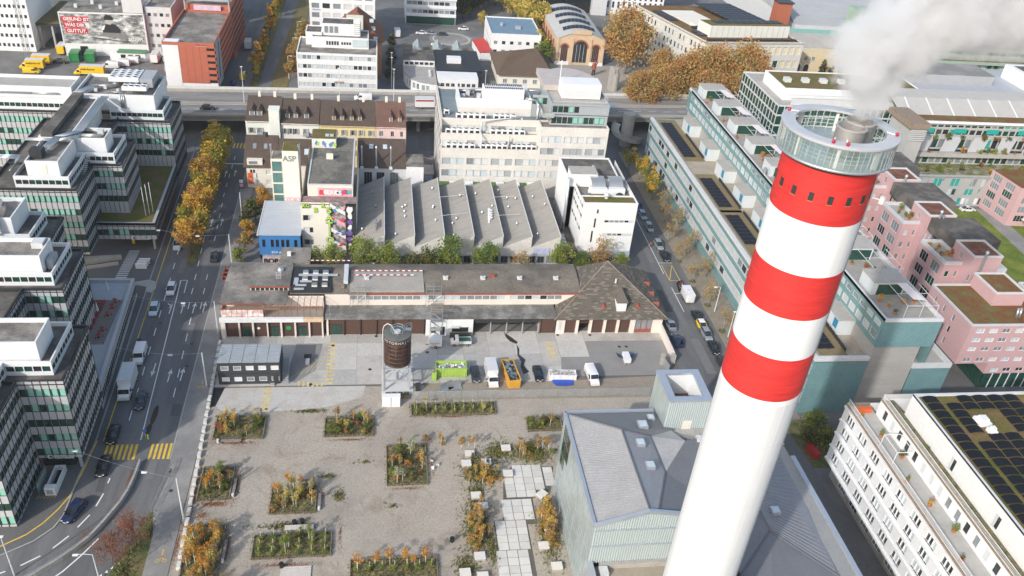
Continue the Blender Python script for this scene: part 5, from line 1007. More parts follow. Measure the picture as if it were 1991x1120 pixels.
def office(name,label,x0,x1,y,y1,h,m,rowz,n,w2,gl,frame=GREYM,div=1,roof=ROOFG,par=.4,side=None,depth=.15,cat='building'):
 B = Bld(name,label,cat,((x0+x1)/2,(y+y1)/2,0));B.wall(x0,y,x1,y,0,h,m,rowz,cols(x1-x0,n,w2,.3),glass=gl,frame=frame,div=div,depth=depth)
 if side == 'W' or side == 'WE': B.wall(x0,y1,x0,y,0,h,m,rowz,cols(y1-y,max(1,int((y1-y)/((x1-x0)/n))),w2,.3),glass=gl,frame=frame,depth=depth)
 if side == 'E' or side == 'WE': B.wall(x1,y,x1,y1,0,h,m,rowz,cols(y1-y,max(1,int((y1-y)/((x1-x0)/n))),w2,.3),glass=gl,frame=frame,depth=depth)
 B.block(x0,y,x1,y1,0,h,m,roof,par=par,sides={'W': 'EN','E': 'WN','WE': 'N',None: 'WEN'}[side]);return B
WG = (G_BLIND,G_PALE,G_GREY,G_BLIND,G_DARK)
w1 = office('white_office','wide white office with five window bands and stepped penthouses behind the flyover',-26,-.6,272,288.5,15.6,WHITE,rows(1.6,5,2.98,1.35),17,1.25,WG)
w1.block(-21.6,279,-3.4,288,15,18.7,WHITE,ROOFG,par=.3);w1.block(-18.4,282,-6.0,289,18.3,22.2,WHITE,ROOFD,par=.2);w1.block(-23.6,281.5,-18.4,289,15,19.4,WHITE,ROOFD,par=.3)
for i in range(5): w1.w.append(((-17.0+i*.85,278.95,16.2),0,.6,1.3,GREYM,G_DARK,1,False))
for i in range(4): w1.w.append(((-12.2+i*.85,278.95,16.4),0,.6,.9,GREYM,G_DARK,1,False));
for i in range(3): w1.w.append(((-17.6+i*1.6,281.95,19.2),0,1.2,2.2,GREYM,G_GREY,1,False))
w1.part('glass_front',MB().box(-8.6,278.8,15.8,-3.8,278.95,18.2),G_PALE);w1.part('louvred_tower',MB().box(-8.2,281.6,18.5,-6.2,283,24),WHITE)
for i in range(6): w1.part('louvre',MB().box(-8.3,281.5,19.2+i*.65,-6.1,281.6,19.4+i*.65),GREYM)
lettering('walisch',1.1,mat('sign_brown',(.35,.2,.12),.6,0),w1.t,(-14.5,271.8,6.0),bold=.02);w1.finish()
w2 = office('tall_white_office','tall white office with wide shuttered windows beyond the red tiled roof',-26,-1.5,332,352,27,WHITE,rows(6,5,3.5,1.9),6,2.8,(G_GREY,G_BLIND,G_DARK,G_GREY),side=None)
lettering('PENTAX',.8,mat('sign_blue',(.05,.1,.4),.6,0),w2.t,(-24.9,331.8,12.2));w2.finish()
rh = Bld('red_roof_house','brick red hipped roof house with pale skylights behind the white office','house',(-7,305,0))
REDT = mat('red_tile',(.20,.085,.05),.9,.2,.5,fine=5,bump=.4)
rh.part('wall',MB().box(-16,297,0,1,316,12),mat('orange_render',(.55,.25,.14),.8,.1,.5));rh.part('roof',MB().add([(-16.6,296.4,12),(1.6,296.4,12),(1.6,316.6,12),(-16.6,316.6,12),(-7.5,303,20.5),(-7.5,310,20.5)],[(0,1,4),(1,2,5,4),(2,3,5),(3,0,4,5)]),REDT)
for x,y,z in ((-13.2,300.4,15.4),(-12.4,303.6,17),(-2,300.2,15.4),(-2.6,303.8,17),(-1.2,297.6,13.2)): rh.part('skylight',MB().add([(x-.7,y-.6,z-.1),(x+.7,y-.6,z-.1),(x+.7,y+.6,z+.9),(x-.7,y+.6,z+.9)],[(0,1,2,3)]),G_PALE)
rh.part('cream_tower',MB().box(-11,296,12,-5.4,299,20.5),mat('cream_panel',(.68,.66,.52),.7,.06,.5));rh.finish()
o2 = office('banded_office','pale office with white balcony bands at the far end of the shaded side street',11,32,362,380,22,WHITE,rows(4.6,5,3.4,1.5),9,2.1,(G_DARK,G_BLUE,G_PALE,G_GREY));o2.part('ground_floor_glass',MB().box(11.3,361.8,.2,31.7,361.95,3.4),G_GREEN)
for i in range(5): o2.part('balcony_band',MB().box(10.8,361.4,3.4+i*3.4,32.2,362,4.55+i*3.4),WHITE)
o2.finish()
# parking tower with red panels
pk = Bld('parking_tower','brick red panelled parking tower with white corner and open deck slots','building',(-57,285,0))
PRED = mat('brick_red_panel',(.44,.13,.08),.75,.1,.5);RY,RT = 272,17.2
pk.part('white_corner',MB().box(-66.5,RY,0,-61.8,RY+3.5,RT),WHITE);pk.part('white_base',MB().box(-61.8,RY+.1,0,-50.9,RY+3,4.2),WHITE)
for i in range(4): pk.part('panel',MB().box(-61.7+i*2.1,RY,4.2,-59.65+i*2.1,RY+.4,RT-.2),PRED)
for i in range(6): pk.part('deck_slot',MB().box(-53.3,RY+.1,4.6+i*2.05,-51,RY+.4,5.4+i*2.05),BLACK);pk.part('deck_edge',MB().box(-53.3,RY-.05,5.4+i*2.05,-51,RY+.4,6.6+i*2.05),PRED)
pk.block(-66.5,RY,-50.9,308,0,RT,PRED,ROOFG,par=.9,sides='WN',capm=PRED)
for i in range(6): pk.part('deck_edge',MB().box(-50.95,RY,4.2+i*2.1,-50.7,308,5.5+i*2.1),PRED);pk.part('deck_slot',MB().box(-51.05,RY+.4,5.5+i*2.1,-50.9,308,6.3+i*2.1),BLACK)
pk.part('mural_panel',MB().quad((-50.65,RY+.4,3),(-50.65,RY+9,3),(-50.65,RY+9,RT),(-50.65,RY+.4,RT)),mat('grey_blue_poster',(.33,.37,.41),.6,.15,.3));pk.part('mural_stripe',MB().quad((-50.62,RY+3,5),(-50.62,RY+4.6,5),(-50.62,RY+6.6,RT-1),(-50.62,RY+5,RT-1)),DARK)
pk.part('roof_frame',MB().box(-66,307,RT,-65.6,307.4,RT+4).box(-51.4,307,RT,-51,307.4,RT+4).box(-66,306.8,RT+3.4,-51,308.6,RT+4),GREYM)
pk.part('roof_mural',MB().box(-63,307.4,RT,-54,307.5,RT+1.8),mat('pink_blue_mural',(.5,.45,.6),.7,.3,.8,col2=(.7,.4,.45)))
for i in range(5): pk.part('white_bay',MB().box(-66.9,RY+.2,1.5+i*3.1,-66.5,RY+1.6,2.7+i*3.1),GREYM)
pk.part('far_block',MB().box(-66,308.4,0,-51,338,19),PRED)
for i in range(7): pk.part('deck_slot',MB().box(-50.98,309,3+i*2.2,-50.9,337,3.9+i*2.2),BLACK)
pk.part('far_roof',MB().box(-65.8,308.6,19,-51.2,337.8,19.1),ROOFG)
lettering('SIXT  SIXT',.9,WHITE,pk.t,(-56.5,RY-.02,RT-1.1));pk.finish()
# billboard building
bb = Bld('billboard_hall','hall with giant black and white rafting billboard and red slogan labels','building',(-93,320,0))
YB = 305.6
bb.part('wall',MB().quad((-106.7,YB,0),(-79.8,YB+1.9,0),(-79.8,YB+1.9,15),(-106.7,YB,15)).quad((-79.8,YB+1.9,0),(-79.8,335,0),(-79.8,335,15),(-79.8,YB+1.9,15)).quad((-106.7,335,0),(-106.7,YB,0),(-106.7,YB,15),(-106.7,335,15)),WHITE)
bb.part('roof',MB().poly([(-106.7,YB,15),(-79.8,YB+1.9,15),(-79.8,335,15),(-106.7,335,15)]),ROOFG)
sl3 = 1.9/26.9
def bp(u,z,d=.12): return (-106.4+u,YB+sl3*u-d,z)
WAT = mat('poster_water',(.16,.17,.175),.6,.5,.35,col2=(.55,.56,.56),stretch=(1,1,2.2),mix=(.42,.62))
po = bb.part('poster',MB().quad(bp(0,4.4),bp(26.3,4.4),bp(26.3,14.6),bp(0,14.6)),WAT)
def pprint(nm,pts,m,d=.15): return wpart(nm,MB().poly([bp(u,z,d) for u,z in pts]),m,po)
PG = [mat('print_black',(.025,.025,.028),.6,.2,1),mat('print_grey',(.20,.2,.2),.6,.25,1),mat('print_skin',(.45,.43,.42),.6,.1,1),mat('print_white',(.72,.72,.72),.6,.1,1)]
pprint('printed_figure',[(12.6,7.3),(18.6,7.2),(18.4,9.6),(17.2,11.0),(16,11.4),(14.2,11.3),(13,10.4)],PG[0]);pprint('printed_arm',[(11.2,7.0),(20.6,6.2),(20.8,6.9),(18.4,8.2),(12.8,8.3)],PG[1],.16);pprint('printed_face',[(14.4,11.2),(15.6,11.0),(16.3,11.8),(16.4,13.2),(14.2,13.2),(14.0,12.0)],PG[2],.17);pprint('printed_helmet',[(13.7,12.6),(16.7,12.6),(16.6,13.6),(15.9,14.3),(14.4,14.3),(13.8,13.6)],PG[0],.19);pprint('printed_shoulder',[(12.4,9.2),(13.2,10.6),(13.9,10.8),(13.2,9.2)],PG[3],.18);pprint('printed_paddle',[(9.2,6.3),(21,5.0),(21,5.2),(9.2,6.6)],PG[0],.2)
for i,(t_,u,wd,z) in enumerate((('GESUND IST,',.5,8.7,11.9),('WAS DIR',.8,6.6,9.9),('GUTTUT.',1.1,7.0,7.9))):
 pprint('slogan_label',[(u,z),(u+wd,z-.1),(u+wd-.2,z+1.65),(u-.1,z+1.7)],mat('label_red',(.62,.03,.05),.6,.05,1),.17);x,y,z2 = bp(u+.5,z+.35,.22);lettering(t_,1.5,WHITE,bb.t,(x,y,z2),bold=.04)
x,y,z2 = bp(20.6,5.6,.24);lettering('atupri',2.0,WHITE,bb.t,(x,y,z2),bold=.04)
bb.part('frame',MB().quad(bp(-.2,14.6,.3),bp(26.5,14.6,.3),bp(26.5,15.1,.3),bp(-.2,15.1,.3)).quad(bp(-.3,4.2,.3),bp(0,4.2,.3),bp(0,15.1,.3),bp(-.3,15.1,.3)).quad(bp(26.3,4.2,.3),bp(26.6,4.2,.3),bp(26.6,15.1,.3),bp(26.3,15.1,.3)),WHITE)
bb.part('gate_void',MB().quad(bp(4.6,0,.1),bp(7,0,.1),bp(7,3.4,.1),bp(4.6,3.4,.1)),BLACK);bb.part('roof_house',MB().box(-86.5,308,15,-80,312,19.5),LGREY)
for i in range(5): bb.part('roof_unit',MB().box(-103+i*4,311+(i % 2)*5,15,-102+i*4,312+(i % 2)*5,16.2),LGREY)
bb.finish()
sb = office('side_office','grey office wing with small windows beside the billboard hall',-79.6,-71,309,345,17,LGREY,rows(3,4,3.6,1.2),4,1.2,(G_DARK,G_GREY),side=None);sb.finish()
lf = office('white_tower','white office tower with small square windows beside the lattice mast',-150,-117,308,330,30,WHITE,rows(1.5,8,3.3,1.2),22,.9,(G_DARK,G_BLUE),side=None);lf.finish()
cnp = thing('loading_canopy','dark open loading canopy with mossy roof beside the billboard','canopy',(-112,318,0));part('roof',MB().box(-5,-6,8,5,22,8.8,top=1),[DARK,MOSS],cnp)
for x in (-4,0,4): part('column',MB().box(x-.3,-5.6,0,x+.3,-5,8),CONC,cnp)
pyl = thing('lattice_mast','tall steel lattice mast beside the loading canopy','mast',(-117,300,0));b = MB()
for sx,sy in ((-1,-1),(1,-1),(1,1),(-1,1)): part('leg',MB().tube((sx*.7,sy*.7,0),(sx*.4,sy*.4,34),.09,5),STEEL,pyl)
for i in range(17): b.tube((-.68+.017*i,-.7,2*i),(.65-.017*i,-.7,2*i+2),.05,4).tube((.68-.017*i,-.7,2*i),(-.65+.017*i,-.7,2*i+2),.05,4)
part('bracing',b,STEEL,pyl)
bkb = Bld('back_block','dark glazed office block beyond the parking tower','building',(-68,360,0));bkb.wall(-80,352,-56,352,0,22,GREYM,rows(3,5,3.6,1.6),cols(24,10,2),glass=(G_GREEN,G_DARK),frame=LGREY);bkb.block(-80,352,-56,372,0,22,GREYM,ROOFG,sides='WEN');bkb.finish()
# low buildings of the side street
cb = Bld('curved_pavilion','low white pavilion with curved window front beside the side street','building',(14,290,0));pts = [(8.6,297),(8.5,292.5),(9.2,288),(11,284),(14,281.3),(17.5,280),(19.6,279.8)]
for (a,b2),(c,d) in zip(pts,pts[1:]): cb.wall(a,b2,c,d,0,4,WHITE,[(1,3)],cols(math.hypot(c-a,d-b2),2,1.2,.3),glass=(G_BLUE,G_GREY),frame=WHITE,div=3)
cb.part('roof',MB().prism(pts+[(19.6,297)],3.6,4.0),CONC);cb.part('upper_wall',MB().box(8.6,297,0,19.6,305,6.2),WHITE);cb.part('upper_roof',MB().box(8.5,296.9,6.2,19.7,308,6.4),ROOFD)
for i in range(3): cb.part('roof_cowl',MB().cyl(17.6,287+i*2.2,4,4.8,.5,10),LGREY)
for i in range(6): cb.w.append(((9+i*1.75,296.85,4.6),0,1.4,1.1,WHITE,G_DARK,1,False))
cb.finish()
bs = Bld('black_roof_shed','low shed with black roof and white end walls behind the pavilion','building',(28,305,0));bs.part('wall',MB().box(20,283,0,34,300,5),WHITE);bs.part('roof',MB().box(19.8,290,5,36,312,5.5),BLACK);bs.part('white_box',MB().box(24,297,5.5,29,300,7.4),WHITE)
for i in range(7): bs.w.append(((21+i*1.8,282.95,1.5),0,1.2,1.8,GREYM,G_DARK,2,False))
bs.finish()
for i in range(3):
 x = 14.6+i*7.6;g = thing('greenhouse','small glass greenhouse in the row on the flat roof plot','greenhouse',(x,318,0),0,'row of greenhouses');part('glass_body',MB().box(-1.7,0,0,1.7,9,2.6),G_PALE,g);part('glass_roof',MB().add([(-1.9,-.1,2.6),(1.9,-.1,2.6),(0,-.1,4.6),(-1.9,9.1,2.6),(1.9,9.1,2.6),(0,9.1,4.6)],[(0,1,2),(1,4,5,2),(3,0,2,5)]),mat('glasshouse_roof',(.36,.42,.42),.3,.15,1),g);part('ridge',MB().box(-.06,0,4.55,.06,9,4.68),WHITE,g)
slab('garden_plot',[(8.8,312),(36,312),(36,332),(8.8,332)],.06,mat('garden_soil',(.2,.17,.11),.95,.3,.4,fine=3));slab('turning_circle',ring(29,343,9,24),.05,PAVE)
part('circle_line',MB().strip(ring(29,343,7.4,24)+[ring(29,343,7.4,24)[0]],.3,.062),WHITEP,road)
bw = office('blue_roof_house','white house with blue grey flat roof beside the yellow trees',42.5,62,322,345,9.5,WHITE,rows(2,2,3.4,1.3),6,1.4,(G_GREY,G_DARK),roof=mat('blue_grey_roof',(.16,.25,.33),.7,.12,.4),side='W');bw.part('roof_unit',MB().cyl(48,334,9,10.2,.7,10).box(53,330,9,55,332,10),GREYM);bw.finish()
bq = Bld('brown_hall','house with large plain dark brown hipped roof beside the brick arch hall','house',(50,305,0));bq.part('wall',MB().box(42,290,0,61,312,5),CREAM);bq.part('roof',MB().add([(41,288.5,5),(62,288.5,5),(62,313.5,5),(41,313.5,5),(47,299,10.5),(57,303,10.5)],[(0,1,5,4),(1,2,5),(2,3,4,5),(3,0,4)]),mat('dull_brown_tile',(.12,.085,.06),.9,.15,.4,fine=5,bump=.4))
for i in range(5): bq.w.append(((43.5+i*3.6,289.95,1.6),0,1.6,1.6,WHITE,G_GREY,2,True))
bq.finish()
solo('red_roof_shed',MB().box(-2.2,-8,0,2.2,8,3).add([(-2.4,-8.2,3),(2.4,-8.2,3.9),(2.4,8.2,3.9),(-2.4,8.2,3)],[(0,1,2,3)],1),[WHITE,mat('bright_red_roof',(.48,.05,.04),.6,.1,.6)],'small shed with bright red roof behind the greenhouses','shed',(39.6,326,0),.1)
# brick arch hall
ah = Bld('brick_arch_hall','yellow brick hall with arched red trimmed windows and barrel roof on the plaza','building',(77,330,0))
YBR = mat('yellow_brick',(.56,.42,.29),.85,.1,.6);RBR = mat('red_brick',(.36,.11,.06),.85,.1,1)
xa,xb,YA = 67.3,86.3,317.5;n = 12;arc = [(xa+(xb-xa)*i/n,10+2.6*math.sin(math.pi*i/n)) for i in range(n+1)]
ah.part('front_wall',MB().poly([(xa,YA,0),(xb,YA,0)]+[(x,YA,z) for x,z in reversed(arc)]),YBR);ah.part('side_wall',MB().quad((xa,356,0),(xa,YA,0),(xa,YA,10),(xa,356,10)),YBR)
b = MB()
for (x0,z0),(x1,z1) in zip(arc,arc[1:]): b.quad((x0,YA-.3,z0+.1),(x1,YA-.3,z1+.1),(x1,358,z1+.1),(x0,358,z0+.1))
ah.part('roof',b,mat('zinc_roof',(.46,.46,.44),.6,.1,.4))
for j in range(4):
 y = 323+j*8.5
 for i in range(2,10):
  (x0,z0),(x1,z1) = arc[i],arc[i+1];ah.part('solar_panel',MB().add([(x0+.05,y,z0+.25),(x1-.05,y,z1+.25),(x1-.05,y+2.2,z1+.9),(x0+.05,y+2.2,z0+.9)],[(0,1,2,3)]),mat('solar',(.03,.036,.05),.5,.1,.8,spec=.3))
def archwin(B,cx,y,w2,z0,z1,m=G_DARK,trim=RBR):
 k = 8;top = [(cx+w2/2*math.cos(math.pi*i/k),z1+w2/2*math.sin(math.pi*i/k)) for i in range(k+1)]
 o = B.part('arched_window',MB().poly([(cx-w2/2,y-.06,z0),(cx+w2/2,y-.06,z0)]+[(a,y-.06,c) for a,c in top]),m)
 t = MB();k2 = [(cx+(w2/2+.6)*math.cos(math.pi*i/k),z1+(w2/2+.6)*math.sin(math.pi*i/k)) for i in range(k+1)]
 for i in range(k): t.quad((top[i][0],y-.12,top[i][1]),(k2[i][0],y-.12,k2[i][1]),(k2[i+1][0],y-.12,k2[i+1][1]),(top[i+1][0],y-.12,top[i+1][1]))
 wpart('brick_arch',t,trim,o)
 for i in (-1,0,1): wpart('glazing_bar',MB().box(cx+i*w2/4-.05,y-.1,z0,cx+i*w2/4+.05,y-.07,z1+w2/4),RBR if w2 < 4 else LGREY,o)
archwin(ah,76.8,YA,5.6,1,6.6);archwin(ah,70.6,YA,2.6,1.2,6.6);archwin(ah,83,YA,2.6,1.2,6.6)
for x in (xa,73,80.2,xb-1): ah.part('pilaster',MB().box(x,YA-.35,0,x+1,YA,10.4),YBR)
ah.part('plinth',MB().box(xa-.1,YA-.5,0,72.8,YA-.05,1.3).box(81,YA-.5,0,xb+.1,YA-.05,1.3),WHITE);ah.part('cornice',MB().box(73.5,YA-.45,12.0,80.5,YA,13.6),YBR)
for i in range(6): ah.part('side_arch',MB().box(xa-.08,322+i*5.5,2,xa-.02,325+i*5.5,8),RBR)
ah.finish()
dk = Bld('dark_glass_block','black glass office block behind the barrel roof','building',(86,400,0));dk.wall(74,392,97,392,0,26,BLACK,rows(4,6,3.6,2.6),cols(23,8,2.5),glass=(glass('black_glass',(.01,.018,.022)),),frame=DARK);dk.block(74,392,97,412,0,26,BLACK,ROOFD,sides='WEN');dk.finish()
sp_ = Bld('striped_office','white office with tall narrow dark window strips beside the black glass block','building',(118,405,0));sp_.wall(104,392,132,392,0,26,WHITE,rows(3,6,3.7,2.9),cols(28,11,1.1),glass=(G_DARK,glass('violet_glass',(.06,.05,.09))),frame=GREYM);sp_.block(104,392,132,415,0,26,WHITE,ROOFG,sides='WEN');sp_.part('grey_side',MB().box(97.1,389,0,104,410,22),LGREY);sp_.finish()
# big beige courtyard building
bg_ = Bld('beige_block','large pale beige courtyard building with cream panels behind the brown plane trees','building',(135,325,0))
PALEB = mat('pale_concrete',(.60,.58,.54),.8,.06,.3);CRP = mat('cream_glazing',(.70,.62,.44),.6,.06,.5)
c0,c1,c2,c3 = (121,301.5),(162,306.5),(150,356),(105.4,351)
L1 = math.hypot(c1[0]-c0[0],c1[1]-c0[1]);L2 = math.hypot(c3[0]-c0[0],c3[1]-c0[1])
bg_.wall(*c0,*c1,0,15.7,PALEB,[(2.0,4.4),(6.2,8.9),(11.2,14.2)],cols(L1,14,2.1,.5),frame=LGREY,depth=.25,pick=lambda u,z: CRP if z > 10 or random.random() < .72 else G_GREEN)
bg_.wall(*c3,*c0,0,15.7,PALEB,[(1.2,3.6),(5,6.6),(8,10.2),(11.8,14)],cols(L2,20,1.2,.8),frame=LGREY,depth=.25,glass=(CRP,G_GREEN,G_GREEN,G_GREY,G_DARK,CRP))
rfp = [c0,c1,c2,c3];bg_.part('roof',MB().poly([(x,y,15.4) for x,y in rfp]),SEDUM);bg_.part('wall',MB().quad((*c1,0),(*c2,0),(*c2,15.7),(*c1,15.7)),PALEB)
u1 = Vector((c1[0]-c0[0],c1[1]-c0[1],0)).normalized();u2 = Vector((c3[0]-c0[0],c3[1]-c0[1],0)).normalized()
def lp(a,b,z): p = Vector((c0[0],c0[1],0))+u1*a+u2*b;return (p.x,p.y,z)
def lbox(mb,a0,b0,z0,a1,b1,z1,m=0): return mb.add([lp(a0,b0,z0),lp(a1,b0,z0),lp(a1,b1,z0),lp(a0,b1,z0),lp(a0,b0,z1),lp(a1,b0,z1),lp(a1,b1,z1),lp(a0,b1,z1)],[(0,1,5,4),(1,2,6,5),(2,3,7,6),(3,0,4,7),(4,5,6,7)],m)
bg_.part('parapet',lbox(lbox(MB(),0,0,15.2,L1,.5,16),0,0,15.2,.5,L2,16),PALEB);pen = bg_.part('penthouse',lbox(MB(),6,8,15.4,40,16,19.8),mat('white_cladding',(.66,.66,.62),.7,.05,.4));
for i in range(14): wpart('cladding_joint',lbox(MB(),6.4+i*2.4,7.94,15.5,6.5+i*2.4,8,19.6),GREYM,pen)
bg_.part('penthouse_roof',lbox(MB(),6.2,8.2,19.8,39.8,15.8,19.9),MOSS)
SOL = MATS['solar']
for i in range(9): bg_.part('solar_panel',lbox(MB(),10+i*3.2,11,19.95,12.8+i*3.2,14.6,20.2),SOL)
for i in range(18): bg_.part('solar_panel',lbox(MB(),3+i*2.1,3.5,15.6,4.9+i*2.1,5,16),SOL)
for i in range(10):
 bg_.part('solar_panel',lbox(MB(),3,9+i*3.4,15.6,6.2,12+i*3.4,15.9),SOL) if i > 5 or i < 2 else None
 bg_.part('solar_panel',lbox(MB(),26,18+i*3.2,17,42,20.6+i*3.2,17.4),SOL)
bg_.part('court_wall',lbox(MB(),8,20,15.4,22,24,16.6),CREAM);bg_.part('court_void',lbox(MB(),8,24,15.4,22,44,15.6),CREAM);bg_.part('solar_rack',lbox(MB(),6,18,15.6,24,20,16.3),SOL);bg_.finish()
solo('yellow_sphere',MB().lathe([(0,.2),(1.1,.6),(1.7,1.7),(1.7,2.5),(1.1,3.5),(0,3.9)],0,0,16),mat('bright_yellow',(.85,.6,.01),.5,.05,1),'bright yellow inflated ball sculpture beside the plane trees','sculpture',(104.5,306,0),smooth=True)
stt = thing('sculpture','tall brown welded figure sculpture standing on the plaza','sculpture',(80.4,306,0));part('body',MB().cyl(0,0,2.4,4.6,.7,7,.9).cyl(.2,0,4.6,5.6,.4,6,.3),RUST,stt);part('leg',MB().tube((-.5,0,0),(-.3,0,2.5),.3,6),DARK,stt);part('leg',MB().tube((.5,.3,0),(.3,0,2.5),.3,6),DARK,stt);part('arm',MB().tube((-.7,0,4.2),(-1.2,-.4,2.8),.2,6),RUST,stt);part('arm',MB().tube((.7,0,4.2),(1.3,.2,5.4),.2,6),RUST,stt)
solo('vent_tower',MB().cyl(0,0,0,6.5,1.7,20).box(-1.9,-1.6,0,-.6,1.6,8.4).cyl(0,0,6.5,8.2,1.2,16),CONC,'pale concrete ventilation tower on the plaza by the flyover','tower',(84.6,291,0))
# ================================================================== VEGETATION AND PARK
LV = {'gold': [leafmat('leaf_gold',(0.69,0.391,0.069),(0.529,0.31,0.069)),leafmat('leaf_gold_yellow',(0.759,0.506,0.0805),(0.598,0.38,0.069)),leafmat('leaf_gold_brown',(0.517,0.276,0.092),(0.402,0.23,0.092))],
      'goldgreen': [leafmat('leaf_yellowgreen',(.44,.38,.07),(.32,.30,.06)),leafmat('leaf_gold_yellow',(0.759,0.506,0.0805),(0.598,0.38,0.069)),leafmat('leaf_olive',(0.287,0.299,0.069),(0.218,0.241,0.0575))],
      'plane': [leafmat('leaf_plane',(0.611,0.377,0.13),(0.468,0.312,0.117)),leafmat('leaf_plane_olive',(0.494,0.377,0.13),(0.377,0.312,0.117)),leafmat('leaf_plane_rust',(0.572,0.273,0.091),(0.442,0.234,0.091))],
      'green': [leafmat('leaf_green',(0.17,0.255,0.0728),(0.122,0.194,0.0607)),leafmat('leaf_fresh',(0.276,0.345,0.0575),(0.196,0.265,0.046)),leafmat('leaf_olive',(0.287,0.299,0.069),(0.218,0.241,0.0575))],
      'palegreen': [leafmat('leaf_pale',(0.425,0.437,0.127),(0.333,0.356,0.103)),leafmat('leaf_olive',(0.287,0.299,0.069),(0.218,0.241,0.0575)),leafmat('leaf_fresh',(0.276,0.345,0.0575),(0.196,0.265,0.046))],
      'dark': [leafmat('leaf_dark',(0.0821,0.107,0.0458),(0.0589,0.0831,0.0407)),leafmat('leaf_darkbrown',(0.151,0.12,0.072),(0.108,0.0951,0.0588)),leafmat('leaf_olive',(0.287,0.299,0.069),(0.218,0.241,0.0575))],
      'orange': [leafmat('leaf_orange',(.66,.31,.04),(.52,.24,.04)),leafmat('leaf_amber',(.70,.41,.05),(.56,.31,.05))],'yellow': [leafmat('leaf_yellow',(0.746,0.59,0.178),(0.623,0.465,0.151)),leafmat('leaf_yellowgreen',(.44,.38,.07),(.32,.30,.06))],
      'silver': [leafmat('leaf_silver',(0.533,0.533,0.388),(0.426,0.437,0.305)),leafmat('leaf_pale',(0.425,0.437,0.127),(0.333,0.356,0.103))],
      'red': [leafmat('leaf_red',(0.457,0.136,0.0937),(0.36,0.106,0.0815)),leafmat('leaf_plane_rust',(0.572,0.273,0.091),(0.442,0.234,0.091))],
      'bare': [leafmat('leaf_bare',(.36,.14,.075),(.27,.12,.08))],'thin': [leafmat('leaf_plane_olive',(0.494,0.377,0.13),(0.377,0.312,0.117)),leafmat('leaf_gold_brown',(0.517,0.276,0.092),(0.402,0.23,0.092))]}
BARK = mat('bark',(.17,.13,.10),.95,.25,2);BARKG = mat('grey_bark',(.30,.27,.23),.95,.2,2);BIRCH = mat('birch_bark',(.68,.66,.61),.8,.15,3)
def leaf(b,c,s,r,m):
 d = Vector((r.gauss(0,1),r.gauss(0,1),r.gauss(0,1)+.5)).normalized();u = d.orthogonal().normalized();v = d.cross(u);a = r.random()*6.28;u,v = u*math.cos(a)+v*math.sin(a),v*math.cos(a)-u*math.sin(a)
 p = Vector(c);w2 = s*r.uniform(.35,.6);b.add([p-u*s*.6,p-v*w2,p+u*s*.6,p+v*w2],[(0,1,2,3)],m)
TREES = {}
def tree_proto(kind,h,rx,base,nclump,nleaf,s,seed,col,bark=BARK,tr=.16,twigs=0,shell=.5):
 k = (kind,seed)
 if k in TREES: return TREES[k]
 r = random.Random(seed*17+len(kind));t = MB();c = MB();ch = h-base;cz = base+ch*.5;cs = []
 while len(cs) < nclump:
  p = Vector((r.uniform(-1,1),r.uniform(-1,1),r.uniform(-1,1)))
  if p.length > 1 or p.length < shell*r.random(): continue
  q = 1.0-.25*max(0,p.z);cs.append(Vector((p.x*rx*.8*q,p.y*rx*.8*q,cz+p.z*ch*.44)))
 t.tube((0,0,-.1),(0,0,base+ch*.25),tr,7,0,tr*.6);t.tube((0,0,base+ch*.25),(rx*.05,0,h*.9),tr*.6,5,0,tr*.12)
 for p in cs[:max(5,nclump//3)]:
  z0 = base*.8+r.random()*ch*.35;t.tube((0,0,z0),tuple(p),tr*.35,4,0,tr*.08)
 for i in range(twigs):
  p = cs[i % nclump];q = p+Vector((r.gauss(0,.5),r.gauss(0,.5),r.uniform(.2,1.0)))*rx*.3;t.tube(tuple(p*.6+Vector((0,0,base*.5))),tuple(q),tr*.14,3,0,tr*.05)
 rc = rx*(.36 if nclump > 12 else .5)
 for i,p in enumerate(cs):
  m = r.randrange(len(LV[col]));rr2 = rc*r.uniform(.7,1.25)
  for j in range(nleaf//nclump):
   d = Vector((r.gauss(0,1),r.gauss(0,1),r.gauss(0,.8)));d = d.normalized()*rr2*(r.random()**.5);leaf(c,p+d,s*r.uniform(.7,1.3),r,m if r.random() < .8 else r.randrange(len(LV[col])))
 TREES[k] = (t.mesh('trunk',[bark],True),c.mesh('crown',LV[col]));return TREES[k]
def tree(proto,x,y,sc_,label,group,name='tree',z=0.0,cat='tree'):
 tm,cm = proto;t = thing(name,label,cat,(x,y,z),random.random()*6.28,group);t.scale = (sc_*random.uniform(.93,1.08),sc_*random.uniform(.93,1.08),sc_*random.uniform(.92,1.1))
 link('trunk',tm,t);link('crown',cm,t);return t
def shr_proto(col,seed): return tree_proto('shrub_'+col,1.3,.75,.1,8,260,.16,70+seed,col,BARK,.04)
def leafy(B,name,x,y,z,s,col,pot=False):
 t = B.t;o = link(name,shr_proto(col,random.randrange(2))[1],t,Vector((x,y,z+(.45 if pot else -.1)))-B.loc,random.random()*6);o.scale = (s,s,s*random.uniform(.8,1.25))
 if pot: wpart('pot',MB().cyl(x,y,z,z+.5,.26,8,.34),mat('terracotta',(.4,.16,.08),.8,.1,1),t)
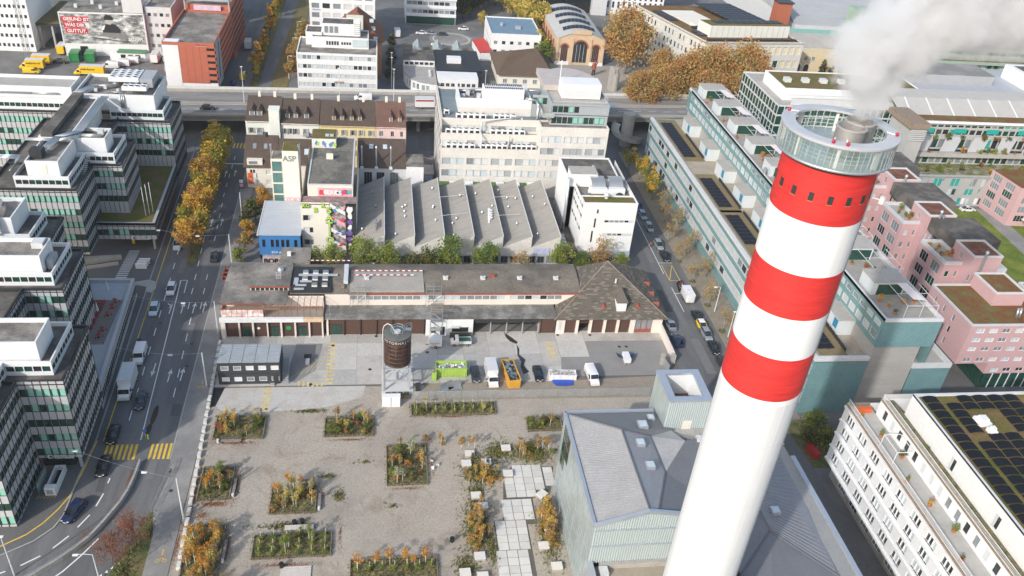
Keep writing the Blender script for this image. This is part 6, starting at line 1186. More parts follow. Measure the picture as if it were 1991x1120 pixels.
# ================================================================== EAST SIDE: POWER PLANT, CHIMNEY, HOUSING
GLW = mat('plant_glass',(.34,.40,.40),.25,.14,.12,spec=.7,stretch=(1,1,.4));ALU = mat('plant_aluminium',(.50,.54,.60),.35,.06,.5,metal=.5)
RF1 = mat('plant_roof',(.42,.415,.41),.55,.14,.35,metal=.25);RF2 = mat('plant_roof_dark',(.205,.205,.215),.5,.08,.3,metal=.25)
pp = Bld('power_plant','heating plant with faceted grey metal roof and ribbed glass walls below the chimney','building',(45,80,0))
A_,B_,C_,D_ = (29,98.4,17),(29,75.6,17),(36.3,91.8,19.4),(36.4,75.6,19.4)
E_,F_,G_ = (41,91.6,18.0),(41.4,84.4,17.6),(37.6,75.6,19.2)
H_,I_ = (43.5,98.4,17),(50.8,98.4,16.5)
def facet(pts,m,nm='roof_facet'):
 o = pp.part(nm,MB().poly(pts),m);return o
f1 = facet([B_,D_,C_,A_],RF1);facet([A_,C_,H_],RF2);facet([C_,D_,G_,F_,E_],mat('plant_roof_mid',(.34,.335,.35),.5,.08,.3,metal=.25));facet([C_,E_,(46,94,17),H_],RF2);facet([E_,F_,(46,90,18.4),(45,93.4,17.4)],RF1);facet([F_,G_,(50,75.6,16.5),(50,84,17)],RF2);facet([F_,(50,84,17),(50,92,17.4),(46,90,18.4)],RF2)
def seam(a,b2,c,d,n,m=mat('roof_seam',(.33,.325,.335),.5,0)):      # standing seams between edges ab and cd
 for i in range(1,n):
  t = i/n;p = Vector(a).lerp(Vector(b2),t);q = Vector(c).lerp(Vector(d),t);p.z += .03;q.z += .03;pp.part('roof_seam',MB().tube(p,q,.035,4),m)
seam(B_,A_,D_,C_,40)
for a,b2 in ((A_,C_),(C_,D_),(C_,E_),(E_,F_),(F_,G_)): pp.part('ridge_gutter',MB().tube((a[0],a[1],a[2]+.02),(b2[0],b2[1],b2[2]+.02),.16,6),mat('gutter_dark',(.12,.125,.14),.5,0))
for a,b2 in ((B_,A_),(A_,H_),(B_,D_),(D_,(50,75.6,17.0))): pp.part('eaves_trim',MB().tube((a[0]-.05,a[1],a[2]+.1),(b2[0],b2[1],b2[2]+.1),.35,4),ALU)
pp.part('west_wall',MB().quad((29,98.4,0),(29,75.6,0),(29,75.6,17),(29,98.4,17)),GLW)
for i in range(1,5): pp.part('panel_joint',MB().tube((28.97,98.4,17-i*3.4),(28.97,75.6,17-i*3.4),.05,4),ALU)
for i in range(1,7): pp.part('panel_joint',MB().tube((28.97,98.4-i*3.26,0),(28.97,98.4-i*3.26,17),.03,4),ALU)
pp.part('clear_window',MB().quad((28.95,97,8),(28.95,94.6,8),(28.95,94.6,16),(28.95,97,16)),G_GREEN);pp.part('clear_window',MB().quad((28.95,94.4,11),(28.95,92.8,11),(28.95,92.8,16),(28.95,94.4,16)),G_DARK)
pp.part('north_wall',MB().quad((63,98.4,0),(29,98.4,0),(29,98.4,17),(63,98.4,17)),ALU)
pp.part('south_wall',MB().poly([(29,75.6,9.4),(50,75.6,9.4),(50,75.6,17),(36.4,75.6,19.4),(29,75.6,17)]),mat('pale_glass_wall',(.42,.49,.50),.3,.06,.4,spec=.6))
rib = MB().box(-.035,-.16,0,.035,0,1).mesh('glass_rib',[mat('rib_pale',(.50,.56,.57),.35,0)])
for i in range(60):
 x = 29.15+i*.35;top_ = 17+(x-29)*.324 if x < 36.4 else 19.4-(x-36.4)*.176
 o = link('glass_rib',rib,pp.t,Vector((x,75.6,9.4))-pp.loc);o.scale = (1,1,top_-9.5)
for z in (12.9,16.1): pp.part('panel_joint',MB().box(29,75.35,z,50,75.6,z+.12),ALU)
pp.part('low_roof',MB().box(29,55,0,46,75.5,8.6),mat('tan_roof',(.36,.31,.24),.9,.12,.5));pp.part('low_parapet',MB().box(28.9,55,0,29.6,75.6,9.9),ALU);pp.part('low_wall',MB().box(30.6,75.0,8.6,46,75.5,9.5),CONC);pp.part('roof_unit',MB().box(30.4,73.4,8.6,31.6,74.8,9.6),LGREY)
def hatch(x,y,z,s=1.3): o = pp.part('roof_hatch',MB().box(x-s/2,y-s/2,z-.4,x+s/2,y+s/2,z+.25),ALU);wpart('hatch_glass',MB().box(x-s*.4,y-s*.4,z+.25,x+s*.4,y+s*.4,z+.32),G_PALE,o)
hatch(38.6,89.2,19.1);hatch(38.9,84.6,19.0);hatch(40.2,93.6,18.6,1.5);hatch(42.4,96.2,17.6,1.1)
# east wing
J = [(46,92.3,17.5),(52.5,88,17.4),(54.3,74.6,15.5),(48,68.5,14.2),(46,50,14.2),(63.2,92.3,13.6),(63.2,50,13.6),(62,68,13.6)]
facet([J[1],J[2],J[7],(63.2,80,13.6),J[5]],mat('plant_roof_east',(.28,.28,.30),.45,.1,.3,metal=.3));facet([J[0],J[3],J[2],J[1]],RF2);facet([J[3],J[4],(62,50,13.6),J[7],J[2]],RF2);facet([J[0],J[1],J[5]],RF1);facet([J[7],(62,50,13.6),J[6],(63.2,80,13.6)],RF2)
for a,b2 in ((J[1],J[2]),(J[2],J[3]),(J[2],J[7])): pp.part('ridge_gutter',MB().tube(a,b2,.18,6),MATS['gutter_dark'])
seam(J[1],J[2],J[5],J[7],26)
pp.part('east_gutter',MB().box(62.4,50,13.3,64.6,93,13.65),mat('gutter_grey',(.30,.30,.29),.6,.1,.5));pp.part('east_parapet',MB().box(64.6,50,0,65.3,90.5,14.0),ALU);pp.part('north_parapet',MB().box(50.9,92.6,0,62.4,93.2,13.8),ALU);pp.part('west_side',MB().quad((46,92,0),(46,50,0),(46,50,14.2),(46,92,17.5)),ALU)
hatch(54.5,81.5,16.3);hatch(56.6,78.3,15.4)
# stair tower with open top
pp.part('tower_wall',MB().quad((44,101.6,0),(44,94.3,0),(44,94.3,22.5),(44,101.6,22.5)).quad((50.8,101.6,0),(44,101.6,0),(44,101.6,22.5),(50.8,101.6,22.5)).quad((50.8,94.3,0),(50.8,101.6,0),(50.8,101.6,22.5),(50.8,94.3,22.5)),GLW)
pp.part('tower_front',MB().quad((44,94.3,15),(50.8,94.3,15),(50.8,94.3,22.5),(44,94.3,22.5)),MATS['pale_glass_wall'])
for i in range(19):
 o = link('glass_rib',rib,pp.t,Vector((44.2+i*.35,94.3,16.5))-pp.loc);o.scale = (1,1,5.9)
pp.part('tower_rim',MB().box(43.9,94.2,22.4,45.1,101.7,22.8).box(49.7,94.2,22.4,50.9,101.7,22.8).box(45.1,94.2,22.4,49.7,95.2,22.8).box(45.1,100.7,22.4,49.7,101.7,22.8),ALU);pp.part('tower_inside',MB().box(45,95.1,18.3,49.8,100.8,18.6),mat('tower_floor',(.14,.10,.08),.9,.2,1));pp.part('tower_lining',MB().quad((45.1,100.7,18.6),(49.7,100.7,18.6),(49.7,100.7,22.4),(45.1,100.7,22.4)).quad((49.7,100.7,18.6),(49.7,95.2,18.6),(49.7,95.2,22.4),(49.7,100.7,22.4)).quad((45.1,95.2,18.6),(45.1,100.7,18.6),(45.1,100.7,22.4),(45.1,95.2,22.4)),WHITE)
pp.part('tower_deck',MB().box(45.4,90.2,15.5,51,94.2,16.9),CONC);pp.part('tower_gate',MB().box(46.9,94.15,16.9,48.4,94.25,18.6),CREAM);pp.part('deck_box',MB().box(48.3,90.6,16.9,49.2,91.6,18.0),LGREY)
pp.finish()
# ---- chimney
CX,CY,CR = 35.4,57.85,3.74
chm = thing('chimney','tall round chimney with red and white bands and a glazed top gallery','chimney',(CX,CY,0))
CW = mat('chimney_white',(.80,.81,.82),.55,.05,.3,fine=1.4,stretch=(1.6,1.6,.12));CWG = mat('chimney_pale_grey',(.68,.70,.72),.6,.09,.3,fine=1.2,stretch=(1.8,1.8,.06));CRD = mat('chimney_red',(.60,.035,.032),.6,.16,.35,fine=1.6,stretch=(.35,.35,2.2))
for z0,z1,m,nm in ((0,57.15,CWG,'shaft'),(57.15,57.75,CW,'white_band'),(57.75,62.45,CRD,'red_band'),(62.45,66.75,CW,'white_band'),(66.75,71.05,CRD,'red_band'),(71.05,75.8,CW,'white_band'),(75.8,80.5,CRD,'red_band')):
 k = max(1,int((z1-z0)/4));part(nm,MB().lathe([(CR,z0+(z1-z0)*i/k) for i in range(k+1)],0,0,96),m,chm,True)
for i in range(16):
 a = 2*math.pi*i/16+.1;o = part('vent_opening',MB().box(CR-.12,-.2,77.7,CR+.035,.2,78.4).box(CR-.1,-.24,77.64,CR+.05,.24,77.7,1),[DARK,mat('vent_sill',(.45,.18,.08),.8,0)],chm,rz=a)
PR_ = 4.4;PGL = mat('gallery_glass',(.30,.46,.41),.06,0,spec=.8,alpha=.27)
part('gallery_floor',MB().lathe([(CR-.1,80.38),(CR+.1,80.50),(PR_-.05,80.58),(PR_+.08,80.66),(PR_+.08,80.82),(PR_-.3,80.86),(0,80.86)],0,0,96),STEEL,chm,True)
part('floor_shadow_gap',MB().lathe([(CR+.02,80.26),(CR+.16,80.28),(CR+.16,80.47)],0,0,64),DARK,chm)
gg = part('gallery_glazing',MB().lathe([(PR_,80.82),(PR_,82.54)],0,0,96),PGL,chm,True)
part('top_ring',MB().lathe([(PR_+.05,82.49),(PR_+.1,82.58),(PR_+.1,82.73),(PR_-.06,82.77),(PR_-.95,82.77),(PR_-.95,82.58),(PR_-.1,82.52),(PR_+.05,82.49)],0,0,96),mat('ring_metal',(.50,.52,.56),.5,.06,.8,metal=.2),chm)
for i in range(60):
 a = 2*math.pi*i/60;part('glazing_bar',MB().box(PR_-.015,-.016,80.82,PR_+.03,.016,82.54),GREYM,chm,rz=a)
for i in range(8):
 a = 2*math.pi*i/8+.35;part('column',MB().box(PR_-.55,-.12,80.82,PR_-.25,.12,82.54),BWHITE,chm,rz=a)
for z in (81.14,81.46,81.78): part('railing_bar',MB().lathe([(PR_-.61,z),(PR_-.59,z+.015),(PR_-.61,z+.03)],0,0,64),BWHITE,chm)
for i in range(24): part('railing_post',MB().box(PR_-.62,-.015,80.86,PR_-.59,.015,81.82),BWHITE,chm,rz=2*math.pi*i/24)
INOX = mat('flue_steel',(.46,.44,.42),.5,.1,2,metal=.55,stretch=(1,1,8))
for x,y in ((.6,-.6),(1.9,.6)):
 fl = part('flue',MB().lathe([(1.12,80.82),(1.12,82.78),(1.19,82.81),(1.19,82.90),(1.1,82.97),(1.02,82.97),(1.02,81.69),(0,81.69)],x,y,32),INOX,chm)
for a in (-1.9,-2.6+.45,2.4,-.45,.6):
 b = part('warning_light',MB().lathe([(.0,82.77),(.12,82.78),(.14,82.93),(.08,83.04),(0,83.06)],(PR_-.25)*math.cos(a),(PR_-.25)*math.sin(a),10),mat('red_lamp',(.45,.01,.05),.2,0),chm,True)
 part('light_bracket',MB().tube((PR_*math.cos(a)-.2*math.cos(a),PR_*math.sin(a)-.2*math.sin(a),82.81),((PR_-1)*math.cos(a),(PR_-1)*math.sin(a),82.93),.05,5),WHITE,chm)
part('side_light',MB().tube((CR*.92,-CR*.39,77.4),(CR*.92+1.0,-CR*.39-.2,77.2),.05,5).cyl(CR*.92+1.1,-CR*.39-.2,76.9,77.5,.22,8),WHITE,chm)
lad_ = MB()
for i in range(120): lad_.box(CR+.02,-.22,18+i*.5,CR+.14,.22,18.05+i*.5)
part('ladder',lad_.box(CR+.08,-.25,17,CR+.14,-.2,79.5).box(CR+.08,.2,17,CR+.14,.25,79.5),STEEL,chm,rz=-.35)
for z in (12,20,28,36,44,52): part('joint_line',MB().lathe([(CR+.004,z),(CR+.012,z+.03),(CR+.004,z+.06)],0,0,96),mat('joint_grey',(.60,.62,.64),.6,0),chm)
part('mast',MB().tube((2.6,1.6,80.89),(2.9,1.9,83.94),.05,5),WHITE,chm)
# ---- steam plume: one closed hull filled with uneven vapour
PUFF = [((37.3,58.6,83.9),1.1),((37.4,58.9,85.4),2.0),((36.8,58.6,87.3),2.9),((38.4,59,87.0),2.5),((37.5,58.4,89.6),3.4),((39.6,58.8,89.4),3.0),((40,57.8,91.4),3.4),((42.6,57.4,91.8),3.6),((45.6,57.4,92.2),3.8),((49,57.8,93),4.0),((41,57.4,94),3.8),((52.5,58.2,94),4.2),((46,58,95.4),3.8),((35.6,59.4,88.4),2.2)]
lo_ = [min(c[k]-r*1.25 for c,r in PUFF) for k in range(3)];hi_ = [max(c[k]+r*1.25 for c,r in PUFF) for k in range(3)]
vm_ = bpy.data.materials.new('steam');vm_.use_nodes = True;n = vm_.node_tree.nodes;l = vm_.node_tree.links;n.clear()
out = n.new('ShaderNodeOutputMaterial');pv = n.new('ShaderNodeVolumePrincipled');pv.inputs['Color'].default_value = (.975,.98,.99,1);pv.inputs['Anisotropy'].default_value = .15;l.new(pv.outputs[0],out.inputs['Volume'])
g = n.new('ShaderNodeNewGeometry');nz = n.new('ShaderNodeTexNoise');nz.inputs['Scale'].default_value = .42;nz.inputs['Detail'].default_value = 8;nz.inputs['Roughness'].default_value = .6;l.new(g.outputs['Position'],nz.inputs['Vector'])
sb_ = n.new('ShaderNodeVectorMath');sb_.operation = 'SUBTRACT';l.new(nz.outputs['Color'],sb_.inputs[0]);sb_.inputs[1].default_value = (.5,.5,.5)
sc2 = n.new('ShaderNodeVectorMath');sc2.operation = 'SCALE';sc2.inputs['Scale'].default_value = 4.6;l.new(sb_.outputs[0],sc2.inputs[0]);wp = n.new('ShaderNodeVectorMath');wp.operation = 'ADD';l.new(g.outputs['Position'],wp.inputs[0]);l.new(sc2.outputs[0],wp.inputs[1])
acc = None
for c,r in PUFF:
 d = n.new('ShaderNodeVectorMath');d.operation = 'DISTANCE';l.new(wp.outputs[0],d.inputs[0]);d.inputs[1].default_value = c
 mr = n.new('ShaderNodeMapRange');mr.interpolation_type = 'SMOOTHSTEP';mr.inputs['From Min'].default_value = r;mr.inputs['From Max'].default_value = r*.66;mr.inputs['To Max'].default_value = 1.0;l.new(d.outputs['Value'],mr.inputs['Value'])
 if acc is None: acc = mr.outputs[0]
 else:
  mx = n.new('ShaderNodeMath');mx.operation = 'MAXIMUM';l.new(acc,mx.inputs[0]);l.new(mr.outputs[0],mx.inputs[1]);acc = mx.outputs[0]
ml = n.new('ShaderNodeMath');ml.operation = 'MULTIPLY';l.new(acc,ml.inputs[0]);ml.inputs[1].default_value = 1.15;l.new(ml.outputs[0],pv.inputs['Density'])
stm = link('steam_plume',MB().box(lo_[0],lo_[1],83.0,hi_[0],hi_[1],hi_[2]).mesh('steam_plume',[vm_]));stm['kind'] = 'stuff'
tag(stm,'white steam plume drifting away from the chimney top','steam')
sc.cycles.volume_step_rate = .35;sc.cycles.volume_max_steps = 400
# ---- teal housing block
TEAL = mat('teal_tile',(.155,.275,.29),.5,.16,.35,spec=.5);TEALG = mat('grey_shutter',(.44,.47,.48),.55,.08,.5);GRC = mat('grey_concrete_wall',(.36,.345,.325),.8,.1,.35,stretch=(.3,1,3))
tb = Bld('teal_block','long teal tiled apartment block with solar panels and roof sheds along the east street','building',(92,175,0))
tb.part('end_wall',MB().quad((80.4,115.6,0),(91.5,115.6,0),(91.5,115.6,13.3),(80.4,115.6,13.3)),TEAL);tb.part('end_wall',MB().quad((101,115.6,0),(109.2,115.6,0),(109.2,115.6,11.8),(101,115.6,11.8)),TEAL);tb.part('grey_end_wall',MB().quad((91.5,115.75,0),(101,115.75,0),(101,115.75,16),(91.5,115.75,16)),GRC)
for z in range(1,26):
 if z*.52 < 13.2: tb.part('tile_joint',MB().box(80.4,115.585,z*.52,91.5,115.6,z*.52+.03),mat('teal_joint',(.12,.22,.235),.6,0))
tb.part('upper_end_wall',MB().quad((91.5,115.55,16),(103.2,115.55,16),(103.2,115.55,22.4),(91.5,115.55,22.4)),TEAL);tb.part('upper_soffit',MB().poly([(91.5,115.55,16),(91.5,234,16),(103.2,234,16),(103.2,115.55,16)]),GRC)
rw = [(2.9,4.7),(6.3,8.1),(9.8,11.6)]
tb.wall(80.4,232,80.4,115.6,0,13.3,TEAL,rw,cols(116.4,44,2.5,.3),frame=LGREY,depth=.06,pick=lambda u,z: random.choice((TEALG,)*9+(G_GREY,G_DARK)),name='street_wall')
for z0,z1 in ((2.8,4.8),(6.2,8.2),(9.7,11.7)): tb.part('shutter_rail',MB().box(80.3,115.8,z0-.12,80.38,231.5,z0).box(80.3,115.8,z1,80.38,231.5,z1+.1),LGREY)
tb.part('roof',MB().box(80.4,115.6,12.6,91.5,232,13.0),mat('gravel_roof',(.36,.31,.25),.95,.2,.4,fine=3));tb.part('parapet',MB().box(80.35,115.5,12.8,81.2,232,13.6).box(81.2,115.5,12.8,91.4,116.3,13.6),LGREY);tb.part('far_end_wall',MB().quad((103,232,0),(80.4,232,0),(80.4,232,13.3),(103,232,13.3)),TEAL)
PV = mat('pv_panel',(.015,.017,.028),.5,.08,2,spec=.2)
for k,(y0,y1) in enumerate(((119,133),(138,153),(158,172),(176,192),(205,229))):
 tb.part('sedum_bed',MB().box(82.2,y0-2.5,13,87.8,y1+2.5,13.06),mat('dry_bed',(.24,.175,.10),.95,.25,.5,fine=3,col2=(.17,.15,.07)));nn = int((y1-y0)/1.7)
 for i in range(nn):
  y = y0+(y1-y0)*i/nn
  for j in range(2): tb.part('solar_panel',MB().add([(82.6+j*1.75,y,13.15),(84.2+j*1.75,y,13.3),(84.2+j*1.75,y+(y1-y0)/nn-.12,13.3),(82.6+j*1.75,y+(y1-y0)/nn-.12,13.15)],[(0,1,2,3)]),PV)
 rl = MB()
 for i in range(12): rl.box(87.6,y0-1+i*1.35,13,87.68,y0-.9+i*1.35,14)
 tb.part('screen_fence',rl.box(87.6,y0-1,13.15,87.66,y0+15,13.95),DARK)
SHED = mat('shed_cladding',(.55,.60,.63),.5,.06,.5)
for i,y in enumerate((123.5,132.5,150,163,176,189.5,203,219)):
 s_ = tb.part('roof_shed',MB().box(88.2,y,13,91.5,y+6.5,16.4),SHED);wpart('shed_roof',MB().box(88.0,y-.1,16.4,91.6,y+6.6,16.55),CONC,s_);wpart('blue_window',MB().box(88.13,y+.4,14.2,88.2,y+1.9,16.1),mat('blue_blind',(.04,.22,.36),.3,.1,1),s_)
tb.wall(91.5,232,91.5,115.6,16,22.4,TEAL,[(17.2,18.8),(20.0,21.2)],cols(116.4,40,2.2,.5),frame=LGREY,glass=(TEALG,G_PALE,G_GREY,TEALG),depth=.08,name='upper_west_wall');tb.wall(91.5,232,91.5,115.7,13,16,GRC,name='lower_west_wall')
tb.part('wall',MB().quad((109.2,115.6,0),(109.2,236,0),(109.2,236,11.8),(109.2,115.6,11.8)).quad((103.2,115.6,11),(103.2,234,11),(103.2,234,22.4),(103.2,115.6,22.4)).quad((103.2,234,16),(91.5,234,16),(91.5,234,22.4),(103.2,234,22.4)),TEAL);tb.part('low_roof',MB().box(101.2,115.7,10.6,109,236,10.8),CONC);tb.part('low_parapet',MB().box(101,115.5,10.8,101.5,118,11.9).box(101.5,115.5,10.8,109.2,115.9,11.9).box(108.8,115.9,10.8,109.2,235,11.9),LGREY)
ur = tb.part('upper_roof',MB().box(91.6,115.7,21.6,103.1,233.9,21.8),mat('terrace_deck',(.34,.32,.29),.9,.15,.6));wpart('parapet',MB().box(91.5,115.5,21.8,91.9,234,22.5).box(102.8,115.5,21.8,103.2,234,22.5).box(91.9,115.5,21.8,102.8,115.9,22.5),LGREY,ur)
for i in range(9):      # roof terrace pavilions, pergola frames and awnings
 y = 121+i*12.8;p = tb.part('roof_pavilion',MB().box(93.2,y+3.5,21.8,99.8,y+8.2,24.6),SHED);wpart('pavilion_roof',MB().box(93.0,y+3.3,24.6,100.2,y+8.4,24.75),CONC,p);wpart('glazing',MB().box(94.2,y+3.4,21.9,99.4,y+3.48,24.2),G_GREEN,p)
 fr_ = MB()
 for x in (96,99.2,102.3):
  fr_.tube((x,y-4,21.8),(x,y-4,24.4),.06,5).tube((x,y-4,24.4),(x,y+3.4,24.5),.06,5)
 tb.part('pergola',fr_.tube((96,y-4,24.4),(102.3,y-4,24.4),.06,5).tube((96,y,24.45),(102.3,y,24.45),.05,5),LGREY)
 tb.part('awning',MB().add([(98.2,y-2,24.5),(100.4,y-2.4,24.5),(99.8,y+3.3,24.62),(97.6,y+3.3,24.62)],[(0,1,2,3)]),mat('pale_awning',(.74,.66,.64),.8,.05,1)) if i % 2 == 0 or i > 3 else None
 for k in range(6):
  q = random.Random(i*7+k);px_,py_ = q.uniform(92.6,102),q.uniform(y-3.5,y+2);leafy(tb,'potted_plant',px_,py_,21.8,q.uniform(.5,.95),q.choice(('green','dark','gold','red','yellow')),True)
tb.part('roof_pole',MB().cyl(91.9,176,13,24,.35,8),STEEL)
tb.finish()
# ---- pink houses
PINK = mat('pink_facade',(.55,.355,.36),.8,.05,.3)
def pink_box(B,x0,y0,x1,y1,z0,z1,roof,sr=None,wr=None,par=.35):
 B.wall(x0,y0,x1,y0,z0,z1,PINK,*(sr or ((),())),frame=LGREY,glass=(G_GREY,G_GREEN,G_PALE),depth=.15) if sr else B.wall(x0,y0,x1,y0,z0,z1,PINK)
 B.wall(x0,y1,x0,y0,z0,z1,PINK,wr[0],wr[1],frame=LGREY,glass=(G_GREY,G_GREEN,G_DARK),div=3,depth=.15) if wr else B.wall(x0,y1,x0,y0,z0,z1,PINK)
 B.block(x0,y0,x1,y1,z0,z1,PINK,roof,par=par,sides='EN',capm=LGREY)
p1 = Bld('pink_house','pink apartment house with large sedum roof and glazed ground floor beside the teal block','building',(126,129,0))
p1.wall(115.8,122,140,122,6.5,16.3,PINK,[(7.0,8.0),(9.7,10.7),(12.0,13.0),(14.2,15.3)],[(1.4+i*2.9,3.2+i*2.9) for i in range(8)],frame=WHITE,glass=(G_PALE,G_GREY,G_BLIND,G_GREY),div=2,depth=.12)
p1.wall(123.4,122,140,122,3.8,6.5,PINK,[(4.2,5.2)],[(1.2+i*2.9,3+i*2.9) for i in range(5)],frame=WHITE,glass=(G_DARK,G_PALE),div=2)
p1.wall(115.8,136.8,115.8,122,6.5,16.3,PINK,[(7.6,9.2),(10.4,12.0),(13.2,14.8)],[(2.2,2.9),(5.4,6.2),(8.8,9.6)],frame=LGREY,glass=(G_GREY,G_DARK));p1.block(115.8,122,140,136.8,0,16.3,PINK,SEDUM,par=.35,sides='EN',capm=LGREY)
p1.part('soffit',MB().poly([(115.8,122,6.5),(115.8,136.8,6.5),(123.4,136.8,6.5),(123.4,122,6.5)]),PINK);p1.part('recess_wall',MB().quad((123.4,136.8,3.8),(123.4,122,3.8),(123.4,122,6.5),(123.4,136.8,6.5)),PINK)
for i in range(8): p1.part('shop_window',MB().box(123.8+i*2.0,122.1,.1,125.6+i*2,122.2,3.6),G_GREEN);p1.part('shop_mullion',MB().box(125.62+i*2.0,122.0,0,125.78+i*2,122.2,3.8),WHITE)
p1.part('shop_side',MB().quad((123.5,136,0),(123.5,122.1,0),(123.5,122.1,3.8),(123.5,136,3.8)),G_GREEN)
pink_box(p1,124.5,129,131.5,136.8,16,19.2,SEDUM);p1.part('flue',MB().tube((127.2,124.6,16),(127.4,125.2,18),.25,8).tube((127.9,124.6,16),(128.1,125.2,18),.25,8),STEEL,True);pink_box(p1,133.2,127.5,140,134,16,18.6,SEDUM);p1.finish()
BROWNR = mat('brown_sedum',(.15,.06,.04),.95,.25,.5,col2=(.19,.085,.05))
def pink_unit(lbl,x,y,towers=True,sx=0):
 B = Bld('pink_house',lbl,'building',(x+6,y+5,0));wz = [(2.0,4.2),(5.4,7.6),(8.8,11.0),(12.2,14.6)]
 pink_box(B,x,y,x+5,y+10,0,16.3,CONC,([(12.4,13.9),(9,10.5),(5.6,7.1),(2.2,3.7)],[(.9,1.9),(3.2,4.0)]),(wz,[(1.0,4.0),(5.6,8.8)]),par=.8)
 pink_box(B,x+4.2,y-2.6,x+11.2,y+4.6,0,19.4,BROWNR,([(13,14.6),(9.6,11.2),(6.2,7.8),(2.8,4.4)],[(.4,1.0),(1.6,2.2)]),([(16.5,18),(13,14.6),(9.6,11.2)],[(2.6,3.6)]))
 pink_box(B,x+11.2,y,x+16,y+8,0,14.5,CONC,([(10.5,12.6)],[(2.6,4)]),None,par=.8)
 B.part('terrace_glass',MB().box(x+5.2,y+4.7,16,x+11,y+4.8,18.6),G_DARK);B.part('link_roof',MB().box(x+5,y+5,15.6,x+16,y+16,18.8),ROOFD)
 B.part('steel_flue',MB().cyl(x+6.6,y-2.9,0,20.2,.3,10).lathe([(.42,20.2),(.45,20.6),(.2,20.9),(0,20.95)],x+6.6,y-2.9,10),STEEL,True)
 if sx: B.part('steel_flue',MB().cyl(x+7.5,y-2.9,0,19.6,.3,10),STEEL,True)
 for k in range(7):
  q = random.Random(int(x+y)+k);px_,py_ = q.uniform(x+.8,x+4),q.uniform(y+1,y+9);leafy(B,'terrace_plant',px_,py_,15.6,q.uniform(.6,1.1),q.choice(('green','dark','gold','red')),k % 2)
 B.finish()
pink_unit('pink apartment house with one steel flue, next to the sedum roofed pink house',124.2,145.6);pink_unit('pink apartment house with two steel flues between two taller pink neighbours',124.5,164.2,sx=1);pink_unit('pink apartment house with brown roof behind the chimney gallery',126,183.2)
pc = Bld('pink_corner_house','pink apartment house with large square windows across the courtyard lawn','building',(185,195,0))
pc.wall(176.5,204,177.5,192,0,12,PINK,[(1.4,3.4),(4.2,6.2),(7.0,9.0),(9.4,11.4)],[(1,4.4),(6.2,9.8)],frame=LGREY,glass=(G_GREY,G_GREEN),div=4,depth=.15);pc.wall(177.5,192,200,191,0,12,PINK,[(1.4,3.4),(4.2,6.2),(7,9),(9.6,11.2)],cols(22.5,4,3,.5),frame=LGREY,glass=(G_GREY,G_DARK),div=3);pc.part('roof',MB().poly([(177.5,192,12),(200,191,12),(200,205,12),(176.5,204,12)]),SEDUM)
for i in range(3): pc.part('balcony',MB().box(181,188.5,2.6+i*2.8,190,191.3,2.8+i*2.8).box(181,188.5,2.8+i*2.8,190,188.56,3.7+i*2.8),WHITE)
pc.finish()
# ---- grey courtyard housing with turquoise panels
gh = Bld('grey_housing','long grey terrace housing with turquoise panels and roof gardens beyond the lawn','building',(190,218,0))
TQ = mat('turquoise_panel',(.02,.34,.30),.5,.08,1);GSH = mat('grey_panel',(.40,.40,.39),.7,.08,.5)
gh.wall(150,203.8,250,203.8,0,9.8,GSH,[(.5,2.7),(3.6,5.6),(6.4,8.9)],[(a,a+1.25) for a in [.6+i*1.4 for i in range(70)] if int(a/1.4) % 7 not in (2,5)],frame=GREYM,pick=lambda u,z: random.choice((G_GREEN,G_DARK,G_GREY,TQ,WHITE if z < 1 else TQ,G_PALE)),depth=.1)
for i in range(14): gh.part('wall_panel',MB().add([(153+i*7,203.6,3.2),(155.4+i*7,203.6,3.2),(157.4+i*7,203.6,9),(155+i*7,203.6,9)],[(0,1,2,3)]),GSH)
gh.part('terrace',MB().box(150,203.8,9.4,250,212,9.8),mat('roof_garden',(.15,.16,.05),.95,.35,.5,col2=(.28,.24,.2),fine=3));gh.part('gutter',MB().box(150,203.3,9.6,250,203.8,10.1),GREYM)
gh.wall(150,212,250,212,9.8,13.2,GSH,[(10.0,12.4)],cols(100,46,1.9),frame=LGREY,glass=(G_DARK,G_GREEN,G_GREY),depth=.2);gh.part('balcony_band',MB().box(150,210.4,12.6,250,212,13.8),CONC)
gh.wall(150,213.4,250,213.4,13.8,22.0,GSH,[(14.2,17.0),(18.4,20.0),(20.6,21.4)],cols(100,46,1.9),frame=LGREY,pick=lambda u,z: random.choice((G_GREEN,G_DARK,G_GREY,TQ,G_GREEN)),depth=.2)
for i in range(11): gh.part('sun_screen',MB().add([(154+i*9,211.6,13.9),(159+i*9,211.6,13.9),(160.6+i*9,212.6,18.2),(155.6+i*9,212.6,18.2)],[(0,1,2,3)]),mat('screen_grey',(.42,.43,.45),.7,.06,1))
for i in range(9): gh.part('turquoise_blind',MB().box(156+i*10.5,213.1,19.0,160+i*10.5,213.2,20.4),TQ)
gh.part('roof',MB().box(150,213.4,21.6,250,219,22.2),SEDUM);gh.part('white_band',MB().box(150,213.0,21.9,250,213.5,22.6),WHITE)
gh.part('long_glazed_roof',MB().add([(152,219,22),(250,219,22),(250,227,24.5),(152,227,24.5),(152,234,24.8),(250,234,24.8)],[(0,1,2,3),(3,2,5,4)]),mat('pale_roof_sheet',(.46,.44,.41),.6,.08,.4))
for i in range(14): gh.part('roof_strip',MB().add([(155+i*7,219,22.1),(155.5+i*7,219,22.1),(156.8+i*7,227,24.6),(156.3+i*7,227,24.6)],[(0,1,2,3)]),WHITE)
rr = random.Random(9)
for i in range(110):
 x,lev = 152+rr.random()*86,rr.choice((0,0,1,2));y,z = ((rr.uniform(205,211),9.8),(211,13.8),(212.4,17.4))[lev];s_ = rr.uniform(.5,1.25)
 leafy(gh,'garden_shrub',x,y,z,s_*1.15,rr.choice(('green','dark','gold','red','palegreen')))
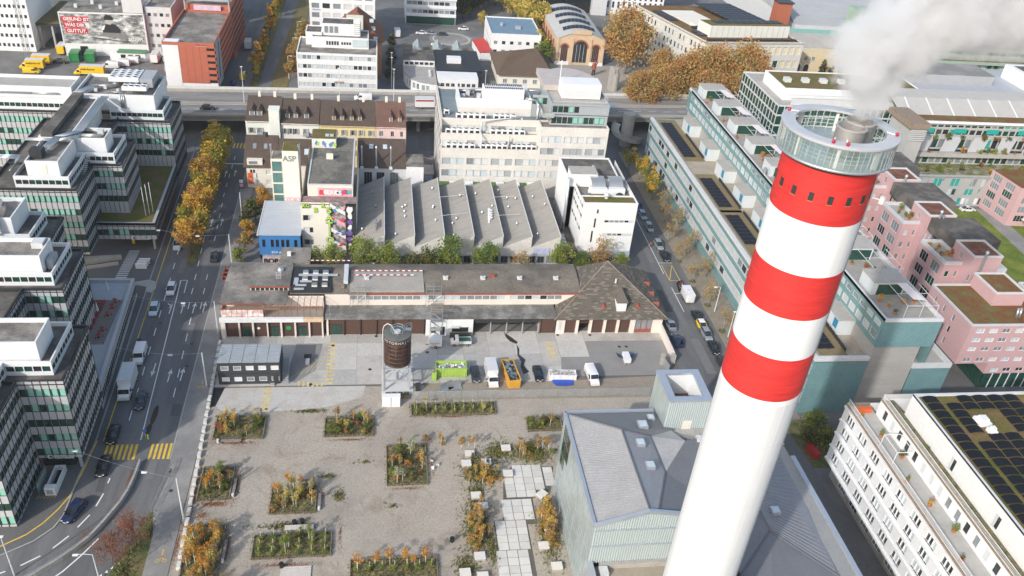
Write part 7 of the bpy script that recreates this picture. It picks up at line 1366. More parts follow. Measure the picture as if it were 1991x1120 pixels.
gh.part('stair_tower',MB().box(147,205,0,151.5,216,23.5),GSH);gh.part('tower_top',MB().box(146,204.4,23.5,152,217,25),TIMBER)
for i in range(6): gh.part('tower_slat',MB().box(146.9,204.5,20+i*.55,151.6,204.6,20.25+i*.55),LGREY)
gh.finish()
# ---- green glass block behind the teal one, long roofs, terraced green building
gg2 = Bld('green_glass_block','green glazed office block with mossy penthouse roof behind the teal block','building',(130,240,0))
GGL = glass('green_curtain',(.02,.075,.045));gg2.wall(118,258,118,228.5,0,20,LGREY,rows(1,6,3.2,2.8),cols(29.5,13,2.05),frame=LGREY,glass=(GGL,G_GREEN),depth=.06);gg2.wall(118,228.5,170,228.5,0,20,LGREY,rows(1,6,3.2,2.8),cols(52,24,2.0),frame=LGREY,glass=(GGL,G_GREEN),depth=.06);gg2.block(118,228.5,170,258,0,20,LGREY,CONC,par=.4,sides='EN')
gg2.block(121.5,234,168,250,19.5,23.4,WHITE,MOSS,par=.3)
for i in range(5): gg2.part('roof_unit',MB().box(124+i*6,240,23,126+i*6,242,24.3),LGREY)
gg2.part('terrace_frame',MB().box(122,229,20,160,229.2,22).box(122,231.6,22,160,231.8,22.2),LGREY);gg2.finish()
lr = Bld('long_roof_hall','long hall with pale metal roof sections behind the turquoise panelled housing','building',(215,250,0));lr.part('wall',MB().box(172,240,0,290,268,20),LGREY);lr.part('roof',MB().box(171.5,239.5,20,290,268.5,20.4),mat('zinc_sheet',(.40,.42,.45),.5,.08,.3,stretch=(3,.3,1)));lr.part('monitor',MB().box(176,252,20.4,204,264,23.5),mat('zinc_dark',(.38,.39,.41),.5,.08,.4));lr.part('monitor_roof',MB().box(176,252,23.5,204,264,23.7),PAVE);lr.part('monitor',MB().box(214,248,20.4,270,262,25),WHITE);lr.part('monitor_roof',MB().box(216,250,25,268,260,25.1),ROOFD);lr.finish()
gt2 = Bld('green_terrace_block','pale green terraced apartment building with planted balconies half hidden by the steam','building',(230,310,0))
PGN = mat('pale_green_wall',(.31,.40,.335),.7,.06,.4)
for i in range(5):
 y = 296+i*4.2;z0 = i*4.0;gt2.wall(174+i*3.2,y,330,y,z0,z0+4.6,PGN,[(z0+1.5,z0+3.5)],cols(156-i*3.2,52,2.2),frame=LGREY,glass=(G_BLIND,G_GREEN,G_PALE,G_GREY),depth=.3,name='terrace_wall');gt2.part('balcony',MB().box(172+i*3.2,y-2,z0+3.6,330,y,z0+4.8),PGN);gt2.part('planting',MB().box(172.2+i*3.2,y-1.8,z0+4.8,330,y-.9,z0+5.1),mat('balcony_shrub',(.16,.14,.07),.95,.4,.8,fine=3));gt2.part('terrace_floor',MB().box(172+i*3.2,y,z0+4.4,330,y+5,z0+4.6),CONC)
gt2.part('core',MB().box(192,318,0,330,335,24),PGN);gt2.finish()
hb = Bld('industrial_hall','wide industrial hall with pale grey roofs behind the green terraces','building',(230,390,0));hb.part('wall',MB().box(176,345,0,330,440,12),LGREY)
for i in range(4): hb.part('roof',MB().add([(176,346+i*24,12),(330,346+i*24,12),(330,358+i*24,16.5),(176,358+i*24,16.5),(176,370+i*24,12),(330,370+i*24,12)],[(0,1,2,3),(3,2,5,4)]),mat('hall_zinc',(.36,.37,.385),.55,.1,.2,stretch=(.3,2,1)))
for i in range(30): hb.part('skylight',MB().box(182+i*4.8,386,15.4,185+i*4.8,390,16.6),G_BLUE if i % 2 else G_PALE)
hb.part('brick_tower',MB().box(166,344,0,172,350,21),RBR);hb.part('tower_cap',MB().box(165.5,343.5,21,172.5,350.5,21.5),DARK);hb.part('copper_roof',MB().box(166,334,0,196,340,12),mat('copper_green',(.24,.47,.40),.7,.12,.5));hb.part('grey_slope',MB().add([(162,322,9),(196,326,9),(196,334,12),(164,334,12)],[(0,1,2,3)]),CONC);hb.finish()
yh = Bld('yellow_house','yellow rendered house with arched openings between the beige block and the green terraces','house',(172,315,0));yh.part('wall',MB().box(165,318,0,190,324,9),mat('pale_yellow_render',(.66,.55,.36),.8,.06,.5));archwin(yh,168,318,2,.2,3,G_DARK,CREAM);archwin(yh,171.5,318,2,.2,3,G_DARK,CREAM)
for i in range(3): yh.w.append(((166.5+i*3.2,317.9,5.5),0,1.4,1.8,WHITE,G_GREY,2,True))
yh.finish()
# ---- white apartment block lower right
wa = Bld('apartment_block','white terraced apartment block with railings and solar panel roof beside the plant lane','building',(95,75,0))
XA = 78.2;WGL = (G_BLUE,G_DARK,G_BLUE,G_PALE)
def triple(L,n,m0=1.2):
 out = [];g_ = (L-m0)/n
 for i in range(n): out += [(round(m0+g_*i+k*.82,3),round(m0+g_*i+k*.82+.78,3)) for k in range(3)]
 return out
wa.wall(XA,100,XA,40,3.6,16.2,WHITE,rows(4.65,4,2.95,1.55),triple(60,14),frame=WHITE,glass=WGL,depth=.22,sill=True,name='west_wall')
for i in range(5): wa.part('floor_ledge',MB().box(XA-.28,40,3.7+i*2.95,XA,100,4.05+i*2.95),WHITE)
wa.wall(XA+1.2,99,XA+1.2,40,0,3.6,CONC,[(.6,2.9)],[(3+i*4.1,5.6+i*4.1) for i in range(13)],frame=WHITE,glass=(G_BLUE,G_GREY),div=3,name='ground_floor');wa.part('soffit',MB().poly([(XA,40,3.6),(XA,100,3.6),(XA+1.3,100,3.6),(XA+1.3,40,3.6)]),CONC)
wa.part('north_wall',MB().quad((130,100,0),(XA,100,3.2),(XA,100,16.2),(130,100,16.2)),WHITE)
for i in range(1,4): wa.part('facade_joint',MB().box(XA,99.98,3.6+i*3.2,84,100.03,3.68+i*3.2),GREYM)
wa.part('terrace',MB().box(XA+.1,40,15.6,82.3,99.9,15.9),mat('terrace_grey',(.42,.41,.38),.9,.12,.6))
def railing(x,y0,y1,z,n):
 wa.part('handrail',MB().box(x-.03,y0,z+1.0,x+.05,y1,z+1.07).box(x-.03,y0,z+.1,x+.05,y1,z+.15),WHITE)
 b = MB()
 for i in range(n): b.box(x-.012,y0+(y1-y0)*i/n,z+.1,x+.012,y0+(y1-y0)*i/n+.04,z+1.0)
 wa.part('balusters',b,WHITE)['kind'] = 'stuff'
wa.part('parapet',MB().box(XA-.05,40,15.9,XA+.35,100.05,16.3).box(XA+.35,99.6,15.9,82.3,100.05,16.3),TIMBER);railing(XA+.15,40,100,16.2,300)
wa.wall(82.3,97.6,82.3,40,15.9,19.2,WHITE,[(16.4,18.3)],[(1.6+i*2.35,2.7+i*2.35) for i in range(24)],frame=LGREY,glass=(G_GREY,G_BLIND,G_DARK,G_GREY),depth=.15,name='second_wall');wa.part('second_north',MB().quad((130,97.6,15.9),(82.3,97.6,15.9),(82.3,97.6,19.2),(130,97.6,19.2)),WHITE)
wa.part('terrace',MB().box(82.4,40,18.6,84.5,97.5,18.9),mat('planted_terrace',(.16,.14,.08),.95,.35,.8,fine=3));railing(82.45,40,97.6,19.1,280);wa.part('parapet',MB().box(82.25,40,18.9,82.6,97.7,19.2),TIMBER);wa.part('end_rail',MB().box(82.4,97.5,20.05,95,97.6,20.15).box(82.4,97.5,19.2,95,97.55,20.05),mat('rail_white_open',(.8,.8,.8),.6,0,alpha=.5))
wa.part('third_wall',MB().quad((84.5,94.1,18.9),(84.5,40,18.9),(84.5,40,23.2),(84.5,94.1,23.2)).quad((130,94.1,18.9),(84.5,94.1,18.9),(84.5,94.1,23.2),(130,94.1,23.2)),WHITE)
for y in (80.6,69.6): wa.part('slit_window',MB().box(84.42,y,19.6,84.52,y+.55,21.6),G_DARK);wa.part('slit_frame',MB().box(84.35,y+.55,19.5,84.5,y+.95,21.8),LGREY)
rf3 = wa.part('roof',MB().box(84.7,40,22.6,130,93.9,22.9),MOSS);wpart('parapet',MB().box(84.5,40,22.9,84.9,94.1,23.25).box(84.9,93.7,22.9,130,94.1,23.25),LGREY,rf3)
PV2 = mat('pv_curved',(.012,.014,.02),.7,.08,1,spec=.15)
pv = MB();nn = 4
for k in range(nn): pv.add([(k*.63,0,.15+.22*math.sin(math.pi*k/nn)),((k+1)*.63,0,.15+.22*math.sin(math.pi*(k+1)/nn)),((k+1)*.63,1.5,.15+.22*math.sin(math.pi*(k+1)/nn)),(k*.63,1.5,.15+.22*math.sin(math.pi*k/nn))],[(0,1,2,3)])
pvm = pv.mesh('solar_panel',[PV2])
for i in range(26):
 for j in range(9):
  x,y = 85.6+j*2.75+(.5 if j > 0 else 0),92.0-i*1.75
  if (j in (2,3) and i in (2,3,4)) or (j in (4,5,6) and i in (5,6,7)) or (j > 5 and i < 2) or y < 52 or (j == 1 and i in (0,5)): continue
  link('solar_panel',pvm,wa.t,Vector((x,y,22.9))-wa.loc)
for x,y,s_ in ((92.4,87.4,1.0),(92.6,85.2,.6),(103.6,84.2,.9),(99.4,78.6,.8)): wa.part('roof_vent',MB().box(x-s_,y-s_,22.9,x+s_,y+s_,23.5).box(x-s_*.6,y-s_*.6,23.5,x+s_*.6,y+s_*.6,24),WHITE)
wa.part('roof_tower',MB().box(104,89,22.8,118,93,26),WHITE);wa.part('roof_box',MB().box(103,74,22.8,118,80,26),WHITE);wa.part('roof_pole',MB().cyl(97.6,79.6,22.9,25.6,.12,8),WHITE)
for i in range(9): leafy(wa,'planter_tub',79.4+(i % 3)*.9,97-i*4.9,15.9,.5+.2*(i % 3),('gold','green','dark','green')[i % 4],True)
for i in range(26): leafy(wa,'terrace_plant',83.2+.5*(i % 2),96-i*2,18.9,.4+.1*(i % 3),('dark','thin','green')[i % 3])
wa.part('planter_box',MB().box(79.2,97.8,15.9,81.6,98.6,16.7),mat('orange_planter',(.62,.12,.03),.7,.1,1));wa.part('terrace_frame',MB().path([(79,90,16),(79,90,18.4),(81.8,90,18.4),(81.8,86,18.4),(79,86,18.4),(79,86,16)],.06,5).path([(79,90,18.4),(79,86,18.4)],.06,5),WHITE);wa.finish()
random.seed(21)
P_AV = [tree_proto('avenue',9.5,3.3,2.0,34,2700,.34,i,c) for i,c in ((1,'gold'),(2,'gold'),(3,'goldgreen'))]
for i in range(11):
 y = 174+i*5.0;x = -42.3-(y-174)*.028;tree(P_AV[(i*2) % 3 if i not in (8,9,10) else 2],x+random.uniform(-.2,.2),y,(1.12,1.22,1.28)[i % 3],'golden lime tree in the grass median of the main road','median lime trees','lime_tree',.12)
P_FAR = [tree_proto('faravenue',9,2.0,1.5,16,1300,.45,i,c) for i,c in ((4,'goldgreen'),(5,'gold'))]
for i in range(12): tree(P_FAR[i % 2],-41.6+random.uniform(-.3,.3),287+i*9.5,random.uniform(.9,1.25),'slim autumn poplar in the median beyond the flyover','trees beyond the flyover','poplar_tree',.12)
P_PALE = [tree_proto('paleavenue',10,3.0,2,20,1700,.42,6,'thin',BARKG,twigs=30)]
for i in range(7): tree(P_PALE[0],-29.5+i*.25,290+i*8,random.uniform(.85,1.1),'thin ochre tree on the tram verge beside the white office','tram verge trees','verge_tree')
# roadside copse by the blue hall
for (x,y,p,l) in ((-31.2,186,tree_proto('copse',8,2.6,.8,20,1900,.34,7,'dark'),'dark leaved tree between the road and the stair tower'),(-28.6,195,tree_proto('copse',8,2.6,.8,20,1900,.34,8,'gold'),'orange gold tree in front of the corner house'),(-31,180.5,tree_proto('copse',6,2.2,.6,16,1500,.3,9,'gold'),'small gold tree beside the road pavement'),(-30.6,174.5,tree_proto('copse',6,2.2,.6,16,900,.3,10,'thin',twigs=20),'thin brown roadside tree beside the depot roof'),(-31.2,169.8,tree_proto('copse',5,2.0,.4,14,1100,.3,11,'palegreen'),'pale green roadside bush at the depot corner'),(-30.2,190.5,tree_proto('copse',7,2.4,.8,18,900,.3,12,'dark',twigs=30),'brownish dark tree leaning over the pavement')):
 tree(p,x,y,1.0,l,'roadside copse')
# row behind the depot
for i,(x,y,s_,c) in enumerate(((-14.2,165.5,.8,'palegreen'),(-9.8,164.6,.9,'palegreen'),(-4,165.5,1.05,'palegreen'),(1.6,164.8,.95,'palegreen'),(7.4,164.8,.8,'dark'),(11.2,164.2,.95,'dark'),(15.6,164.8,1.25,'green'),(24.2,165.2,1.0,'green'),(32.6,165,.8,'thin'),(42.5,166.4,.95,'palegreen'),(47.2,166.4,.65,'green'),(52.2,167.2,1.0,'thin'),(57,166.5,.6,'palegreen'))):
 tree(tree_proto('row',9,3.7,.9,34,2100 if c != 'thin' else 1100,.31,20+['palegreen','dark','green','thin'].index(c),c,twigs=16 if c == 'thin' else 0),x,y,s_,{'palegreen': 'pale green tree in the row behind the depot roof','dark': 'dark brownish green tree in the row behind the depot roof','green': 'bright green tree in the row behind the depot roof','thin': 'thin half bare tree in the row behind the depot roof'}[c],'tree row behind the depot')
# east street trees
for i,(x,y,s_,c) in enumerate(((73.2,222.5,.95,'goldgreen'),(75.0,217,1.1,'goldgreen'),(76.0,210.8,1.05,'goldgreen'),(75.6,204.4,1.0,'goldgreen'),(76.6,198,.9,'thin'),(75.4,191.5,.85,'thin'),(77.2,187,.9,'thin'),(73.2,181,.8,'thin'),(73.6,171.6,.8,'thin'),(74.2,162.5,.75,'thin'),(74.6,152.5,.8,'thin'),(74.6,142.5,.8,'thin'),(77.6,176,.85,'thin'),(78.4,165,.85,'thin'))):
 tree(tree_proto('street',8,2.7,2.0,18,1900 if c != 'thin' else 330,.33,30+(c == 'thin')+2*(i % 2),c,BARKG,.14,twigs=0 if c != 'thin' else 45),x,y,s_,'yellow green tree on the pavement beside the teal block' if c != 'thin' else 'nearly bare young tree on the brown pavement of the east street','east street trees','street_tree',.11)
for i,(x,y) in enumerate(((73.6,171.6),(74.2,162.5),(74.6,152.5),(74.6,142.5))): part('tree_grass',MB().prism(ring(x,y,.9,9),.05,.13),GRASS,street)
# plane trees, plaza and far trees
P_PL = [tree_proto('plane',17,8,2.5,80,6800,.52,i,'plane',BARKG,.4,twigs=160) for i in (40,41)]
for i,(x,y,s_) in enumerate(((93.5,309,1.38),(97,271,1.0),(107,278,1.18),(117,284,1.2),(130,283,1.25),(111,268.5,.95),(88,267,.9),(124,272,.95),(101,286,1.0))): tree(P_PL[i % 2],x,y,s_,'huge golden brown plane tree standing between the brick arch hall and the beige block' if i == 0 else 'golden brown plane tree in the clump at the end of the flyover',None if i == 0 else 'plane trees','plane_tree')
P_Y = tree_proto('yellowrow',12,4.5,2,34,3200,.5,45,'yellow')
for i in range(12): tree(P_Y,66.5-i*1.35+1.5*(i % 2),350+i*4.6,random.uniform(.95,1.25),'bright yellow tree in the avenue beyond the blue roof house','yellow avenue','avenue_tree')
for i in range(5): tree(P_Y,62.3-i*.3,326+i*7,random.uniform(.7,.95),'yellow tree between the blue roof house and the arch hall','yellow trees by the arch hall','avenue_tree')
tree(P_Y,43.5,362,.6,'small round yellow tree in front of the yellow avenue',None)
tree(tree_proto('plazagreen',9,4.0,1.8,28,2600,.42,46,'green'),62.2,316,1.05,'round green tree at the corner of the brick arch hall',None)
for i in range(5): tree(tree_proto('vine',9,1.6,.2,16,1100,.4,47,'dark'),176+i*.5-2*(i % 2),312-i*2.2,random.uniform(.8,1.1),'tall dark green climber tree beside the pale yellow house','climber trees','climber_tree')
for i in range(7): tree(tree_proto('darkfar',11,4,1.5,26,1800,.5,48,'dark'),36+i*3-.3*(i % 3),372+i*6,1.0,'dark tree behind the banded office','dark far trees','far_tree')
for i in range(4): tree(tree_proto('darkfar',11,4,1.5,26,1800,.5,48,'dark'),3.6+.4*i,292+i*12,.5,'dark shaded tree on the side street verge','side street trees')
tree(tree_proto('laneshrub',5.5,3.6,.3,26,1500,.3,49,'dark',twigs=30),80.3,107.5,1.0,'broad dark shrub tree between the teal end wall and the white apartments',None)
tree(tree_proto('laneshrub',5.5,3.6,.3,26,1500,.3,50,'palegreen',twigs=40),82.0,111.6,.7,'olive shrub tree at the foot of the teal end wall',None)
# two reddish trees beside the lower road
P_B = tree_proto('bare',6.2,3.2,1.7,26,1600,.17,51,'bare',BARK,.13,twigs=170)
tree(P_B,-35.8,90.3,1.0,'red brown nearly bare tree on the grass verge beside the curved wall',None,'bare_tree');tree(P_B,-38.4,87.2,.95,'leafless brown tree next to the red one on the grass verge',None,'bare_tree')
# ---- scattered litter and grass (uncountable)
def scatter(name,regs,size,mats,label,cat,up=False):
 r = random.Random(len(name)*3+1);b = MB()
 for (x,y,rx,ry,n) in regs:
  for i in range(n):
   a,q = r.random()*6.28,min(1.5,abs(r.gauss(0,.55)));px_,py_ = x+rx*q*math.cos(a),y+ry*q*math.sin(a);s = size*r.uniform(.5,1.4);m = r.randrange(len(mats));z = .02+r.random()*.02
   if up:
    th = r.random()*3.14;dx,dy = s*.5*math.cos(th),s*.5*math.sin(th);b.add([(px_-dx,py_-dy,0),(px_+dx,py_+dy,0),(px_+dx*.3+r.gauss(0,.08),py_+dy*.3+r.gauss(0,.08),s*r.uniform(.6,1.2))],[(0,1,2)],m)
   else:
    th = r.random()*6.28;c_,s_ = math.cos(th)*s,math.sin(th)*s;b.add([(px_-c_,py_-s_,z),(px_+s_*.6,py_-c_*.6,z+.01),(px_+c_,py_+s_,z+.02),(px_-s_*.6,py_+c_*.6,z)],[(0,1,2,3)],m)
 o = tag(link(name,b.mesh(name,mats)),label,cat);o['kind'] = 'stuff';return o
RL = [mat('litter_rust',(.20,.07,.03),.9,.2,2),mat('litter_brown',(.13,.06,.03),.9,.2,2),mat('litter_orange',(.30,.12,.03),.9,.2,2)]
def reg(x,y,rx,ry,dens=60): return (x,y,rx,ry,int(rx*ry*dens*3))
scatter('fallen_leaves',[reg(-23.1,102,.9,4.4,90),reg(-26,97.9,3.2,.8,90),reg(-27.4,95.6,1.5,1.1,60),reg(-22.8,89.5,.8,4.4,90),reg(-14,85.4,6,.5,60),reg(-24,111.6,4.6,.5,60),reg(-12.5,102.4,2,.4,40),reg(-9.3,99,.5,2.5,40),reg(-5,111.6,4.6,.4,50),reg(4.6,99.7,3.6,.4,50),reg(9,105,.5,4,40),reg(-39.9,104,.35,3.6,90),reg(-40.8,97.6,.45,2.4,90),reg(-43.4,92,1.0,2.2,60),reg(-37,88.8,1.1,2.6,90),reg(-35.9,94,.5,2,80),reg(-6,91,.4,4,30),reg(-29.2,100,.3,12,60),reg(13.4,117,8,.4,40),reg(-46.5,99,.6,3,16),reg(-30,90,.4,5,60),reg(-35.6,88,1.4,5,60),reg(-8,108,9,6,.6),reg(-14,104,8,5,.6),reg(3,92,6,5,.8),reg(10,113,8,4,.7)],.085,RL,'fallen rust coloured leaves lying along the beds and walls','leaves')
GT = [mat('tuft_green',(.09,.15,.025),.9,.3,1),mat('tuft_olive',(.17,.16,.05),.9,.3,1),mat('tuft_straw',(.30,.24,.12),.9,.3,1)]
scatter('grass_tufts',[reg(17,103,3.2,3.6,75),reg(21,107.6,3,2.4,75),reg(27,106.6,3.6,2.6,75),reg(15.4,91,2.3,5.6,75),reg(17.3,87,.8,4,75),reg(16,98.6,1.8,1.4,50),reg(26.6,89,1.9,6,65),reg(-8.6,103,2.0,.6,40),reg(-6.6,98.6,1.4,1.6,35),reg(-14.5,92.8,5,.9,40),reg(2,96,1.2,.7,25),reg(-2.4,106,1.6,.5,25),reg(-12.5,119.3,3,.5,80),reg(-34.4,93,.5,3,60),reg(-36.6,84,1.6,6,60),reg(13,83,2,3,60)],.3,GT,'patchy wild grass growing through the gravel and round the blocks','grass',True)
# ---- planting beds
WATT = mat('wattle',(.26,.215,.17),.95,.3,3);SOIL = mat('bed_soil',(.15,.14,.06),.95,.4,.8,fine=4,col2=(.22,.165,.09))
def sap_proto(col,seed): return tree_proto('sap_'+col,3.4,.72,1.1,7,230,.15,60+seed,col,BIRCH,.05,shell=.2)
BEDS = []
def bed(x0,y0,x1,y1,phrase,saps,shrubs,cover=True,rounded=False,rows_=None):
 t = thing('planting_bed','wattle fenced planting bed: '+phrase,'planting bed',((x0+x1)/2,(y0+y1)/2,0));hx,hy = (x1-x0)/2,(y1-y0)/2
 part('soil',MB().box(-hx,-hy,0,hx,hy,.16),SOIL,t);r = random.Random(int(x0*13+y0))
 f = MB();per = [((-hx,-hy),(hx,-hy)),((hx,-hy),(hx,hy)),((hx,hy),(-hx,hy)),((-hx,hy),(-hx,-hy))]
 for (a,b2),(c,d) in per:
  n = int(math.hypot(c-a,d-b2)/.22)
  for i in range(n):
   u = i/n;px_,py_ = a+(c-a)*u,b2+(d-b2)*u;hh = .5+r.uniform(-.08,.1);f.box(px_-.045,py_-.045,0,px_+.045,py_+.045,hh)
 w_ = part('wattle_fence',f,WATT,t);w_['kind'] = 'stuff'
 cv = MB()
 for i in range(int(hx*hy*4*22)):
  leaf(cv,(r.uniform(-hx-.35,hx+.35),r.uniform(-hy-.35,hy+.35),.2+r.random()*.25),r.uniform(.1,.24),r,r.randrange(3))
 g_ = part('ground_cover',cv,[LV['dark'][0],LV['dark'][1],LV['green'][0]],t);g_['kind'] = 'stuff'
 CN = {'orange': 'orange leaved birch sapling','yellow': 'yellow leaved birch sapling','silver': 'silvery leaved sapling','green': 'green leaved sapling','gold': 'gold brown sapling','thin': 'sparse brown sapling','red': 'red leaved sapling'}
 for col,n in saps:
  for i in range(n):
   x,y = r.uniform(x0+.4,x1-.4),r.uniform(y0+.3,y1-.4);o = tree(sap_proto(col,i % 2),x,y,r.uniform(.75,1.25),CN[col]+' in the bed '+phrase,col+' saplings in the bed '+phrase,'sapling',.12,'sapling')
 for col,n in shrubs:
  for i in range(n):
   x,y = r.uniform(x0+.5,x1-.5),r.uniform(y0+.4,y1-.4);tree(shr_proto(col,i % 2),x,y,r.uniform(.6,1.15),{'green': 'green','dark': 'dark','red': 'red','gold': 'golden','yellow': 'yellow','palegreen': 'pale green','thin': 'brown','orange': 'orange'}[col]+' shrub in the bed '+phrase,col+' shrubs in the bed '+phrase,'shrub',.12,'shrub')
 if rows_:
  nx,ny,lab = rows_
  for i in range(nx):
   for j in range(ny):
    x,y = x0+(i+.5)*(x1-x0)/nx,y0+(j+.5)*(y1-y0)/ny;tree(shr_proto('palegreen' if (i+j) % 3 else 'green',(i+j) % 2),x+r.uniform(-.1,.1),y+r.uniform(-.1,.1),.8,'round green bush with a stake in the bed '+phrase,'staked bushes in the bed '+phrase,'shrub',.12,'shrub')
    solo('stake',MB().cyl(0,0,0,1.9,.03,5),BIRCH,'pale plant stake in the bed '+phrase,'stake',(x+.1,y,.12),0,'stakes in the bed '+phrase)
 return t
bed(-28.4,112.5,-20,118.2,'beside the broken yellow barred apron',[('yellow',3),('thin',3),('gold',2)],[('dark',7),('green',6),('yellow',3),('red',2)])
bed(-9.6,112.4,-1.1,117.3,'between the apron and the white cabinets',[('gold',2),('yellow',2),('thin',2)],[('dark',9),('green',6),('red',2),('yellow',2)])
bed(1.2,100.4,8.0,109.7,'with a red shrub below the white cabinets',[('silver',4),('yellow',1),('thin',4)],[('dark',8),('green',6),('red',4),('thin',6)])
bed(-28.7,98.7,-23.7,105.7,'next to the tall lamp pole and log bench',[('orange',3),('thin',3),('green',1)],[('dark',7),('green',7)])
bed(-17.2,95.2,-10.1,100.9,'with many silver and golden trees',[('silver',5),('gold',4),('yellow',6),('thin',3),('orange',2)],[('dark',8),('thin',8)])
bed(-28.6,78,-23.4,93.4,'overgrown with orange trees along the stone blocks',[('orange',10),('gold',10),('yellow',6),('thin',10)],[('thin',14),('gold',12),('dark',6)])
bed(-18.9,86.6,-7.3,91.0,'with staked bushes in three rows',[('green',5)],[('dark',3)],rows_=(6,3,''))
bed(-4.3,78,8.6,85.5,'with five orange birches',[('orange',2)],[('dark',6)],rows_=(7,2,''))
for i in range(5): tree(sap_proto('orange',i % 2),-3.4+i*2.55+random.uniform(-.2,.2),84.3-(.9 if i == 0 else 0),1.15,'bright orange birch in the row on the bed edge','orange birch row','birch_tree',.12)
bed(5.8,117.2,21.4,120.3,'long and narrow along the mesh fence',[('yellow',2)],[('dark',4)],rows_=(9,2,''))
bed(26.8,112.4,33.2,115.8,'rounded beside the power plant',[('thin',1)],[('dark',6),('palegreen',6)])
# wild planting round the seat blocks and along the plant wall
r = random.Random(77)
def wild(cx,cy,rx,ry,n,cols_,phrase):
 for i in range(n):
  x,y = cx+r.gauss(0,.5)*rx,cy+r.gauss(0,.5)*ry;c = r.choice(cols_);big = r.random() < .45
  (tree(sap_proto(c,i % 2),x,y,r.uniform(.7,1.2),c.replace('thin','sparse brown')+' sapling growing wild '+phrase,c+' wild saplings '+phrase,'sapling',0,'sapling') if big and c in ('orange','yellow','thin','gold') else tree(shr_proto(c,i % 2),x,y,r.uniform(.6,1.2),c.replace('thin','straggly brown')+' wild shrub '+phrase,c+' wild shrubs '+phrase,'shrub',0,'shrub'))
wild(17.2,102.4,3,3,22,['thin','thin','green','gold','dark','yellow'],'round the seat blocks west of the tiles');wild(27,107.2,3.4,1.8,18,['thin','dark','green','thin'],'north of the tiles beside the glass wall');wild(15.2,90,1.7,4.4,40,['thin','gold','dark','thin','thin','green'],'along the west edge of the lower tiles');wild(26.6,90,1.2,4.6,44,['gold','yellow','thin','thin','gold'],'between the tiles and the glass wall');wild(-21,80.5,3,1.8,18,['thin','gold','thin'],'below the staked bush bed');wild(13.2,109.6,4,1.6,7,['thin','thin'],'on the open gravel west of the seat blocks')
# ---- paving tiles, seat blocks, benches, stone blocks
TL = [mat('paving_tile',(.60,.585,.55),.85,.07,.6),mat('paving_tile_b',(.56,.545,.51),.85,.08,.6),mat('paving_tile_c',(.63,.615,.58),.85,.06,.6)]
tm = [MB().box(.04,.04,0,1.64,1.40,.1).mesh('paving_tile',[m]) for m in TL]
pav = flat('tile_terrace_base',[(17.7,78.5),(23.6,78.5),(23.6,91),(25.2,91),(25.2,96.4),(28.6,98),(30,103.6),(22.6,104.1),(20.7,100),(19.7,92),(18.2,92)],.010,mat('tile_bed',(.12,.11,.09),.95,.2,1))
def tiles(x0,y0,nx,ny,skip=()):
 for i in range(nx):
  for j in range(ny):
   if (i,j) not in skip: link('paving_tile',random.choice(tm),pav,(x0+i*1.7,y0+j*1.46,random.uniform(-.01,.015)))
tiles(20.9,96.8,4,3,[(3,0)]);tiles(22.6,101.2,3,2);tiles(27.9,99.1,1,3);tiles(19.85,92.0,3,3);tiles(18.3,86.1,3,4);tiles(17.8,80.2,3,4);tiles(17.8,75.8,3,3)
SB = mat('seat_block_top',(.66,.63,.58),.85,.08,1)
for i,(x,y) in enumerate(((15.6,106.9),(14.8,104.6),(18.3,104.7),(22.1,108),(15.8,97.2),(16.7,94.9),(21.7,101.9),(26.8,88.7),(25.4,86.3),(26.8,82.3),(15.2,84.9),(12.7,82),(15.3,81.2),(26.8,96.9))):
 t = thing('seat_block','tilted pale square seat block at the tile corner' if i == 13 else 'pale square timber topped seat block beside the tile terrace','seat block',(x,y,0),.7 if i == 13 else random.uniform(-.04,.04),'seat blocks');part('body',MB().box(-.78,-.63,0,.78,.63,.5),CONC,t);part('top',MB().box(-.84,-.69,.5,.84,.69,.62),SB,t)
def bench(x,y,L,rz,label):
 t = thing('log_bench',label,'bench',(x,y,0),rz);part('seat',MB().box(-L/2,-.22,.35,L/2,.22,.5),mat('bench_grey',(.22,.21,.2),.9,.2,2),t);part('support',MB().box(-L/2,-.2,0,-L/2+.25,.2,.35),DARK,t);part('support',MB().box(L/2-.25,-.2,0,L/2,.2,.35),DARK,t);part('bin',MB().cyl(-L/2-.5,0,0,.7,.22,10),LGREY,t)
bench(-23.2,101.4,3.2,math.pi/2,'grey log bench beside the bed by the lamp pole');bench(-22.9,88.6,3.4,math.pi/2,'grey log bench beside the overgrown orange bed');bench(-9.5,97.6,2.6,math.pi/2,'grey log bench beside the silver tree bed');bench(-25.2,111.9,3.4,0,'grey log bench below the bed by the broken apron')
dk_ = thing('pallet_deck','pale timber pallet deck below the staked bush bed','deck',(-12.2,83.2,0))
for i in range(9): part('plank',MB().box(-2.2,-2+i*.42,.1,2.2,-1.63+i*.42,.2),mat('pale_plank',(.56,.52,.47),.85,.12,1),dk_)
part('frame',MB().box(-2.1,-1.9,0,2.1,1.7,.1),TIMBER,dk_)
td = thing('timber_table','long low pale timber table above the staked bush bed','table',(-12.3,92.1,0));part('top',MB().box(-2.2,-.45,.4,2.2,.45,.5),MATS['pale_plank'],td);part('leg',MB().box(-2,-.4,0,-1.8,.4,.4),TIMBER,td);part('leg',MB().box(1.8,-.4,0,2,.4,.4),TIMBER,td)
for i,(x,y) in enumerate(((-14.3,84.9),(-13.1,93.1),(-11.9,93.2),(11.2,88.3))): solo('black_bin',MB().cyl(0,0,0,.75,.3,12,.36).cyl(0,0,.75,.8,.38,12),BLACK,('black round bin on the pallet deck','black round tub behind the timber table','second black round tub behind the timber table','black round bin alone on the gravel by the wild shrubs')[i],'bin',(x,y,.2 if i == 0 else 0))
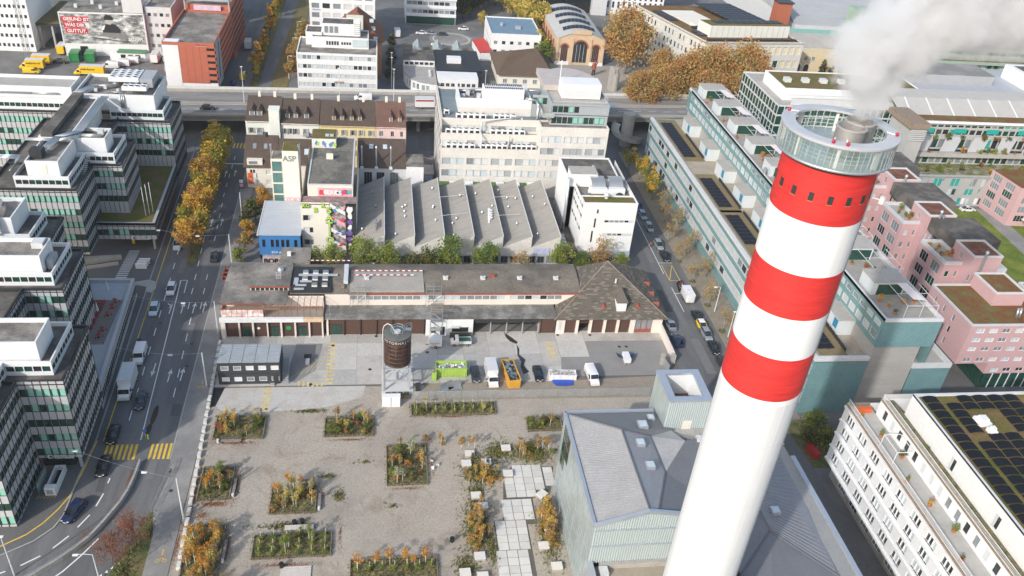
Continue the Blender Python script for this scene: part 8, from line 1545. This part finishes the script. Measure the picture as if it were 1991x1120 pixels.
for i in range(3):
 c = thing('garden_chair','white garden chair beside the red shrub bed','chair',(9.0+(i % 2)*.9,103.6+i*.9,0),i*1.3,'white garden chairs');part('seat',MB().box(-.22,-.22,.42,.22,.22,.46),WHITE,c);part('backrest',MB().box(-.22,.18,.46,.22,.22,.85),WHITE,c)
 for sx in (-.2,.17):
  for sy in (-.2,.17): part('leg',MB().box(sx,sy,0,sx+.03,sy+.03,.42),WHITE,c)
BLK = mat('stone_block',(.60,.59,.56),.9,.12,1.2)
for i in range(27):
 y = 86+i*2.07;x = -29.0-.0415*(y-86.6);t = solo('stone_block',MB().box(-.3,-.62,0,.3,.62,.55).box(-.27,-.58,.55,.27,.58,.6),BLK,'pale concrete block in the row between pavement and gravel park','block',(x,y,.1 if y > 200 else 0),random.uniform(-.05,.05),'row of concrete blocks')
# ================================================================== VEHICLES, LAMPS, WALLS, PEOPLE
def paint(n,c,metal=.0): return mat('paint_'+n,c,.28,0,metal=metal,coat=.6)
WH = paint('white',(.75,.75,.75));BK = paint('black',(.012,.013,.016));NV = paint('navy',(.015,.025,.07));SV = paint('silver',(.42,.44,.46),.5);DG = paint('dark_grey',(.05,.055,.065),.3);YW = paint('yellow',(.80,.52,.02));LB = paint('light_blue',(.55,.66,.72));GN = paint('green',(.03,.22,.07));RDP = paint('red',(.5,.03,.03));BLP = paint('blue',(.03,.05,.25))
CGL = glass('car_glass',(.02,.025,.03),.05)
def wheel(t,x,y,r=.33,w2=.22):
 o = part('wheel',MB().tube((x,y-w2/2,r),(x,y+w2/2,r),r,14),TYRE,t);part('rim',MB().tube((x,y-w2/2-.012,r),(x,y+w2/2+.012,r),r*.6,10),RIM,o)
def loft(secs,m=0,top=None):
 """secs: list of (x, half width, z0, z1) boxes lofted along x"""
 b = MB();n = len(secs)
 for x,hw,z0,z1 in secs: b.v += [(x,-hw,z0),(x,-hw*1.0,(z0+z1)/2),(x,-hw*.93,z1),(x,hw*.93,z1),(x,hw,(z0+z1)/2),(x,hw,z0)]
 for i in range(n-1):
  for k in range(6): b.f.append((i*6+k,i*6+(k+1) % 6,(i+1)*6+(k+1) % 6,(i+1)*6+k));b.m.append(m)
 b.f += [tuple(range(6)),tuple((n-1)*6+k for k in range(5,-1,-1))];b.m += [m,m];return b
def car(x,y,rz,m,label,L=4.4,W2=1.8,H2=1.5,wagon=False,z=0.0,roofm=None,group=None):
 t = thing('car',label,'car',(x,y,z+.012),rz,group);h = L/2;hw = W2/2;zb = H2*.60
 bevel(part('body',loft([(-h,hw*.84,.32,zb*.86),(-h*.93,hw*.95,.25,zb*.98),(-h*.5,hw,.22,zb),(h*.28,hw,.22,zb),(h*.62,hw*.98,.22,zb*.90),(h*.92,hw*.92,.25,zb*.80),(h,hw*.78,.34,zb*.66)]),m,t,True),.05)
 r0 = -h*.88 if wagon else -h*.78;r1 = -h*.76 if wagon else -h*.40
 cab = part('cabin',loft([(r0,hw*.86,zb-.06,zb+.02),(r1,hw*.84,zb-.06,H2-.02),(0,hw*.86,zb-.06,H2),(h*.12,hw*.86,zb-.06,H2-.03),(h*.52,hw*.88,zb-.08,zb)]),CGL,t,True)
 bevel(part('roof',MB().add([(r1+.05,-hw*.76,H2-.01),(h*.10,-hw*.78,H2-.01),(h*.10,hw*.78,H2-.01),(r1+.05,hw*.76,H2-.01),(r1+.1,-hw*.7,H2+.035),(h*.04,-hw*.7,H2+.045),(h*.04,hw*.7,H2+.045),(r1+.1,hw*.7,H2+.035)],[(0,1,5,4),(1,2,6,5),(2,3,7,6),(3,0,4,7),(4,5,6,7)]),roofm or m,t,True),.02)
 for sy in (-1,1):
  part('pillar',MB().tube((h*.1,sy*hw*.80,H2-.02),(h*.5,sy*hw*.84,zb-.01),.035,4).tube((-h*.12,sy*hw*.82,H2-.02),(-h*.14,sy*hw*.88,zb),.035,4).tube((r1,sy*hw*.8,H2-.02),(r0,sy*hw*.86,zb),.045,4),m,t)
  for sx in (-.62,.62): wheel(t,sx*h,sy*(hw-.1),.33)
  part('headlight',MB().box(h*.93,sy*hw*.55-.16,zb*.62,h*.985,sy*hw*.55+.16,zb*.76),LAMPW,t);part('taillight',MB().box(-h*1.0,sy*hw*.68-.14,zb*.62,-h*.95,sy*hw*.68+.14,zb*.82),LAMPR,t);part('mirror',MB().box(h*.30,sy*(hw+.02)-.08,zb,h*.36,sy*(hw+.02)+.08,zb+.14),m,t)
 part('number_plate',MB().box(h*.985,-.25,.4,h*1.005,.25,.52),WHITE,t);return t
def van(x,y,rz,m,label,L=5.2,W2=1.95,H2=2.1,box=None,z=0.0,win=True,bl=.6,cat='van',group=None):
 t = thing('van' if cat == 'van' else 'truck',label,cat,(x,y,z+.012),rz,group);h = L/2;hw = W2/2
 if box is None:
  bevel(part('body',loft([(-h,hw*.95,.3,H2-.05),(-h*.9,hw,.28,H2),(h*.38,hw,.28,H2),(h*.62,hw*.97,.28,H2*.62),(h*.95,hw*.92,.3,H2*.50),(h,hw*.85,.35,H2*.40)]),m,t,True),.06);ws0,ws1 = h*.40,h*.64
  part('windscreen',MB().add([(ws0+.06,-hw*.82,H2-.12),(ws1+.02,-hw*.86,H2*.64),(ws1+.02,hw*.86,H2*.64),(ws0+.06,hw*.82,H2-.12)],[(0,1,2,3)]),CGL,t)
  for sy in (-1,1): part('side_window',MB().box(h*.12,sy*hw-.012*sy,H2*.6,h*.48,sy*hw+.015*sy,H2*.88),CGL,t)
 else:
  cl = 1.9;part('chassis',MB().box(-h,-hw*.7,.45,h-.3,hw*.7,.7),DARK,t);H3 = 2.15
  bevel(part('cab',loft([(h-cl-.1,hw*.92,.4,H3),(h-cl*.62,hw*.93,.4,H3),(h-cl*.30,hw*.92,.4,H3*.62),(h,hw*.86,.42,H3*.46)]),m,t,True),.06)
  part('windscreen',MB().add([(h-cl*.60+.03,-hw*.78,H3-.1),(h-cl*.28,-hw*.84,H3*.65),(h-cl*.28,hw*.84,H3*.65),(h-cl*.60+.03,hw*.78,H3-.1)],[(0,1,2,3)]),CGL,t)
  for sy in (-1,1): part('side_window',MB().box(h-cl*.95,sy*hw*.93-.012*sy,H3*.58,h-cl*.55,sy*hw*.93+.015*sy,H3*.9),CGL,t)
  bx_ = part('cargo_box',MB().box(-h,-hw,.7,h-cl-.12,hw,H2),box,t);bevel(bx_,.03);part('box_trim',MB().box(-h-.02,-hw-.02,H2-.06,h-cl-.1,hw+.02,H2+.02).box(-h-.02,-hw-.02,.68,h-cl-.1,hw+.02,.76),LGREY,t)
 for sy in (-1,1):
  for sx in (-.58,.62): wheel(t,sx*h,sy*(hw-.12),.36)
  part('headlight',MB().box(h-.08,sy*hw*.6-.15,.7,h+.01,sy*hw*.6+.15,.9),LAMPW,t);part('taillight',MB().box(-h-.02,sy*hw*.85-.08,.8,-h+.02,sy*hw*.85+.08,1.2),LAMPR,t);part('mirror',MB().box(h*.52,sy*(hw+.15)-.1,1.2,h*.57,sy*(hw+.15)+.1,1.55),BLACK,t)
 part('number_plate',MB().box(h+.005,-.25,.45,h+.02,.25,.57),WHITE,t);return t
PI = math.pi;DN = -PI/2+.035;UP = PI/2+.035
car(-46.4,97.1,-PI/2-.32,NV,'navy estate car driving past the underground stair entrance',4.7,wagon=True)
car(-44.5,106.6,DN-.05,BK,'black car just below the zebra crossing',4.6);car(-44.85,114.0,DN,BK,'black car stopping just above the zebra crossing',4.5)
van(-45.4,126.6,DN,WH,'white box truck beside a dark car on the main road',7.4,2.3,3.3,WH,cat='truck');car(-42.25,122.7,DN,DG,'dark grey car overtaking the white box truck',4.6)
van(-45.3,135.8,DN,WH,'white panel van behind the white box truck',5.1,1.95,2.0);car(-45.9,151.2,DN,LB,'pale blue car beside the bank terrace wall',4.2,1.8,1.55,True);car(-44.0,158.8,DN,WH,'white car approaching beside the garage entrance',4.3,1.8,1.5,True)
car(-46.1,177.4,DN,LB,'pale silver van-like car under the first median tree',4.5,1.85,1.75,True);car(-37.1,172.2,UP,DG,'dark grey car driving away beside the median tip',4.5)
van(-45.6,216,UP,WH,'white box truck waiting near the flyover behind the median trees',7,2.3,3.2,WH,cat='truck')
# yard
YZ = .04
tr_ = thing('trailer','small white box trailer with black script parked in front of the scaffold','trailer',(11.3,138.3,YZ));bevel(part('box',MB().box(-1.3,-.8,.45,1.3,.8,2.3),WH,tr_),.05);wheel(tr_,0,-.85,.32);wheel(tr_,0,.85,.32);part('drawbar',MB().box(-2.0,-.05,.4,-1.3,.05,.5),DARK,tr_);part('trim',MB().box(-1.32,-.83,1.75,1.32,.83,1.8),LGREY,tr_);lettering('For the Beach',.34,DARK,tr_,(10.2,137.45,1.3));lettering('anhänger',.26,DARK,tr_,(10.6,137.45,.95))
fb2 = thing('flatbed_truck','white small truck with green dropside bed parked before the open depot bays','truck',(16.6,138.9,YZ),PI);part('chassis',MB().box(-2.1,-.6,.4,2.0,.6,.6),DARK,fb2)
bevel(part('cab',loft([(.55,.8,.4,1.95),(1.1,.8,.4,1.95),(1.55,.78,.4,1.25),(2.15,.72,.42,1.0)]),WH,fb2,True),.05);part('windscreen',MB().add([(1.14,-.68,1.87),(1.55,-.72,1.3),(1.55,.72,1.3),(1.14,.68,1.87)],[(0,1,2,3)]),CGL,fb2);part('bed',MB().box(-2.1,-.85,.6,.5,-.79,1.3).box(-2.1,.79,.6,.5,.85,1.3).box(-2.1,-.79,.6,-2.04,.79,1.3).box(.44,-.79,.6,.5,.79,1.4).box(-2.04,-.79,.6,.44,.79,.7),LGREY,fb2);part('load',MB().box(-2,-.75,.7,.4,.75,1.15),mat('green_load',(.03,.12,.09),.8,.3,2),fb2)
for sx in (-1.3,1.4):
 for sy in (-.75,.75): wheel(fb2,sx,sy,.3)
car(18.6,128.2,DN,DG,'dark grey estate car between the lime container and the white reefer van',4.3,1.75,1.6,True,z=YZ);rv = van(21.7,127.6,DN,WH,'white refrigerated van parked nose out beside the orange container',6.2,2.1,2.9,WH,z=YZ);part('cooler',MB().box(.75,-.6,2.2,1.2,.6,2.75),LGREY,rv)
car(31.1,128.3,DN,BK,'glossy black car beside the low white skip',4.5,z=YZ);van(41.8,127.0,DN+.05,WH,'older white van with rear window at the yard edge',5.0,1.85,2.05,z=YZ)
# east street
for i,(y,m,l,wg) in enumerate(((194.5,SV,'silver estate car first in line beside the white office',True),(187.9,SV,'silver hatchback parked behind the silver estate',True),(178.9,SV,'grey silver car next to the person in orange',True),(173.3,BK,'black car parked at the end of the white bay line',False),(147.4,BK,'black car parked between the caravan and the yellow car',False),(144.0,YW,'small yellow car with white roof on the east street',True),(140.8,SV,'silver hatchback parked behind the small yellow car',True),(136.0,BK,'black sports car parked nearest the chimney on the street',False),(130.8,DG,'dark car half hidden behind the chimney',False),(199.6,BLP,'blue van-like car at the far end of the street parking',True))):
 car(70.2+i*.02,y,DN-.02,m,l,3.6 if m is YW else 4.4,1.75,1.5,wg,roofm=WHITE if m is YW else None)
car(62.9,138.6,UP,NV,'dark blue car parked along the yard wall',4.5);car(63.2,144.6,UP,SV,'silver car parked behind the dark blue car by the wall',4.4)
cv = thing('caravan','white caravan with rounded corners parked under the bare trees','caravan',(70.4,155,.012),PI/2);bevel(part('body',MB().box(-2.3,-1.05,.45,2.3,1.05,2.5),WH,cv,True),.35,4);part('window',MB().box(-.9,-1.07,1.3,.9,-1.04,1.9),CGL,cv);part('window',MB().box(2.29,-.6,1.3,2.32,.6,1.9),CGL,cv);wheel(cv,0,-.98,.32);wheel(cv,0,.98,.32);part('drawbar',MB().box(2.3,-.06,.4,3.4,.06,.5),DARK,cv);part('roof_hatch',MB().box(-.4,-.35,2.5,.4,.35,2.6),LGREY,cv)
for i in range(5):
 mbk = thing('motorbike','motorbike in the row at the end of the caravan','motorbike',(70.2+.1*i,158.6+i*.75,.012),.4,'parked motorbikes');part('frame',MB().tube((-.6,0,.45),(.5,0,.75),.14,6).tube((.5,0,.75),(.75,0,.35),.05,5).tube((.45,-.3,.95),(.45,.3,.95),.03,5),(BK,GREYM,SV,RDP,BK)[i],mbk);part('seat',MB().box(-.6,-.13,.7,0,.13,.8),BLACK,mbk)
 part('wheel',MB().tube((-.65,-.07,.3),(-.65,.07,.3),.3,12),TYRE,mbk);part('wheel',MB().tube((.75,-.06,.3),(.75,.06,.3),.3,12),TYRE,mbk)
car(171,200.8,0,WH,'white car parked below the turquoise housing beside the lawn',4.6)
car(75.0,112.5,UP,SV,'silver car on the plant lane below the teal wall',4.3)
# flyover traffic
van(-5,yn(-5)+13.2,PI+.06,WH,'white van driving along the flyover above the yellow house',5.4,1.95,2.1,z=6.3);tv = van(15,yn(15)+7,.06,WH,'white truck with red stripe on the flyover behind the beige office',8,2.4,3.4,WH,z=6.3,cat='truck');part('stripe',MB().box(-3.9,-1.22,2.5,1.7,-1.205,3.0),REDF,tv)
car(-49.6,yn(-50)+4.8,.06,BK,'black car on the flyover beside the bank block',z=6.3)
# removal yard
def wtruck(x,y,rz,lab,L=7):
 t = van(x,y,rz,YW,lab,L,2.4,3.3,YW,cat='truck');me = text_mesh('welti-furrer',.95,DARK,bold=.02);o = link('lettering',me,t,(-L/2+.2,-1.23,2.0));o.rotation_euler = (PI/2,0,0)
 o = link('lettering',me,t,(L/2-2.3,1.23,2.0));o.rotation_euler = (PI/2,0,PI);return t
wtruck(-94.2,287.4,PI,'yellow removal truck standing broadside on the open yard',9.5);wtruck(-112.5,296,PI+.05,'yellow removal truck in the pair by the lattice mast, with a dark car beside it',7.5);wtruck(-113,291.2,PI+.05,'yellow removal truck of the pair parked in front by the mast',7.5);van(-112,287.2,0,YW,'low yellow pickup truck in front of the removal trucks',5,1.9,1.9);wtruck(-108.3,308.5,PI/2,'yellow removal truck parked at the billboard hall corner',7)
car(-106.3,297.6,0,BK,'black car beside the pair of yellow removal trucks')
solo('yellow_skip',MB().box(-1.6,-1,.1,1.6,1,1.1).add([(-2.2,-1,1.1),(2.2,-1,1.1),(2.2,1,1.1),(-2.2,1,1.1),(-1.6,-1,.3),(1.6,-1,.3),(1.6,1,.3),(-1.6,1,.3)],[(0,1,5,4),(1,2,6,5),(2,3,7,6),(3,0,4,7),(0,3,2,1)]),YW,'small yellow skip in front of the broadside removal truck','skip',(-91.6,284.6,0))
for i,(x,y) in enumerate(((-102.4,301.4),(-97.6,301.8))): solo('green_skip',MB().box(-1.4,-2.6,.2,1.4,2.6,2.9).box(-1.5,-2.7,2.9,1.5,2.7,3.05).box(-1.5,-2.75,0,-1.2,-2.6,2.9).box(1.2,-2.75,0,1.5,-2.6,2.9),GN,('green closed container nearest the billboard gate','green closed container beside the white hut row')[i],'container',(x,y,0),.1)
van(-84.5,300.2,PI,WH,'white van parked below the billboard beside the pavilion',5.6,2,2.3);van(-86.8,297.2,PI,WH,'white van in the row in front of the billboard pavilion',5.6,2,2.3);van(-89.6,294.6,PI,WH,'white van with its nose toward the chillers',5.6,2,2.3);van(-76.6,303.2,PI/2,WH,'white box lorry standing next to the billboard edge',7,2.4,3.4,WH,cat='truck')
pv_ = thing('pavilion_hut','round ended white hut with green roof in front of the billboard','hut',(-85,303.6,0));part('wall',MB().prism([(-6.5,-1.2),(5,-1.2),(6.2,0),(5,1.4),(-6.5,1.4)],0,2.8),WHITE,pv_);part('roof',MB().prism([(-4,-1.5),(5.2,-1.5),(6.6,0),(5.2,1.7),(-4,1.7)],2.8,3.2),mat('green_roof_sheet',(.10,.24,.13),.6,.1,1),pv_)
for i in range(3): part('window',MB().box(-3+i*2.4,-1.24,1,-1.4+i*2.4,-1.2,2.2),G_DARK,pv_)
car(-48.2,283.5,UP,BLP,'blue car beside the parking tower');van(-45.8,289.5,UP,YW,'yellow van beside the parking tower entrance',5,1.9,2.2);van(-47.9,322,UP,WH,'white truck at the far end of the parking tower',7,2.3,3.2,WH,cat='truck')
for i,(x,y,m,l) in enumerate(((35,356.5,WH,'white car parked in front of the banded office'),(17,348,WH,'white car beside the turning circle plot'),(21,348,SV,'grey car next to the white car by the turning circle'),(25.5,347.5,DG,'dark car by the turning circle'),(44,343.6,DG,'dark car behind the red roofed shed'),(22.5,334,WH,'white car behind the greenhouses'),(5.6,318,BK,'black car alone in the shaded side street'))): car(x,y,PI if i != 6 else UP,m,l)
van(7.2,344,UP,WH,'white box truck in the shaded side street',6.4,2.3,3.2,WH,cat='truck')
# ---- road walls and rails
def curb_wall(pts,z,w2,nm,label,m=CONC):
 t = thing(nm,label,'wall',(pts[0][0],pts[0][1],0));b = MB()
 for (a,c),(d,e) in zip(pts,pts[1:]):
  v = Vector((d-a,e-c,0)).normalized();nn = Vector((v.y,-v.x,0))*w2/2
  b.add([(a-nn.x,c-nn.y,0),(a+nn.x,c+nn.y,0),(d+nn.x,e+nn.y,0),(d-nn.x,e-nn.y,0),(a-nn.x,c-nn.y,z),(a+nn.x,c+nn.y,z),(d+nn.x,e+nn.y,z),(d-nn.x,e-nn.y,z)],[(1,0,4,5),(3,2,6,7),(0,3,7,4),(2,1,5,6),(5,4,7,6)])
 wpart('wall',b,m,t);r_ = MB().path([(a,c,z+.35) for a,c in pts],.05,6)
 for (a,c) in pts: r_.cyl(a,c,z,z+.35,.04,6)
 wpart('handrail',r_,STEEL,t);return t
W1 = [(-39.1,107.5),(-39.2,104),(-39.5,101),(-40.1,98.4),(-40.9,96.3),(-41.8,94),(-42.8,91.9),(-44.2,90),(-45.7,88.3),(-48.4,85.7),(-52,82.8)]
curb_wall(W1,.8,.35,'curved_wall','curved low concrete wall with steel rail between the two lower carriageways')
fr = thing('road_railing','steel railing along the edge of the lower pavement','railing',(-34,104,.1));F2 = [(-33.9,107),(-34.05,105),(-34.25,103),(-34.5,101),(-34.75,99),(-35.1,96.7)]
wpart('rail',MB().path([(x,y,1.2) for x,y in F2],.045,6),STEEL,fr);wpart('rail',MB().path([(x,y,.75) for x,y in F2],.03,6),STEEL,fr)
for i,(x,y) in enumerate(F2): wpart('post',MB().cyl(x,y,.1,1.2,.035,6),STEEL,fr)
bk = thing('bicycle','dark bicycle leaning on the steel railing','bicycle',(-33.75,104.6,.1),PI/2-.05)
for x in (-.52,.52):
 b = MB();
 for k in range(14): b.tube((x+.33*math.cos(k*.449),0,.34+.33*math.sin(k*.449)),(x+.33*math.cos((k+1)*.449),0,.34+.33*math.sin((k+1)*.449)),.025,5)
 part('wheel',b,TYRE,bk)
part('frame',MB().tube((-.52,0,.34),(-.1,0,.3),.025).tube((-.1,0,.3),(-.2,0,.85),.025).tube((-.1,0,.3),(.38,0,.8),.025).tube((-.18,0,.75),(.38,0,.82),.025).tube((.36,0,.95),(.52,0,.34),.025),BK,bk);part('handlebar',MB().tube((.36,-.28,1.0),(.36,.28,1.0),.02),BK,bk);part('saddle',MB().box(-.32,-.08,.86,-.06,.08,.92),BLACK,bk)
isl = thing('traffic_sign','blue arrow sign with yellow beacon post on the crossing island','sign',(-39.4,113.2,.02));part('post',MB().cyl(0,0,0,2.2,.04,6),GREYM,isl);part('sign_plate',MB().tube((0,-.04,1.9),(0,-.02,1.9),.35,14),mat('sign_blue_plate',(.02,.15,.5),.4,0),isl);part('beacon',MB().cyl(.35,0,0,1.0,.13,10),mat('beacon_yellow',(.6,.7,.03),.5,0),isl)
# ---- lamps, masts and span wires
def mast(x,y,h,label,z=.1,grp=None):
 t = thing('lamp_mast',label,'mast',(x,y,z),0,grp);part('pole',MB().cyl(0,0,0,h,.17,10,.1),LGREY,t);part('base',MB().cyl(0,0,0,.4,.26,10),GREYM,t);return t
mast(-29.9,94.8,9,'tall grey span wire mast beside the bed with the log bench');mast(-31.6,126.6,8,'tall grey mast in front of the container office');mast(-32.0,143,8,'tall grey mast at the corner of the depot wing');mast(-32.6,167.5,9,'tall white mast beside the roadside trees');mast(-32.9,187.5,9,'tall white mast at the dark roadside tree')
def wire(p,q,label,lamps):
 t = thing('span_wire',label,'wire',p);P,Q = Vector(p),Vector(q);pts = [P.lerp(Q,i/12)+Vector((0,0,-.9*math.sin(math.pi*i/12)))-P for i in range(13)]
 part('wire',MB().path(pts,.02,4),STEEL,t)
 for u in lamps:
  c = P.lerp(Q,u)+Vector((0,0,-.9*math.sin(math.pi*u)-.18))-P;part('hanging_lamp',MB().box(c.x-.4,c.y-.16,c.z-.1,c.x+.4,c.y+.16,c.z+.1),WHITE,t)
wire((-29.9,94.8,9),(-53.6,106,8.6),'overhead wire with two hanging lamps above the lower road',(.22,.7));wire((-31.6,126.6,8),(-48.6,131,6.5),'overhead wire with a hanging lamp above the container office road',(.35,));wire((-32,143,8),(-50,148,6.5),'overhead wire with a lamp over the lane arrows',(.35,));wire((-32.6,167.5,9),(-50,172,8),'overhead wire with lamps crossing before the median',(.4,.9))
lamp(-51.3,85.9,.1,8,'small grey street lamp on the bank side of the curving road',0);lamp(-38.9,83.0,.08,7,'curved arm street lamp beside the leafless tree',-2.2);lamp(68.2,100,.03,7,'pale street lamp with red warning triangle on the plant lane',.8);lamp(69.0,80.5,.03,7,'pale curved lamp along the plant lane verge',-1.0);lamp(75.4,150,.11,6.5,'pale lamp pole beside the yellow car',-1.2);lamp(75.2,140.4,.11,6.5,'pale lamp pole beside the black sports car',0)
for i,y in enumerate((290,310,330)): lamp(-30.6,y,.1,8,'lamp post along the tram verge beyond the flyover',1.2,'tram verge lamps')
for i,y in enumerate((278,283)): lamp(4.2,y,0,13,'tall white twin pole beside the white office corner',0,'white poles')
solo('warning_sign',MB().add([(-.35,0,2.2),(.35,0,2.2),(0,0,2.85),(-.35,.03,2.2),(.35,.03,2.2),(0,.03,2.85)],[(0,1,2),(5,4,3),(0,3,4,1),(1,4,5,2),(2,5,3,0)]).cyl(0,.05,0,2.4,.04,6),REDF,'red triangular warning sign on the plant lane','sign',(69.6,98.6,.03));solo('no_parking_disc',MB().cyl(0,0,0,.02,1.1,20),mat('road_sign_paint',(.30,.08,.16),.8,.2,1),'round faded sign painted on the ground below the teal end wall','ground marking',(75.5,114.2,.12));solo('red_skip',MB().box(-.5,-1.4,0,.5,1.4,1.3).box(-.6,-1.5,1.3,.6,1.5,1.4),REDF,'narrow red container beside the white apartments','container',(78.6,104.4,.06),.2);solo('manhole_pit',MB().box(-1.2,-1.0,0,1.2,1.0,.012),BLACK,'black rectangular grating in the plant lane','grating',(71.8,99.4,.03))
ph = thing('advert_pillar','black advertising column with white posters on the pavement by the corner house','pillar',(-35.6,207,.1));part('body',MB().box(-.6,-.2,.4,.6,.2,3.0),DARK,ph);part('poster',MB().box(-.5,-.24,1.8,.5,-.2,2.8),WHITE,ph);part('poster',MB().box(-.5,-.24,.6,.5,-.2,1.6),mat('poster_pink',(.7,.45,.6),.6,.2,2),ph)
# ---- person on the street: one skinned body
def person(x,y,z,rz,top,legs,label):
 t = thing('person',label,'person',(x,y,z),rz)
 V = [(0,0,.95),(0,0,1.2),(0,0,1.42),(0,0,1.52),(0,.02,1.66),(-.2,0,1.4),(-.27,.02,1.12),(-.25,.14,.92),(.2,0,1.4),(.27,.02,1.12),(.25,.14,.92),(-.1,0,.9),(-.11,.03,.48),(-.11,0,.08),(-.11,.14,.04),(.1,0,.9),(.12,-.05,.48),(.12,-.1,.08),(.12,.04,.04)]
 E_ = [(0,1),(1,2),(2,3),(3,4),(2,5),(5,6),(6,7),(2,8),(8,9),(9,10),(0,11),(11,12),(12,13),(13,14),(0,15),(15,16),(16,17),(17,18)]
 Rr = [.15,.15,.14,.055,.1,.07,.05,.035,.07,.05,.035,.09,.065,.05,.04,.09,.065,.05,.04]
 me = bpy.data.meshes.new('body');me.from_pydata(V,E_,[]);me.materials.append(top);o = link('body',me,t);md = o.modifiers.new('skin','SKIN');sv = me.skin_vertices[0].data if me.skin_vertices else None
 if sv is None: o.modifiers.remove(md);return t
 for i,r_ in enumerate(Rr): sv[i].radius = (r_,r_)
 sv[0].use_root = True;o.modifiers.new('sub','SUBSURF').levels = 1
 part('hair',MB().lathe([(.115,1.66),(.12,1.72),(.08,1.80),(0,1.82)],0,.0,10),mat('hair',(.06,.04,.03),.8,0),t,True);part('trousers',MB().lathe([(.24,.5),(.2,.9),(.17,1.0)],0,0,10),legs,t,True);return t
person(68.0,178.6,.01,.4,mat('orange_jacket',(.55,.13,.04),.8,.1,3),mat('blue_jeans',(.05,.08,.16),.8,.1,3),'person in an orange jacket standing beside the grey silver car')
# ---- thin haze volume added over the whole site to lift shadows, soften contrast
hz_ = bpy.data.materials.new('added_haze');hz_.use_nodes = True;n = hz_.node_tree.nodes;n.clear()
out = n.new('ShaderNodeOutputMaterial');pv = n.new('ShaderNodeVolumePrincipled');pv.inputs['Color'].default_value = (.86,.90,.95,1);pv.inputs['Density'].default_value = .0001;pv.inputs['Anisotropy'].default_value = .2;hz_.node_tree.links.new(pv.outputs[0],out.inputs['Volume'])
hb_ = link('haze',MB().box(-905,-155,-1,1105,1705,109).mesh('haze',[hz_]));hb_['kind'] = 'stuff';tag(hb_,'thin pale haze added over the whole district to soften the shadows','haze')
